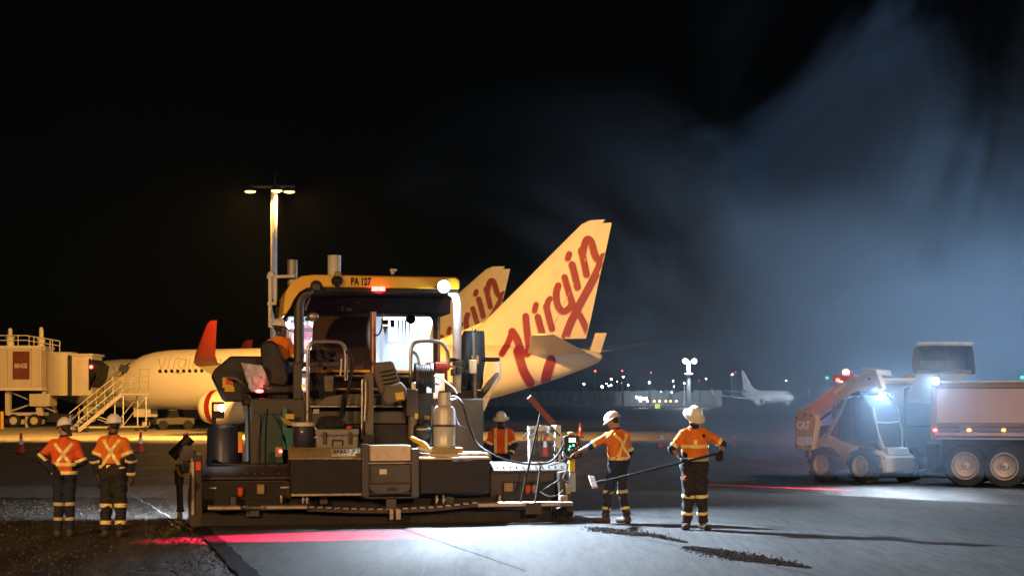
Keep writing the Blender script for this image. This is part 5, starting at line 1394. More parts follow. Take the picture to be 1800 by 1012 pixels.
c5 = small_lamp("work_lamp", 549, 551, 8.9, tb, .06, (-.2, 1, -.3))  # lamp added on the tray edge to light the cab
spot("added_cab_light", PV.world(c5 + Vector((-.05, .25, -.1))), PV.world(PV.pt(526, 605, 11.5)), 420, LED, 100, .6, .06)
PR("step_rail", 505, 617, 560, 621, 11.35, 11.4, P_grey, tb)
PR("fender", 505, 622, 560, 652, 11.2, 13.0, M_cabw, tb, .03)
# upright rack, brightly lit, right of the tray
rk = thing("pipe_rack", "brightly lit rack of white upright pipes beyond the paver, right of the rusty tray", "rack", PV.world((1.2, 11.5, 0)), PV.rz)
AUTH[rk.name] = Vector((1.2, 11.5, 0))
for x0, x1, m in ((683, 686, P_whitep), (694, 699, P_label), (702, 706, P_whitep), (709, 711, P_whitep), (715, 719, P_whitep), (722, 724, P_label), (726, 728, P_whitep)):
    PR("upright_pipe", x0, 545, x1, 640, 11.2, 11.35, m, rk, .01)
mb = MB(); mb.cyl(PV.pt(738.5, 650, 11.0), PV.pt(738.5, 545, 11.0), .15, n=16); mb.sphere(PV.pt(738.5, 553, 10.95), .17, 10); obj("white_column", mb, P_whitep, rk)
for y0, y1, x0, x1, m in ((556, 562, 668, 747, P_ochre), (570, 573, 668, 684, P_ochre), (560, 564, 744, 760, P_whitep), (600, 604, 684, 735, P_grey)):
    PR("cross_rail", x0, y0, x1, y1, 11.0, 11.15, m, rk, .01)
for i in range(5):
    x = 746 + i * 2; PT("rack_hose", [(x, 552, 11), (x + 5, 562, 11), (x + 2, 580, 11), (x - 3, 600, 11)], .02, P_whitep, rk, 4, 6)
PR("rack_base", 676, 640, 745, 700, 11, 12, P_grey, rk); PR("tool_box", 684, 575, 700, 602, 11.4, 11.9, pm("box_blue_grey", (.35, .4, .45), .5), rk)
mb = MB(); mb.box((PV.pt(676, 700, 11).x, 11, 0), (PV.pt(745, 700, 11).x, 12, .6)); obj("rack_plinth", mb, P_black, rk)
# ---------------------------------------------------------------- tipper truck being filled, far right
M_tray = pm("tray_dusty_pink_paint", (.42, .29, .28), .55, var=.08, scale=2, dirt=(.25, .2, .19), dirt_amt=.2, streak=True)
M_tray2 = pm("tray_rail_brown", (.2, .13, .11), .5, var=.15, scale=5)
M_alloy = pm("polished_wheel_alloy", (.55, .47, .42), .35, .6, var=.04)
M_gl = pm("cab_glass", (.06, .09, .11), .08, var=.1, spec=.8)
TRO = WF.gd(1640, 857); TRO.y = 37.6; TRO.x = (1640 - 900) * 37.6 / F_PX
TR = Frame((TRO.x, TRO.y, 0), radians(-24))
tr = thing("tipper_truck", "pinkish high sided tipper truck at the right edge, tray under the loader's bucket", "truck", TR.loc, TR.rz)
def zt2(x, y): return (1400 + x / 3.3725, 580 + y / 3.3725)
def trr(mb, x0, y0, x1, y1, d0, d1): return TR.rect(mb, *zt2(x0, y0), *zt2(x1, y1), d0, d1)
mb = MB(); a = TR.pt(*zt2(812, 345), 0); e = TR.pt(*zt2(812, 545), 0)
XR = 6.4
def trbox(mb, x0, x1, z0, z1, y0, y1): return mb.box((x0, y0, z0), (x1, y1, z1))
ztop = TR.pt(*zt2(850, 345), 0).z; zmid = TR.pt(*zt2(850, 542), 0).z; zlow = TR.pt(*zt2(850, 645), 0).z; zcap = TR.pt(*zt2(850, 300), 0).z
trbox(mb, 0.06, XR, zmid, ztop, .03, .12); trbox(mb, 0.06, XR, zmid, ztop, 2.3, 2.4); trbox(mb, XR, XR + .1, zmid, ztop + .4, .03, 2.4); trbox(mb, 0.06, XR, zmid - .1, zmid, .03, 2.4)
tray = obj("tray", mb, M_tray, tr)
mb = MB(); trbox(mb, -.02, XR, ztop, zcap - .05, -.02, .14); trbox(mb, -.02, XR, ztop, zcap - .05, 2.28, 2.42)
obj("top_rail", mb, M_tray2, tray, bevel=.02)
mb = MB(); trbox(mb, -.04, XR, zcap - .05, zcap, -.05, .18); obj("rail_cap", mb, pm("dusty_cap", (.5, .52, .5), .7, var=.25, bump=.3), tray, bevel=.02)
mb = MB(); trbox(mb, -.05, .08, zmid - .4, zcap, -.03, .1); obj("corner_post", mb, M_tray2, tray)
for i in range(3):
    z = zmid - .02 - i * .11; mb = MB(); trbox(mb, 0.05, XR, z - .08, z, -.01 - .015 * i, .2); obj("side_rail", mb, M_tray2 if i != 2 else M_tray, tr, bevel=.012)
mb = MB(); trbox(mb, .05, XR, zlow, zmid - .36, .0, .3); obj("chassis_skirt", mb, M_tray, tr)
for zx in (822, 1023, 1228):
    p = TR.pt(*zt2(zx, 592), -.05)
    mb = MB(); mb.sphere(p, (.05, .03, .035), 10); obj("marker_lamp", mb, M_lampglass_r if zx == 822 else M_lampglass_o, tr)
mb = MB(); trbox(mb, .3, XR, .72, .95, .5, .62); trbox(mb, .3, XR, .72, .95, 1.8, 1.92); obj("chassis", mb, M_black, tr)
wc = []
for zx in (1000, 1232):
    p = TR.pt(*zt2(zx, 808), .06); wc.append(p.x)
wc.append(wc[1] + (wc[1] - wc[0]))
for wx in wc:
    for y0, sgn in ((.06, 1), (2.36, -1)):
        c = (wx, y0, .48)
        mb = MB(); mb.lathe([(.02, .27), (0, .33), (.02, .45), (.06, .48), (.24, .48), (.3, .44), (.31, .27)], c, (0, sgn, 0), 32, cap=False)
        w = obj("tyre", mb, M_rubber, tr)
        mb = MB(); mb.lathe([(0, .31), (.0, .29), (.04, .27), (.17, .24), (.18, .1), (.10, .095), (.06, .08), (.05, .02)], c, (0, sgn, 0), 28, cap=False); obj("wheel_rim", mb, M_alloy, w)
        mb = MB()
        for k in range(10):
            a = 2 * pi * k / 10; q = Vector((wx + .165 * cos(a), y0 + sgn * .165, .48 + .165 * sin(a))); mb.cyl(q, q + Vector((0, -sgn * .04, 0)), .016, n=6)
        obj("wheel_nuts", mb, M_steel, w, kind='stuff')
mb = MB(); trbox(mb, .15, XR, .5, zlow + .02, .34, 2.1); obj("underbody", mb, M_black, tr)
mb = MB(); mb.box((-.15, .1, .4), (.05, .6, .95)); obj("mud_flap", mb, M_rubber, tr)
# raised rear flap behind the post
mb = MB()
pts = [TR.pt(1612, 653, .55), TR.pt(1706, 653, .55), TR.pt(1660, 712, .42), TR.pt(1592, 706, .42)]
mb.prism(pts, (0, .05, .02)); obj("tail_flap", mb, pm("frosted_steel_flap", (.33, .36, .36), .5, .3, var=.2, scale=4), tr)
mb = MB(); mb.tube([TR.pt(1612, 653, .54), TR.pt(1706, 653, .54)], .04, 8); obj("flap_hinge", mb, M_steel, tr)
p = TR.pt(*zt2(838, 302), -.1)
mb = MB(); mb.lathe([(0, .05), (.06, .1), (.1, .1)], p, (-.3, -1, -.1), 14); lh = obj("work_lamp", mb, M_black, tr)
mb = MB(); mb.sphere(p + Vector((-.02, -.12, 0)), .075, 12); obj("lamp_glass", mb, M_lampglass_w, lh)
wl = TR.world(p + Vector((-.1, -.3, 0)))
spot("truck_work_light", wl, (9.0, 33, 0), 500, LED, 130, .7, .08)

# ---------------------------------------------------------------- skid steer loader
M_ylw = pm("loader_yellow", (.5, .31, .09), .55, var=.12, scale=4, dirt=(.2, .15, .09), dirt_amt=.25)
LC = Vector((8.55, 39.7, 0)); LH = radians(-50)
ld = thing("skid_steer_loader", "dusty yellow skid steer loader with its arms raised, marked CAT on the rear", "loader", LC, LH)
LF = Frame(LC, LH)
def slab(mb, pts, y0, y1): return mb.loft([[(x, y, z) for x, z in pts] for y in (y0, y1)])
mb = MB(); slab(mb, [(-1.3, .42), (-1.3, .95), (-.75, 1.0), (.75, .78), (.95, .5), (.9, .3), (-1.1, .3)], -.62, .62); obj("chassis", mb, M_ylw, ld, bevel=.03)
mb = MB(); slab(mb, [(-1.45, .55), (-1.45, 1.3), (-.6, 1.38), (-.6, .9)], -.6, .6); obj("engine_hood", mb, M_dark, ld, bevel=.03)
for s in (-1, 1):
    mb = MB(); slab(mb, [(-1.52, .75), (-1.55, 1.55), (-1.42, 1.72), (-.98, 1.72), (-.85, 1.5), (-1.0, .75)], s * .66, s * .86)
    tw = obj("arm_tower", mb, M_ylw, ld, bevel=.02)
    mb = MB(); slab(mb, [(-1.35, 1.72), (-1.1, 1.5), (.1, 2.12), (.75, 2.34), (1.02, 2.2), (1.1, 2.24), (.95, 2.55), (.7, 2.6), (-.1, 2.4)], s * .69, s * .84)
    arm = obj("lift_arm", mb, M_ylw, ld, bevel=.02)
    if s < 0:
        mb = MB(); slab(mb, [(-.35, 2.17), (-.3, 2.1), (.05, 2.33), (.0, 2.4)], s * .842, s * .85); obj("decal_strip", mb, pm("pale_yellow_decal", (.65, .55, .12), .5), arm)
    mb = MB(); mb.cyl((-.75, s * .72, .95), (-.2, s * .72, 1.75), .055, n=12); mb.cyl((-.2, s * .72, 1.75), (.1, s * .72, 2.25), .032, n=10); obj("lift_cylinder", mb, M_steel, ld)
    mb = MB(); slab(mb, [(-.95, .95), (-.75, 1.15), (.4, .78), (.6, .55), (.4, .5), (-.8, .7)], s * .63, s * .72); obj("side_fender", mb, M_ylw, ld)
    for x in (-.62, .55):
        c = (x, s * .66, .42)
        mb = MB(); mb.lathe([(0, .2), (.02, .33), (.06, .4), (.26, .4), (.31, .33), (.32, .2)], c, (0, s, 0), 28, cap=False)
        for k in range(18):
            a = 2 * pi * k / 18
            mb.obox((x + .405 * cos(a), s * (.66 + .16), .42 + .405 * sin(a)), (.06, .3, .05), Matrix.Rotation(-a + pi / 2, 3, 'Y') @ Matrix.Rotation(.35 * (1 if k % 2 else -1), 3, 'Z'))
        ty = obj("tyre", mb, M_rubber, ld)
        mb = MB(); mb.lathe([(.325, .24), (.33, .22), (.26, .2), (.24, .1), (.29, .09), (.3, .01)], c, (0, s, 0), 24, cap=False); obj("wheel_rim", mb, M_ylw, ty)
# cab: frame, side screens, front door
mb = MB()
for s in (-1, 1):
    mb.tube([(-.55, s * .52, .95), (-.6, s * .52, 1.9), (-.5, s * .5, 2.12), (.2, s * .5, 2.12), (.5, s * .5, 1.8), (.72, s * .5, .85)], .05, 8)
mb.tube([(-.5, -.5, 2.12), (-.5, .5, 2.12)], .05, 8); mb.tube([(.2, -.5, 2.12), (.2, .5, 2.12)], .05, 8)
cabf = obj("cab_frame", mb, M_black, ld)
mb = MB(); mb.box((-.52, -.5, 2.1), (.22, .5, 2.17)); obj("cab_roof", mb, M_ylw, ld, bevel=.02)
mb = MB(); slab(mb, [(-.5, 1.0), (-.52, 1.95), (.2, 2.05), (.45, 1.75), (.62, 1.0)], -.5, -.485); obj("side_screen", mb, M_dark, ld)
mb = MB(); mb.loft([[(.22 + dx, y, 2.06) , (.5 + dx, y, 1.78), (.74 + dx, y, .8), (.7 + dx, y, .78)] for dx, y in ((0, -.45), (0, .45))]); obj("front_door_glass", mb, M_gl, ld)
mb = MB()
mb.tube([(.24, -.47, 2.05), (.52, -.47, 1.78), (.66, -.47, 1.2), (.74, -.36, .86), (.76, -.2, .78), (.76, .2, .78), (.74, .36, .86), (.66, .47, 1.2), (.52, .47, 1.78), (.24, .47, 2.05)], .035, 8)
mb.tube([(.60, -.46, 1.45), (.63, 0, 1.43), (.60, .46, 1.45)], .02, 6)
obj("door_frame", mb, M_galv, ld)
mb = MB(); slab(mb, [(.74, .78), (.98, .62), (.98, .28), (.8, .22)], -.56, .56); obj("front_apron", mb, pm("front_plate_pale", (.45, .4, .33), .5, var=.15), ld, bevel=.03)
mb = MB(); slab(mb, [(.72, .86), (.9, .84), (.95, .66), (.78, .66)], -.4, .4); obj("door_step", mb, M_galv, ld, bevel=.02)
mb = MB(); mb.cyl((.85, -.84, 2.42), (.85, .84, 2.42), .07, n=12); obj("cross_tube", mb, M_ylw, ld)
for k, (x, z) in enumerate(((.2, 2.05), (-.3, 1.8), (-.8, 1.55))):
    mb = MB(); mb.tube([(-1.1, -.66, 1.2 - .05 * k), (-.9, -.69 - .01 * k, 1.45), (x - .3, -.68, z - .12), (x, -.67, z)], .017, 6, round_=5); obj("hydraulic_hose", mb, P_hose, ld)
mb = MB(); slab(mb, [(.55, 2.6), (.95, 2.55), (.92, 2.66), (.5, 2.72)], -.86, -.3); obj("arm_plate", mb, pm("pale_worn_plate", (.5, .48, .42), .5, var=.2), ld)
for i in range(5):
    mb = MB(); mb.box((-.45 + i * .16, -.515, 1.05), (-.41 + i * .16, -.503, 1.95)); obj("guard_bar", mb, M_dark, ld)
for x, z in ((-1.45, 1.55), (-1.0, 1.6), (-1.45, .85), (-1.05, .85), (.72, 2.46), (-1.2, 1.62)):
    mb = MB(); mb.cyl((x, -.875, z), (x, -.84, z), .035, n=8); obj("pivot_pin", mb, M_dark, ld)
# second loader behind the truck, of which the raised bucket shows
wl2 = thing("wheel_loader", "dark loader behind the truck, its wide bucket lifted above the tray", "loader", (10.4, 42.6, 0)); Yw = 41.0
M_bucket = pm("worn_bucket_steel", (.16, .17, .18), .4, .6, var=.25, scale=5)
def bwp(x, y, Y): return WF.pt(x, y, Y)
prof = [(0, .62), (.35, .5), (.5, .25), (.42, .02), (.1, -.12), (-.35, -.12)]
x0, x1, zc_ = bwp(1613, 640, Yw).x, bwp(1708, 640, Yw).x, bwp(1613, 650, Yw).z
outer = [(x, Yw + .03 + y, zc_ + z) for x in (x0,) for y, z in prof]
mb = MB()
inn = [(y, z) for y, z in prof]; out = [(y + .03 * (1 if y > 0 else 0), z + (.03 if i == 0 else -.04)) for i, (y, z) in enumerate(prof)]
loop = inn + out[::-1]
mb.loft([[(x, Yw + y, zc_ + z) for y, z in loop] for x in (x0, x1)]); bk = obj("bucket", mb, M_bucket, wl2)
for xx in (x0 - .02, x1 - .01):
    mb = MB(); mb.loft([[(x, Yw + y, zc_ + z) for y, z in prof] for x in (xx, xx + .03)]); obj("bucket_side", mb, M_bucket, bk)
mb = MB(); mb.tube([(x0 - .03, Yw, zc_ + .64), (x0 + .4, Yw, zc_ + .655), (x1 - .4, Yw, zc_ + .65), (x1 + .03, Yw, zc_ + .64)], .05, 8); obj("bucket_edge", mb, pm("frosty_edge_steel", (.6, .62, .6), .6, .2, var=.25, bump=.3), bk)
for xx in (x0 + .25, x1 - .35):
    mb = MB(); mb.loft([[(xx + dx, Yw + .5, zc_ + .1), (xx + dx, Yw + 2.0, 1.9), (xx + dx, Yw + 2.2, 2.1), (xx + dx, Yw + .6, zc_ + .35)] for dx in (0, .12)]); obj("lift_arm", mb, M_ylw, wl2)
mb = MB(); mb.box((x0 - .1, Yw + 1.4, .5), (x1 + .1, Yw + 3.6, 1.3)); mb2 = MB(); obj("body", mb, M_dark, wl2, bevel=.05)
mb = MB(); mb.box((x0 + .15, Yw + 2.0, 1.3), (x1 - .15, Yw + 3.2, 2.5)); obj("cab", mb, M_gl, wl2, bevel=.05)
for xx in (x0 - .2, x1 - .15):
    for yy in (1.6, 3.2):
        mb = MB(); mb.lathe([(0, .3), (.03, .48), (.3, .48), (.33, .3)], (xx, Yw + yy, .5), (1, 0, 0), 20, cap=False); obj("tyre", mb, M_rubber, wl2)
# orange beacon bar and lamps on the cab
mb = MB(); mb.box((-.38, -.84, 2.42), (.12, -.5, 2.56)); bar_ = obj("beacon_bar", mb, pm("orange_red_plastic", (.5, .08, .03), .4), ld, bevel=.02)
mb = MB(); mb.lathe([(0, .075), (.1, .07), (.14, .04)], (-.1, -.68, 2.56), (0, 0, 1), 14); obj("beacon", mb, M_lampglass_r, bar_)
mb = MB(); mb.sphere((-.1, -.68, 2.63), .075, 10); obj("beacon_core", mb, pm("hot_beacon_core", (1, .6, .5), .3, emit=(1, .55, .45), estr=60), bar_)
mb = MB(); mb.sphere((-.2, -.86, 2.44), (.06, .03, .04), 10); obj("tail_lamp", mb, M_lampglass_r, bar_)
p = LF.pt(1554, 695, -.55)
mb = MB(); mb.lathe([(0, .04), (.05, .09), (.08, .09)], p, (.2, -1, -.1), 14); lh = obj("work_lamp", mb, M_black, ld)
mb = MB(); mb.sphere(p + Vector((.02, -.1, 0)), .075, 12); obj("lamp_glass", mb, M_lampglass_w, lh)
spot("loader_work_light", LF.world(p + Vector((.08, -.3, 0))), (8.5, 33, 0), 700, LED, 140, .7, .08)
# lettering on the rear tower
ctr = Vector((-1.5, -.864, 1.36))
obj("maker_lettering", text_mb("CAT", .24, (-1.46, -.868, 1.28), (1, 0, 0), (0, 0, 1), .008, .012, fit=.42), M_white, ld)
mb = MB(); mb.prism([(-1.42, -.862, 1.24), (-1.02, -.862, 1.24), (-1.22, -.862, 1.36)], (0, -.003, 0)); obj("maker_triangle", mb, pm("logo_yellow", (.7, .42, .03), .5), ld)
mb = MB()
for i, (x, w) in enumerate(((-1.44, .06), (-1.36, .06), (-1.28, .06), (-1.19, .1), (-1.06, .07))):
    mb.box((x, -.866, .86 + (.02 if i > 2 else 0)), (x + w, -.861, 1.08))
obj("white_marking", mb, M_white, ld, kind='stuff')
spot("assumed_red_line_light", LF.world((-.3, -.9, 2.35)), (5.9, 37.3, 0), 3400, (1, .02, .06), 62, .1, .004, scale=(1, .055, 1))  # assumed source on the loader for the red ground line

# ---------------------------------------------------------------- assumed light tower, unseen beyond the right edge, for light on truck and ground
lt = thing("added_light_tower", "assumed portable light tower beside the truck, unseen beyond the right edge", "light tower", (21, 47, 0))
mb = MB(); mb.box((20, 46.3, .3), (22, 47.7, 1.5)); obj("generator_box", mb, M_white, lt, bevel=.05)
mb = MB(); mb.cyl((21, 47, 1.5), (21, 47, 9), .09, .06); mb.bar((20.2, 47, 9), (21.8, 47, 9), .08, .08); obj("pole", mb, M_galv, lt)
for dx in (-.7, -.25, .25, .7):
    mb = MB(); mb.box((21 + dx - .18, 46.8, 8.8), (21 + dx + .18, 46.95, 9.1)); hd = obj("lamp_head", mb, M_black, lt)
    mb = MB(); mb.box((21 + dx - .15, 46.78, 8.83), (21 + dx + .15, 46.8, 9.07)); obj("lamp_glass", mb, M_lampglass_w, hd)
for x in (20.2, 21.8):
    mb = MB(); mb.cyl((x, 46.2, .35), (x, 46.45, .35), .35, n=16); obj("wheel", mb, M_rubber, lt)
spot("added_tower_light", (20.9, 46.6, 8.9), (12, 38, 0), 2600, LED, 90, .7, .15, lt)
spot("added_tower_light", (20.9, 46.6, 9.0), (4.5, 44, 0), 9500, (.6, .79, 1), 84, .8, .15, lt)
# ---------------------------------------------------------------- people: smooth bodies grown around a posed skeleton
class Field:
    """distance field on a grid, filled primitive by primitive"""
    def __init__(s, lo, hi, h):
        s.lo = np.array(lo, float); s.h = h
        s.n = np.ceil((np.array(hi, float) - s.lo) / h).astype(int) + 1
        s.d = np.full(s.n, 1.0, np.float32)
        s.ax = [(s.lo[i] + h * np.arange(s.n[i])).astype(np.float32) for i in range(3)]
    def grid(s): return s.ax[0][:, None, None], s.ax[1][None, :, None], s.ax[2][None, None, :]
    def _blk(s, a, b):
        i0 = np.clip(np.floor((a - s.lo) / s.h).astype(int), 0, s.n); i1 = np.clip(np.ceil((b - s.lo) / s.h).astype(int) + 1, 0, s.n)
        sl = tuple(slice(i0[i], i1[i]) for i in range(3))
        return sl, s.ax[0][sl[0]][:, None, None], s.ax[1][sl[1]][None, :, None], s.ax[2][sl[2]][None, None, :]
    def _min(s, sl, d, k):
        a = s.d[sl]
        if a.size == 0: return
        hh = np.maximum(k - np.abs(a - d), 0) / k
        s.d[sl] = np.minimum(a, d) - hh * hh * k * .25
    def cap(s, p, q, r0, r1, k=.02):
        p, q = np.array(p, float), np.array(q, float); m = max(r0, r1) + k + 3 * s.h
        sl, X, Y, Z = s._blk(np.minimum(p, q) - m, np.maximum(p, q) + m)
        b = q - p; L = max(b @ b, 1e-9)
        t = np.clip(((X - p[0]) * b[0] + (Y - p[1]) * b[1] + (Z - p[2]) * b[2]) / L, 0, 1)
        d = np.sqrt((X - p[0] - t * b[0]) ** 2 + (Y - p[1] - t * b[1]) ** 2 + (Z - p[2] - t * b[2]) ** 2) - (r0 + (r1 - r0) * t)
        s._min(sl, d, k)
    def ell(s, c, r, R=None, k=.02):
        c, r = np.array(c, float), np.array(r, float); m = max(r) + k + 3 * s.h
        sl, X, Y, Z = s._blk(c - m, c + m)
        X, Y, Z = X - c[0], Y - c[1], Z - c[2]
        if R is not None:
            R = np.array(R)
            X, Y, Z = [X * R[0, i] + Y * R[1, i] + Z * R[2, i] for i in range(3)]
        g = np.sqrt((X / r[0]) ** 2 + (Y / r[1]) ** 2 + (Z / r[2]) ** 2)
        g2 = np.sqrt((X / r[0] ** 2) ** 2 + (Y / r[1] ** 2) ** 2 + (Z / r[2] ** 2) ** 2) + 1e-6
        s._min(sl, g * (g - 1) / g2, k)
    def mesh(s):
        """surface nets"""
        d = s.d; ins = d < 0
        nx, ny, nz = d.shape
        c = np.zeros((nx - 1, ny - 1, nz - 1), np.int8)
        for i in (0, 1):
            for j in (0, 1):
                for k in (0, 1): c += ins[i:nx - 1 + i, j:ny - 1 + j, k:nz - 1 + k]
        I = np.argwhere((c > 0) & (c < 8))
        if len(I) == 0: return MB()
        idx = np.full(c.shape, -1, np.int32); idx[I[:, 0], I[:, 1], I[:, 2]] = np.arange(len(I))
        acc = np.zeros((len(I), 3)); cnt = np.zeros(len(I))
        off = [(i, j, k) for i in (0, 1) for j in (0, 1) for k in (0, 1)]
        for a in off:
            for ax in range(3):
                if a[ax]: continue
                b = list(a); b[ax] = 1
                A = d[I[:, 0] + a[0], I[:, 1] + a[1], I[:, 2] + a[2]]; B = d[I[:, 0] + b[0], I[:, 1] + b[1], I[:, 2] + b[2]]
                m = (A < 0) != (B < 0)
                t = np.where(m, A / np.where(m, A - B, 1), 0)
                p = np.array(a, float)[None, :].repeat(len(I), 0); p[:, ax] += t
                acc[m] += p[m]; cnt[m] += 1
        V = s.lo + (I + acc / cnt[:, None]) * s.h
        Fs = []
        for ax in range(3):
            u, v = (ax + 1) % 3, (ax + 2) % 3
            sa = [slice(None)] * 3; sb = [slice(None)] * 3
            sa[ax] = slice(0, -1); sb[ax] = slice(1, None)
            for w in (u, v): sa[w] = slice(1, -1); sb[w] = slice(1, -1)
            A, B = ins[tuple(sa)], ins[tuple(sb)]
            E = np.argwhere(A != B)
            if len(E) == 0: continue
            flip = A[E[:, 0], E[:, 1], E[:, 2]]
            E = E.copy(); E[:, u] += 1; E[:, v] += 1
            def cell(du, dv):
                q = E.copy(); q[:, u] += du - 1; q[:, v] += dv - 1
                return idx[q[:, 0], q[:, 1], q[:, 2]]
            Q = np.stack([cell(0, 0), cell(1, 0), cell(1, 1), cell(0, 1)], 1)
            Q[~flip] = Q[~flip][:, ::-1]
            Q = Q[(Q >= 0).all(1)]
            Fs.append(Q)
        mb = MB(); mb.v = [tuple(p) for p in V.tolist()]; mb.f = np.concatenate(Fs).tolist(); mb.m = [0] * len(mb.f)
        return mb

def nrm(v): v = np.array(v, float); return v / np.linalg.norm(v)

def hand_prims(w, e, side, palm_n, curl, size=1.0, spread=1.0):
    """palm and five bent fingers from wrist w, pointing away from elbow e; palm_n = the way the palm faces"""
    d = nrm(np.array(w) - np.array(e)); n = np.array(palm_n, float); n = nrm(n - d * (n @ d)); s_ = np.cross(d, n) * side
    w = np.array(w, float); P = []
    for i, (o, fl, pl) in enumerate(((.031, .072, .09), (.011, .082, .095), (-.010, .076, .091), (-.029, .060, .082))):
        o *= spread
        a = w + s_ * o * .55 * size + d * .015; b = w + s_ * o * size + d * pl * size
        P.append((a, b, .0135 * size, .0115 * size))
        ang = curl * .45; p = b
        for seg, rr in ((.46, .0098), (.31, .009), (.25, .0078)):
            q = p + (d * cos(ang) + n * sin(ang)) * fl * seg * size
            P.append((p, q, rr * size, (rr - .001) * size)); p = q; ang += curl * .8
    a = w + s_ * .022 * size + d * .025; b = a + (s_ * .03 + d * .03 + n * .012) * size
    c = b + (s_ * (.012 - .02 * min(curl, 1)) + d * .03 + n * (.006 + .02 * curl)) * size; e2 = c + (d * .022 + n * (.01 + .012 * curl) - s_ * .006) * size
    P += [(a, b, .0155 * size, .0125 * size), (b, c, .0118 * size, .0102 * size), (c, e2, .0102 * size, .0085 * size)]
    return P

def skin_mat(name, col):
    m = pm(name, col, .5, var=.12, scale=30, bump=.05, bscale=80)
    return m
M_or = pm("hi_vis_orange", (.78, .20, .012), .75, var=.14, scale=7, dirt=(.4, .12, .02), dirt_amt=.12, bump=.7, bscale=16)
M_or2 = pm("hi_vis_red_orange", (.8, .12, .018), .75, var=.14, scale=7, dirt=(.42, .08, .02), dirt_amt=.12, bump=.7, bscale=16)
M_navy = pm("navy_cloth", (.014, .018, .036), .85, var=.35, scale=9, bump=.8, bscale=16)
M_navy2 = pm("dark_work_trousers", (.022, .02, .021), .85, var=.4, scale=9, dirt=(.05, .04, .03), dirt_amt=.15, bump=.8, bscale=14)
M_tape = pm("reflective_tape", (1, .82, .32), .35, .0, var=.08, scale=20, spec=.8, emit=None)
M_tape2 = pm("reflective_tape_dull", (.6, .5, .33), .5, var=.1, scale=20)
M_hat = pm("white_hard_hat", (.87, .83, .74), .35, var=.05, coat=.3)
M_boot = pm("brown_work_boot", (.075, .05, .03), .75, var=.3, bump=.3, bscale=30)
M_boot2 = pm("black_work_boot", (.03, .026, .022), .75, var=.3, bump=.3, bscale=30)
M_glove = pm("black_glove", (.016, .016, .016), .8, var=.2, bump=.2)
M_hair = pm("dark_hair", (.018, .012, .008), .6, var=.3, scale=60, bump=.4, bscale=90)
M_eye = pm("eye_white", (.6, .58, .55), .3); M_iris = pm("eye_dark", (.02, .015, .01), .2)

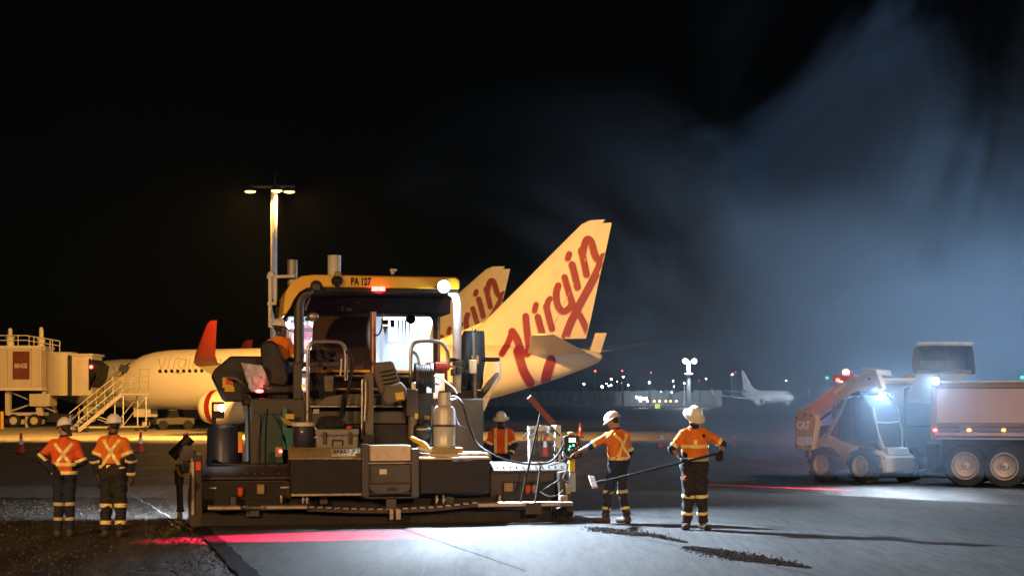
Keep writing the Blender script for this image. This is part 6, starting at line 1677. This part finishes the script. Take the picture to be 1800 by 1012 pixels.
def build_person(label, loc, rz, J, H=1.75, girth=1.0, skin=None, shirt=M_or, trousers=M_navy2, boot=M_boot, hat='peak', yaw=0, pitch=0, roll=0, long_sleeve=True, stripes=(), navy_below=1.02, leg_tape=((.47, .025), (.24, .022)), tape=M_tape, legtape=None, hands=None, beard=False, hairback=False, glove=(), cuff=None, seated=False, face=False, fold=.009, extra_band=None, baggy=0.0, waist=.11):
    k = H / 1.75
    S0 = dict(hip=(.088, 0, .90), knee=(.098, .015, .49), ankle=(.10, -.02, .085), sho=(.165, -.01, 1.39), elbow=(.25, -.03, 1.14), wrist=(.25, .05, .9), neck=(0, -.015, 1.49), head=(0, .02, 1.625), chest=(0, 0, 1.30), pelvis=(0, 0, .95))
    P = {}
    for n, v in S0.items():
        if n in ('neck', 'head', 'chest', 'pelvis'): P[n] = np.array(J.get(n, v), float) * k
        else:
            for s, sg in (('l', -1), ('r', 1)):
                P[n + s] = np.array(J.get(n + s, (v[0] * sg, v[1], v[2])), float) * k
    for s in 'lr': P['hand' + s] = P['wrist' + s] + nrm(P['wrist' + s] - P['elbow' + s]) * .19
    foot = {s: nrm(np.array(J.get('toe' + s, (.25 * (1 if s == 'r' else -1), 1, 0)), float)) for s in 'lr'}
    allp = np.array(list(P.values()) + [P['ankle' + s] + foot[s] * .2 for s in 'lr'])
    lo, hi = allp.min(0) - .2, allp.max(0) + .22
    lo[2] = min(lo[2], -.01) if not seated else lo[2]
    t = thing("person", label, "person", loc, rz)
    Rh = np.array(Matrix.Rotation(radians(yaw), 3, 'Z') @ Matrix.Rotation(radians(-pitch), 3, 'X') @ Matrix.Rotation(radians(roll), 3, 'Y'))
    hc = P['head']
    def hp(x, y, z): return hc + Rh @ (np.array((x, y, z)) * k)
    g = girth
    # ---- the body itself
    F = Field(lo, hi, .008)
    def torso(F, e=0.0, kk=.05):
        pe, ch = P['pelvis'], P['chest']
        for sx in (-1, 1):
            hx = np.array((.062 * sx * g, 0, 0))
            F.cap(pe + hx, ch + np.array((.068 * sx, 0, 0)), .098 * g + e, .108 * (g * .5 + .5) + e, kk)
            F.cap(ch + np.array((.05 * sx, .0, .02)), P['sho' + 'lr'[sx > 0]] + np.array((-.03 * sx, 0, -.02)), .098 + e, .058 + e, kk)
            F.cap(P['neck'] + np.array((.02 * sx, -.01, -.03)), P['sho' + 'lr'[sx > 0]] + np.array((-.02 * sx, 0, .01)), .045 + e * .6, .04 + e * .6, .04)
        F.cap(ch, P['neck'] - np.array((0, 0, .03)), .095 + e, .062 + e * .5, kk)
        if g > 1.05: F.ell((pe + ch) / 2 + np.array((0, .05, -.02)), (.15 * g + e, .13 * g + e, .17 + e), None, kk)
    torso(F)
    for s in 'lr':
        F.cap(P['hip' + s], P['knee' + s], .083 * g, .056, .04); F.cap(P['knee' + s], P['ankle' + s], .054, .036, .03)
        mid = P['knee' + s] * .65 + P['ankle' + s] * .35; F.ell(mid + np.array((0, -.01, 0)), (.046, .05, .1), None, .02)
        F.cap(P['ankle' + s], P['ankle' + s] + foot[s] * .15 - np.array((0, 0, .045)), .04, .03, .03)
        F.cap(P['sho' + s], P['elbow' + s], .052, .041, .03); F.cap(P['elbow' + s], P['wrist' + s], .041, .027, .02)
    F.cap(P['neck'] - np.array((0, 0, .06)), hp(0, -.015, -.04), .058, .054, .03)
    F.ell(hp(0, -.012, .028), np.array((.076, .097, .098)) * k, Rh, .02)
    F.ell(hp(0, .022, -.045), np.array((.06, .072, .075)) * k, Rh, .03)
    F.cap(hp(0, .07, -.085), hp(0, .075, -.088), .024 * k, .02 * k, .03)                     # chin
    F.cap(hp(0, .088, .012), hp(0, .108, -.027), .009 * k, .014 * k, .012)                   # nose
    for sx in (-1, 1):
        F.ell(hp(.077 * sx, -.012, -.012), np.array((.010, .02, .033)) * k, Rh, .01)           # ear
        F.cap(hp(.018 * sx, .088, .026), hp(.05 * sx, .07, .024), .012 * k, .01 * k, .012)    # brow
        F.ell(hp(.04 * sx, .07, -.025), np.array((.022, .018, .02)) * k, Rh, .02)             # cheek
    F.cap(hp(-.02, .085, -.058), hp(.02, .085, -.058), .0095 * k, .0095 * k, .01)            # lips
    hands = hands or {}
    HP = {}
    for s in 'lr':
        pn, curl = hands.get(s, ((0.5 if s == 'l' else -.5, .2, 0), .5))
        HP[s] = hand_prims(P['wrist' + s], P['elbow' + s], 1 if s == 'r' else -1, pn, curl, 1.0 * k)
        for a, b, r0, r1 in HP[s]: F.cap(a, b, r0, r1, .006)
    body = obj("body", F.mesh(), skin, t, angle=180)
    h = .011
    # ---- trousers
    def legs(F, e):
        for s in 'lr':
            F.cap(P['hip' + s] + np.array((0, 0, .0)), P['knee' + s], .092 * g + e, .068 + e, .05); F.cap(P['knee' + s], P['ankle' + s] + np.array((0, 0, .03)), .066 + e, .055 + e, .03)
        pe = P['pelvis']
        F.cap(pe + np.array((-.065 * g, -.01, 0)), pe + np.array((.065 * g, -.01, 0)), .11 * g + e, .11 * g + e, .05)
        F.cap(pe + np.array((-.06 * g, -.01, .1)), pe + np.array((.06 * g, -.01, .1)), .102 * g + e, .102 * g + e, .05)
    def folds(F, amp, f=1.0):
        X, Y, Z = F.grid()
        F.d += (amp * (1.1 * (np.abs(np.sin(15 * f * Z + 8 * np.abs(X) + 5 * Y + rz)) - .6) + .9 * (np.abs(np.sin(11 * f * Z - 15 * X + 9 * Y + 1.3)) - .6) + .5 * np.sin(47 * f * Z + 33 * Y - 15 * X + rz * 3) + .35 * np.sin(80 * f * Z - 61 * X + 40 * Y))).astype(np.float32)
    F = Field(lo, hi, h); legs(F, .006 + baggy); X, Y, Z = F.grid()
    base = F.d.copy(); folds(F, fold)
    if not seated: F.d = np.maximum(F.d, .10 - Z)
    F.d = np.maximum(F.d, Z - (P['pelvis'][2] + waist))
    obj("trousers", F.mesh(), trousers, t, angle=180)
    for zz, hw in (leg_tape or ()):
        for s in 'lr':
            kn, an, hi_ = P['knee' + s], P['ankle' + s], P['hip' + s]
            a, b = (kn, an) if zz * k <= kn[2] + .01 else (hi_, kn)
            tt = (a[2] - zz * k) / max(1e-6, a[2] - b[2]); c = a + (b - a) * tt; n = nrm(a - b)
            Fs = Field(c - .17, c + .17, .008)
            Fs.cap(hi_, kn, .092 * g + .006 + baggy, .074 + baggy, .05); Fs.cap(kn, an + np.array((0, 0, .03)), .072 + baggy, .061 + baggy, .03); 
            X, Y, Z = Fs.grid(); Fs.d = np.maximum(Fs.d - .006, np.abs((X - c[0]) * n[0] + (Y - c[1]) * n[1] + (Z - c[2]) * n[2]) - hw)
            o_ = P['knee' + ('r' if s == 'l' else 'l')]; mid = (P['knee' + s] + o_) / 2; dv = nrm(P['knee' + s] - o_)
            Fs.d = np.maximum(Fs.d, -((X - mid[0]) * dv[0] + (Y - mid[1]) * dv[1]))
            obj("leg_tape", Fs.mesh(), legtape or tape, t, angle=60)
    # ---- shirt: orange above, navy below, sleeves
    def top(F, e):
        torso(F, .016 + e, .05)
        pe = P['pelvis']
        for sx in (-1, 1): F.cap(pe + np.array((.06 * sx * g, -.005, -.06)), pe + np.array((.06 * sx * g, -.005, .1)), .112 * g + e, .108 * g + e, .05)
        for s in 'lr':
            F.cap(P['sho' + s], P['elbow' + s], .066 + e, .06 + e, .04)
            if long_sleeve: F.cap(P['elbow' + s], P['elbow' + s] + (P['wrist' + s] - P['elbow' + s]) * cuff_t, .058 + e, .05 + e, .03)
    cuff_t = .88 if cuff is None else cuff
    F0 = Field(lo, hi, h); top(F0, 0)
    F = Field(lo, hi, h); F.d = F0.d.copy(); folds(F, fold, .8); base = F.d.copy()
    X, Y, Z = F.grid()
    hem = P['pelvis'][2] - .02
    cutlow = hem - Z
    # sleeve regions: beyond the elbow fraction turns navy
    def beyond(s, f):
        a, b = P['sho' + s], P['elbow' + s]; n = nrm(b - a); c = a + (b - a) * f
        pl = (X - c[0]) * n[0] + (Y - c[1]) * n[1] + (Z - c[2]) * n[2]
        side_ = (X * (1 if s == 'r' else -1)) - .125 * g
        return np.minimum(pl, np.minimum(side_, 1)) , c, n
    br, cr, nr = beyond('r', .8); bl, cl, nl = beyond('l', .8)
    # hand-crossing sleeves: forearm region by nearness to the forearm bone
    def forearm(s):
        a, b = P['elbow' + s], P['wrist' + s]; ab = b - a; L = ab @ ab
        tt = np.clip(((X - a[0]) * ab[0] + (Y - a[1]) * ab[1] + (Z - a[2]) * ab[2]) / L, 0.02, 1.2)
        return .085 - np.sqrt((X - a[0] - tt * ab[0]) ** 2 + (Y - a[1] - tt * ab[1]) ** 2 + (Z - a[2] - tt * ab[2]) ** 2)
    low = np.maximum(np.maximum(np.maximum(br, bl), navy_below * k - Z), np.maximum(forearm('l'), forearm('r')))
    neck = Z - (P['neck'][2] + .02) - .15 * (P['neck'][1] - Y)
    if seated: cutlow = cutlow - .05
    F.d = np.maximum(np.maximum(np.maximum(base, low), cutlow), neck)
    obj("shirt", F.mesh(), shirt, t, angle=180)
    F.d = np.maximum(np.maximum(np.maximum(base - .001, -low), cutlow), neck)
    obj("shirt_navy_panel", F.mesh(), M_navy, t, angle=180)
    # collar
    F = Field(P['neck'] - .16, P['neck'] + .16, .008)
    F.cap(P['neck'] + np.array((0, .01, -.05)), P['neck'] + np.array((0, .0, .025)), .085, .066, .01)
    X2, Y2, Z2 = F.grid(); ins = np.sqrt((X2 - P['neck'][0]) ** 2 + (Y2 - P['neck'][1]) ** 2) - .054
    F.d = np.maximum(np.maximum(F.d, -ins), np.abs(Z2 - P['neck'][2] - .006 + .15 * (Y2 - P['neck'][1])) - .03)
    obj("collar", F.mesh(), M_navy, t, angle=180)
    # reflective tape on the shirt: bands (height), slanted braces (front/back, points), sleeve bands
    def tape_obj(name, sel, off=.008, mat=None):
        q = np.maximum(F0.d + 0 * Z - off, sel)
        Fx = Field(lo, hi, h); Fx.d = np.maximum(base - off, sel).astype(np.float32)
        m = Fx.mesh()
        if m.v: obj(name, m, mat or tape, t, angle=60)
    armout = np.maximum(np.maximum(forearm('l'), forearm('r')), -1)
    trunk = np.abs(X) - .2 * g
    for st in stripes:
        if st[0] == 'band':
            tape_obj("chest_band", np.maximum(np.maximum(np.abs(Z - st[1] * k) - .027, trunk), armout + .0))
        elif st[0] == 'brace':
            _, sgn, (x0, z0), (x1, z1) = st
            a = np.array((x0, z0)) * k; b = np.array((x1, z1)) * k; d_ = (b - a) / np.linalg.norm(b - a); n_ = np.array((-d_[1], d_[0]))
            along = (X - a[0]) * d_[0] + (Z - a[1]) * d_[1]
            tape_obj("shoulder_tape", np.maximum(np.maximum(np.abs((X - a[0]) * n_[0] + (Z - a[1]) * n_[1]) - .026, -sgn * (Y - P['chest'][1]) + .0), np.maximum(-along, along - np.linalg.norm(b - a))))
        elif st[0] == 'sleeve':
            for s in st[2] if len(st) > 2 else 'lr':
                a, b = P['sho' + s], P['elbow' + s]; n = nrm(b - a); c = a + (b - a) * st[1]
                rad = np.sqrt((X - c[0]) ** 2 + (Y - c[1]) ** 2 + (Z - c[2]) ** 2) - .12
                tape_obj("sleeve_tape", np.maximum(np.maximum(np.abs((X - c[0]) * n[0] + (Y - c[1]) * n[1] + (Z - c[2]) * n[2]) - .026, rad), .13 * g - X * (1 if s == 'r' else -1)), .006)
        elif st[0] == 'forearm':
            for s in st[2]:
                a, b = P['elbow' + s], P['wrist' + s]; n = nrm(b - a); c = a + (b - a) * st[1]
                rad = np.sqrt((X - c[0]) ** 2 + (Y - c[1]) ** 2 + (Z - c[2]) ** 2) - .09
                tape_obj("cuff_tape", np.maximum(np.abs((X - c[0]) * n[0] + (Y - c[1]) * n[1] + (Z - c[2]) * n[2]) - .024, rad), .006)
    # ---- boots
    for s in 'lr':
        an = P['ankle' + s]; f = foot[s]
        F = Field(an - .3, an + .3, .009)
        F.cap(an + np.array((0, 0, .1)), an - np.array((0, 0, .01)), .054, .056, .03)
        F.cap(an - f * .035 - np.array((0, 0, .035)), an + f * .17 - np.array((0, 0, .042)), .047, .043, .03)
        sole = an[2] - .084
        X3, Y3, Z3 = F.grid(); F.d = np.maximum(F.d, sole - Z3)
        bt = obj("boot", F.mesh(), boot, t, angle=50)
        F.d = np.maximum(F.d - .005, Z3 - (sole + .022)); F.d = np.maximum(F.d, sole - Z3 - .0)
        obj("sole", F.mesh(), M_rubber, bt, angle=50)
    # ---- gloves
    for s in glove:
        F = Field(P['wrist' + s] - .25, P['wrist' + s] + .25, .006)
        for a, b, r0, r1 in HP[s]: F.cap(a, b, r0 + .003, r1 + .003, .007)
        F.cap(P['wrist' + s] - nrm(P['wrist' + s] - P['elbow' + s]) * .05, P['wrist' + s], .036, .032, .01)
        obj("glove", F.mesh(), M_glove, t, angle=180)
    # ---- hair, beard, eyes
    F = Field(hc - .22, hc + .22, .007)
    F.ell(hp(0, -.014, .028), np.array((.081, .102, .103)) * k, Rh, .02)
    X4, Y4, Z4 = F.grid()
    ly = (X4 - hc[0]) * Rh[0, 1] + (Y4 - hc[1]) * Rh[1, 1] + (Z4 - hc[2]) * Rh[2, 1]; lz = (X4 - hc[0]) * Rh[0, 2] + (Y4 - hc[1]) * Rh[1, 2] + (Z4 - hc[2]) * Rh[2, 2]
    F.d = np.maximum(F.d, np.minimum(ly - .0 + .025, .05 - lz))
    if hairback: F.cap(hp(0, -.085, -.03), hp(.03, -.12, -.12), .035, .022, .03)
    obj("hair", F.mesh(), M_hair, t, angle=180)
    if beard:
        F = Field(hc - .2, hc + .2, .007)
        F.ell(hp(0, .03, -.06), np.array((.066, .07, .07)) * k, Rh, .02); F.cap(hp(0, .075, -.095), hp(0, .085, -.125), .035, .022, .03)
        F.d = np.maximum(F.d, np.maximum(lz_ if False else ((X4 * 0) + 1) * -1, -1)) if False else F.d
        X5, Y5, Z5 = F.grid(); lz5 = (X5 - hc[0]) * Rh[0, 2] + (Y5 - hc[1]) * Rh[1, 2] + (Z5 - hc[2]) * Rh[2, 2]
        F.d = np.maximum(F.d, lz5 + .045)
        obj("beard", F.mesh(), M_hair, t, angle=180)
    if face:
        for sx in (-1, 1):
            mb = MB(); mb.sphere(hp(.031 * sx, .074, .006), .0125 * k, 10); e_ = obj("eye", mb, M_eye, t)
            mb = MB(); mb.sphere(hp(.031 * sx, .0835, .004), .0055 * k, 8); obj("iris", mb, M_iris, e_)
    # ---- hard hat
    mb = MB(); rings = []
    n = 40
    def ring(rx, ry, z, peak=0.0, full=0.0, ridge=0.0):
        out = []
        for i in range(n):
            a = 2 * pi * i / n; c, s_ = cos(a), sin(a)
            ex = peak * max(0, s_) ** 2.2 + full * (1 + .15 * s_)
            rr_ = 1 + ridge * (.03 if abs(c) < .16 else 0)
            out.append(Vector(hp((rx + full) * c, (ry * s_ * rr_ + (ex if not full else full * s_ * 1.2)) - .012, z)))
        return out
    pk, fu = (.055, 0) if hat == 'peak' else (0, .045)
    drop = -.012 if hat == 'peak' else -.02
    rings = [ring(.098, .12, .045), ring(.116, .14, .036, pk, fu), ring(.118, .142, .040 + drop * 0, pk * 1.02, fu * 1.02), ring(.106, .128, .056), ring(.1045, .127, .075, ridge=.3), ring(.1, .122, .1, ridge=.8), ring(.088, .108, .13, ridge=1), ring(.066, .082, .153, ridge=1), ring(.035, .045, .166, ridge=1), ring(.005, .006, .170)]
    if hat != 'peak':
        rings[1] = ring(.116, .14, .02, 0, fu); rings[2] = ring(.117, .141, .026, 0, fu)
    mb.loft(rings)
    ht = obj("hard_hat", mb, M_hat, t, angle=55)
    mb = MB()
    for dx in (-.028, 0, .028):
        pts = []
        for i in range(13):
            a = pi * (.12 + .76 * i / 12); y = .131 * cos(a) - .012; zz = .05 + .125 * sin(a) + (-.004 if dx else .0)
            pts.append(Vector(hp(dx, y, zz)))
        mb.tube(pts, .0065, 6)
    obj("crown_ridges", mb, M_hat, ht, kind='stuff')
    return t, P, hp

SK_light = skin_mat("skin_fair_tan", (.42, .23, .14)); SK_brown = skin_mat("skin_brown", (.16, .075, .04)); SK_dark = skin_mat("skin_dark_brown", (.07, .04, .028))
def foot_at(px, py, z=0.0):
    p = WF.gd(px, py, z); return (p.x, p.y, z)

# left pair, seen from behind
build_person("left worker seen from behind in red orange shirt, left hand on hip", foot_at(113, 943, .014), radians(8),
    dict(elbowl=(-.345, -.06, 1.19), wristl=(-.15, -.155, 1.0), elbowr=(.27, -.02, 1.13), wristr=(.15, .18, 1.06), hipl=(-.085, 0, .9), hipr=(.085, 0, .9), kneel=(-.075, .01, .49), kneer=(.075, .02, .49), anklel=(-.095, -.02, .085), ankler=(.09, -.01, .085)),
    H=1.655, girth=.92, skin=SK_light, shirt=M_or2, trousers=M_navy, boot=M_boot, yaw=35, pitch=12, hairback=True, legtape=M_tape2, glove='l',
    waist=.0, stripes=(('band', 1.09), ('band', .965), ('brace', -1, (-.13, 1.41), (.10, 1.11)), ('brace', -1, (.13, 1.41), (-.10, 1.11)), ('sleeve', .9)), navy_below=.5, fold=.005, leg_tape=((.49, .025), (.27, .024)))
build_person("second worker from left seen from behind, looking left, yellow tape cross on orange shirt", foot_at(199, 943, .014), radians(-3),
    dict(elbowl=(-.265, -.04, 1.13), wristl=(-.235, .03, .9), elbowr=(.275, -.03, 1.14), wristr=(.26, .05, .88), kneel=(-.1, .01, .49), kneer=(.105, .02, .49), anklel=(-.11, -.02, .085), ankler=(.115, -.02, .085)),
    H=1.70, girth=1.06, skin=SK_brown, shirt=M_or, trousers=M_navy2, boot=M_boot, yaw=48, pitch=4, glove='',
    stripes=(('band', 1.03), ('brace', -1, (-.12, 1.43), (.13, 1.05)), ('brace', -1, (.12, 1.43), (-.12, 1.05)), ('sleeve', .66), ('forearm', .1, 'lr'), ('forearm', .8, 'r')), navy_below=1.075, baggy=.012, fold=.008, leg_tape=((.455, .03), (.21, .03)))
# behind the right screed extension
dl = WF.pt(881, 704, 30.8)
build_person("worker in white brimmed hard hat looking down behind the right end of the screed", (dl.x, 30.8, .03), radians(176),
    dict(elbowl=(-.27, .05, 1.15), wristl=(-.2, .2, .97), elbowr=(.27, .02, 1.14), wristr=(.22, .18, .93)), H=1.68, skin=SK_dark, shirt=M_or2, hat='brim', pitch=16, yaw=-4, face=True,
    stripes=(('brace', 1, (-.105, 1.47), (-.105, .98)), ('brace', 1, (.105, 1.47), (.105, .98)), ('sleeve', .82), ('forearm', .8, 'lr')), navy_below=.98)
# at the control panel
build_person("worker bending his bare left arm to the control panel, tape cross on his back", foot_at(1086, 919, MAT_Z), radians(40),
    dict(shol=(-.155, .06, 1.375), shor=(.155, -.02, 1.385), elbowl=(-.33, .25, 1.24), wristl=(-.43, .46, 1.13), elbowr=(.27, .02, 1.14), wristr=(.2, .2, 1.0), head=(-.01, .10, 1.60), neck=(0, .03, 1.475), chest=(0, .02, 1.3), pelvis=(0, -.03, .95),
         kneel=(-.10, .11, .5), kneer=(.1, .0, .49), anklel=(-.15, .12, .085), ankler=(.10, -.10, .085), toel=(-.5, 1, 0), toer=(-.1, 1, 0)),
    H=1.73, skin=SK_light, shirt=M_or, trousers=M_navy, yaw=28, pitch=30, hands={'l': ((0, 0, -1), .35), 'r': ((0, .3, -1), .5)}, cuff=.12, glove='r',
    stripes=(('band', 1.03), ('brace', -1, (-.12, 1.42), (.12, 1.05)), ('brace', -1, (.12, 1.42), (-.12, 1.05)), ('sleeve', .86)), navy_below=1.0, leg_tape=((.49, .027), (.235, .024)))
# holding the lute
fl_ = foot_at(1221, 930, MAT_Z)
pf, PJ, _ = build_person("bearded worker in a wide brimmed hard hat facing us, holding a long lute", fl_, radians(186),
    dict(elbowr=(.335, .02, 1.165), wristr=(.235, .20, 1.03), elbowl=(-.41, .0, 1.23), wristl=(-.345, .20, 1.10), anklel=(-.125, -.02, .085), ankler=(.115, -.01, .085), head=(.02, .045, 1.62), toer=(.45, 1, 0), toel=(-.35, 1, 0)),
    H=1.80, girth=1.1, skin=SK_light, shirt=M_or, trousers=M_navy2, boot=M_boot, hat='brim', yaw=18, pitch=34, beard=True, face=True, glove='lr', cuff=.2,
    hands={'l': ((.4, .2, -.6), 1.15), 'r': ((-.4, .6, -.3), 1.1)}, stripes=(('band', 1.21), ('band', 1.02), ('sleeve', .8)), navy_below=.99, baggy=.016, fold=.009, leg_tape=((.485, .027), (.235, .022)))
mb = MB(); mb.box((-.008, .143, 1.27), (.05, .162, 1.34)); obj("chest_badge", mb, M_tape, pf, bevel=.004)
mb = MB(); mb.sphere((-.11, .128, 1.40), (.025, .012, .028), 8); obj("chest_emblem", mb, M_navy, pf)
mb = MB(); mb.tube([(.16, .13, .80), (.19, .15, .79), (.2, .14, .76), (.17, .14, .75)], .012, 6); obj("orange_key_loop", mb, M_or2, pf)
# operator in the left seat
ol = PV.world(PV.pt(490, 690, 2.70)); oz = 2.5
build_person("operator in orange seated in the paver's black left seat", (ol.x, ol.y, oz), PV.rz + radians(-22),
    dict(pelvis=(.0, .0, .0), chest=(0, .02, .36), neck=(0, .03, .53), head=(.0, .05, .675), hipl=(-.09, .05, -.02), hipr=(.09, .05, -.02), kneel=(-.12, .45, .02), kneer=(.13, .45, .02), anklel=(-.12, .48, -.36), ankler=(.13, .48, -.36),
         shol=(-.165, .01, .44), shor=(.165, .01, .44), elbowl=(-.24, .12, .2), wristl=(-.15, .36, .2), elbowr=(.27, .1, .2), wristr=(.24, .34, .16)), H=1.75, skin=SK_dark, shirt=M_or, yaw=-25, pitch=8, seated=True, leg_tape=None, stripes=(('sleeve', .85),), navy_below=-.3)

# the lute he holds, and the loose glove on the other man's hip
def wl_(p): return fl_ and (Vector(fl_) + Matrix.Rotation(radians(186), 3, 'Z') @ Vector(p))
hl = wl_(PJ['handl']); hr = wl_(PJ['handr'])
gl_ = wl_(PJ['wristl'] + nrm(PJ['wristl'] - PJ['elbowl']) * .085); gr_ = wl_(PJ['wristr'] + nrm(PJ['wristr'] - PJ['elbowr']) * .085)
Yl = min(gl_.y, gr_.y) - .02
e0 = WF.pt(1047, 849, Yl - .05); e1 = WF.pt(1268, 795, Yl)
lt_ = thing("asphalt_lute", "long handled lute held across the bearded worker's body, its head to the left", "lute", e0)
mb = MB(); mb.cyl(e0, e1, .017, n=12); obj("handle", mb, P_black, lt_)
mb = MB(); mb.cyl(e0, e0 + (e1 - e0).normalized() * .12, .028, n=12); obj("socket", mb, P_black, lt_)
mb = MB(); mb.bar(WF.pt(1039, 837, Yl - .06), WF.pt(1046, 857, Yl - .3), .09, .03); obj("head", mb, pm("lute_pale_steel", (.5, .42, .38), .4, .4, var=.2), lt_, bevel=.006)
# ---------------------------------------------------------------- air: thin haze and the drifting smoke
def volume_obj(name, lo, hi, label, dens, noise=None, color=(.72, .86, 1.0)):
    mb = MB(); mb.box(lo, hi)
    m = bpy.data.materials.new(name); m.use_nodes = True
    nt = m.node_tree; N = nt.nodes; L = nt.links
    N.remove(N["Principled BSDF"])
    v = N.new("ShaderNodeVolumePrincipled"); v.inputs["Color"].default_value = (*color, 1); v.inputs["Density"].default_value = dens
    v.inputs["Anisotropy"].default_value = .2
    L.new(v.outputs[0], N["Material Output"].inputs["Volume"])
    if noise: noise(nt, v, dens)
    return obj(name, mb, m, label=label, kind='stuff', smooth=False)
haze = volume_obj("haze", (-1500, -58, -1), (1500, 2600, 70), "thin night haze over the whole apron", .00004)

def smoke_nodes(cx0, cx1, ztop, scale, thr, y0=None, y1=None):
    def f(nt, v, dens):
        N = nt.nodes; L = nt.links
        g = N.new("ShaderNodeNewGeometry")
        sx = N.new("ShaderNodeSeparateXYZ"); L.new(g.outputs["Position"], sx.inputs[0])
        mp = N.new("ShaderNodeMapping"); mp.inputs["Rotation"].default_value = (0, radians(-38), 0); mp.inputs["Scale"].default_value = (.75, .22, 1)
        L.new(g.outputs["Position"], mp.inputs[0])
        nz = N.new("ShaderNodeTexNoise"); nz.inputs["Scale"].default_value = scale; nz.inputs["Detail"].default_value = 5; nz.inputs["Roughness"].default_value = .62; nz.inputs["Distortion"].default_value = 1.1
        L.new(mp.outputs[0], nz.inputs["Vector"])
        def rng(sock, a, b, c, d, smooth=True):
            r = N.new("ShaderNodeMapRange"); r.interpolation_type = 'SMOOTHSTEP' if smooth else 'LINEAR'
            r.inputs[1].default_value = a; r.inputs[2].default_value = b; r.inputs[3].default_value = c; r.inputs[4].default_value = d
            L.new(sock, r.inputs[0]); return r.outputs[0]
        def mul(a, b):
            m = N.new("ShaderNodeMath"); m.operation = 'MULTIPLY'
            for i, q in enumerate((a, b)):
                if isinstance(q, (int, float)): m.inputs[i].default_value = q
                else: L.new(q, m.inputs[i])
            return m.outputs[0]
        def lin(sock, k, c, prev):
            m = N.new("ShaderNodeMath"); m.operation = 'MULTIPLY_ADD'; L.new(sock, m.inputs[0]); m.inputs[1].default_value = k; m.inputs[2].default_value = c
            q = N.new("ShaderNodeMath"); q.operation = 'ADD'; L.new(m.outputs[0], q.inputs[0]); L.new(prev, q.inputs[1]); return q.outputs[0]
        am = N.new("ShaderNodeMath"); am.operation = 'MULTIPLY_ADD'; am.inputs[1].default_value = 1.5; am.inputs[2].default_value = -.25; L.new(nz.outputs[0], am.inputs[0])
        e = lin(sx.outputs[0], .006, -.006 * cx1, am.outputs[0])
        e = lin(sx.outputs[2], -.02, .02 * 5, e)
        d = mul(rng(e, thr, .70, 0.0, 1.0), rng(sx.outputs[2], ztop * .55, ztop, 1.0, 0.0))
        d = mul(d, rng(sx.outputs[0], cx0, cx0 + 12, 0.03, 1.0))
        if y0 is not None: d = mul(d, rng(sx.outputs[1], y0, y1, 1.0, 0.0))
        L.new(mul(d, dens), v.inputs["Density"])
    return f
smoke = volume_obj("smoke", (-12, 35.5, .3), (48, 74, 27), "pale blue smoke drifting up over the works at right", .05, smoke_nodes(-2, 11, 24, .095, .45), (.52, .74, 1))
puff_c = PV.world(PV.pt(712, 655, 9))
def puff_nodes(nt, v, dens):
    N = nt.nodes; L = nt.links
    gm = N.new("ShaderNodeNewGeometry"); sb = N.new("ShaderNodeVectorMath"); sb.operation = 'SUBTRACT'; sb.inputs[1].default_value = tuple(puff_c); L.new(gm.outputs["Position"], sb.inputs[0])
    vl = N.new("ShaderNodeVectorMath"); vl.operation = 'LENGTH'
    mp = N.new("ShaderNodeMapping"); mp.inputs["Scale"].default_value = (1 / .95, 1 / 1.2, 1 / 1.1); L.new(sb.outputs[0], mp.inputs[0]); L.new(mp.outputs[0], vl.inputs[0])
    nz = N.new("ShaderNodeTexNoise"); nz.inputs["Scale"].default_value = 1.6; nz.inputs["Detail"].default_value = 4; L.new(gm.outputs["Position"], nz.inputs["Vector"])
    ad = N.new("ShaderNodeMath"); ad.operation = 'MULTIPLY_ADD'; ad.inputs[1].default_value = .8; L.new(nz.outputs[0], ad.inputs[0]); L.new(vl.outputs["Value"], ad.inputs[2])
    r = N.new("ShaderNodeMapRange"); r.inputs[1].default_value = .55; r.inputs[2].default_value = 1.3; r.inputs[3].default_value = dens; r.inputs[4].default_value = 0; L.new(ad.outputs[0], r.inputs[0])
    L.new(r.outputs[0], v.inputs["Density"])
puff = volume_obj("steam", tuple(puff_c + Vector((-1, -1.2, -1.1))), tuple(puff_c + Vector((1.0, 1.2, 1.1))), "white steam rising between the paver and the tipped tray", 3.0, puff_nodes)

# second light tower, added out of view, lights the smoke from the side
t = thing("added_light_tower", "added unseen light tower that lights the smoke from the right", "light tower", (64, 78, 0))
mb = MB(); mb.box((63, 77.3, .3), (65, 78.7, 1.5)); obj("generator_box", mb, M_white, t, bevel=.05)
mb = MB(); mb.cyl((64, 78, 1.5), (64, 78, 10), .09, .06); mb.bar((63.9, 77.2, 10), (63.9, 78.8, 10), .08, .08); obj("pole", mb, M_galv, t)
for dy in (-.7, -.25, .25, .7):
    mb = MB(); mb.box((63.75, 78 + dy - .18, 9.8), (63.9, 78 + dy + .18, 10.1)); hd = obj("lamp_head", mb, M_black, t)
    mb = MB(); mb.box((63.72, 78 + dy - .15, 9.83), (63.75, 78 + dy + .15, 10.07)); obj("lamp_glass", mb, M_lampglass_w, hd)
spot("added_tower_light", (63.5, 78, 9.95), (14, 60, 8), 68000, (.45, .68, 1), 54, .5, .2, t)
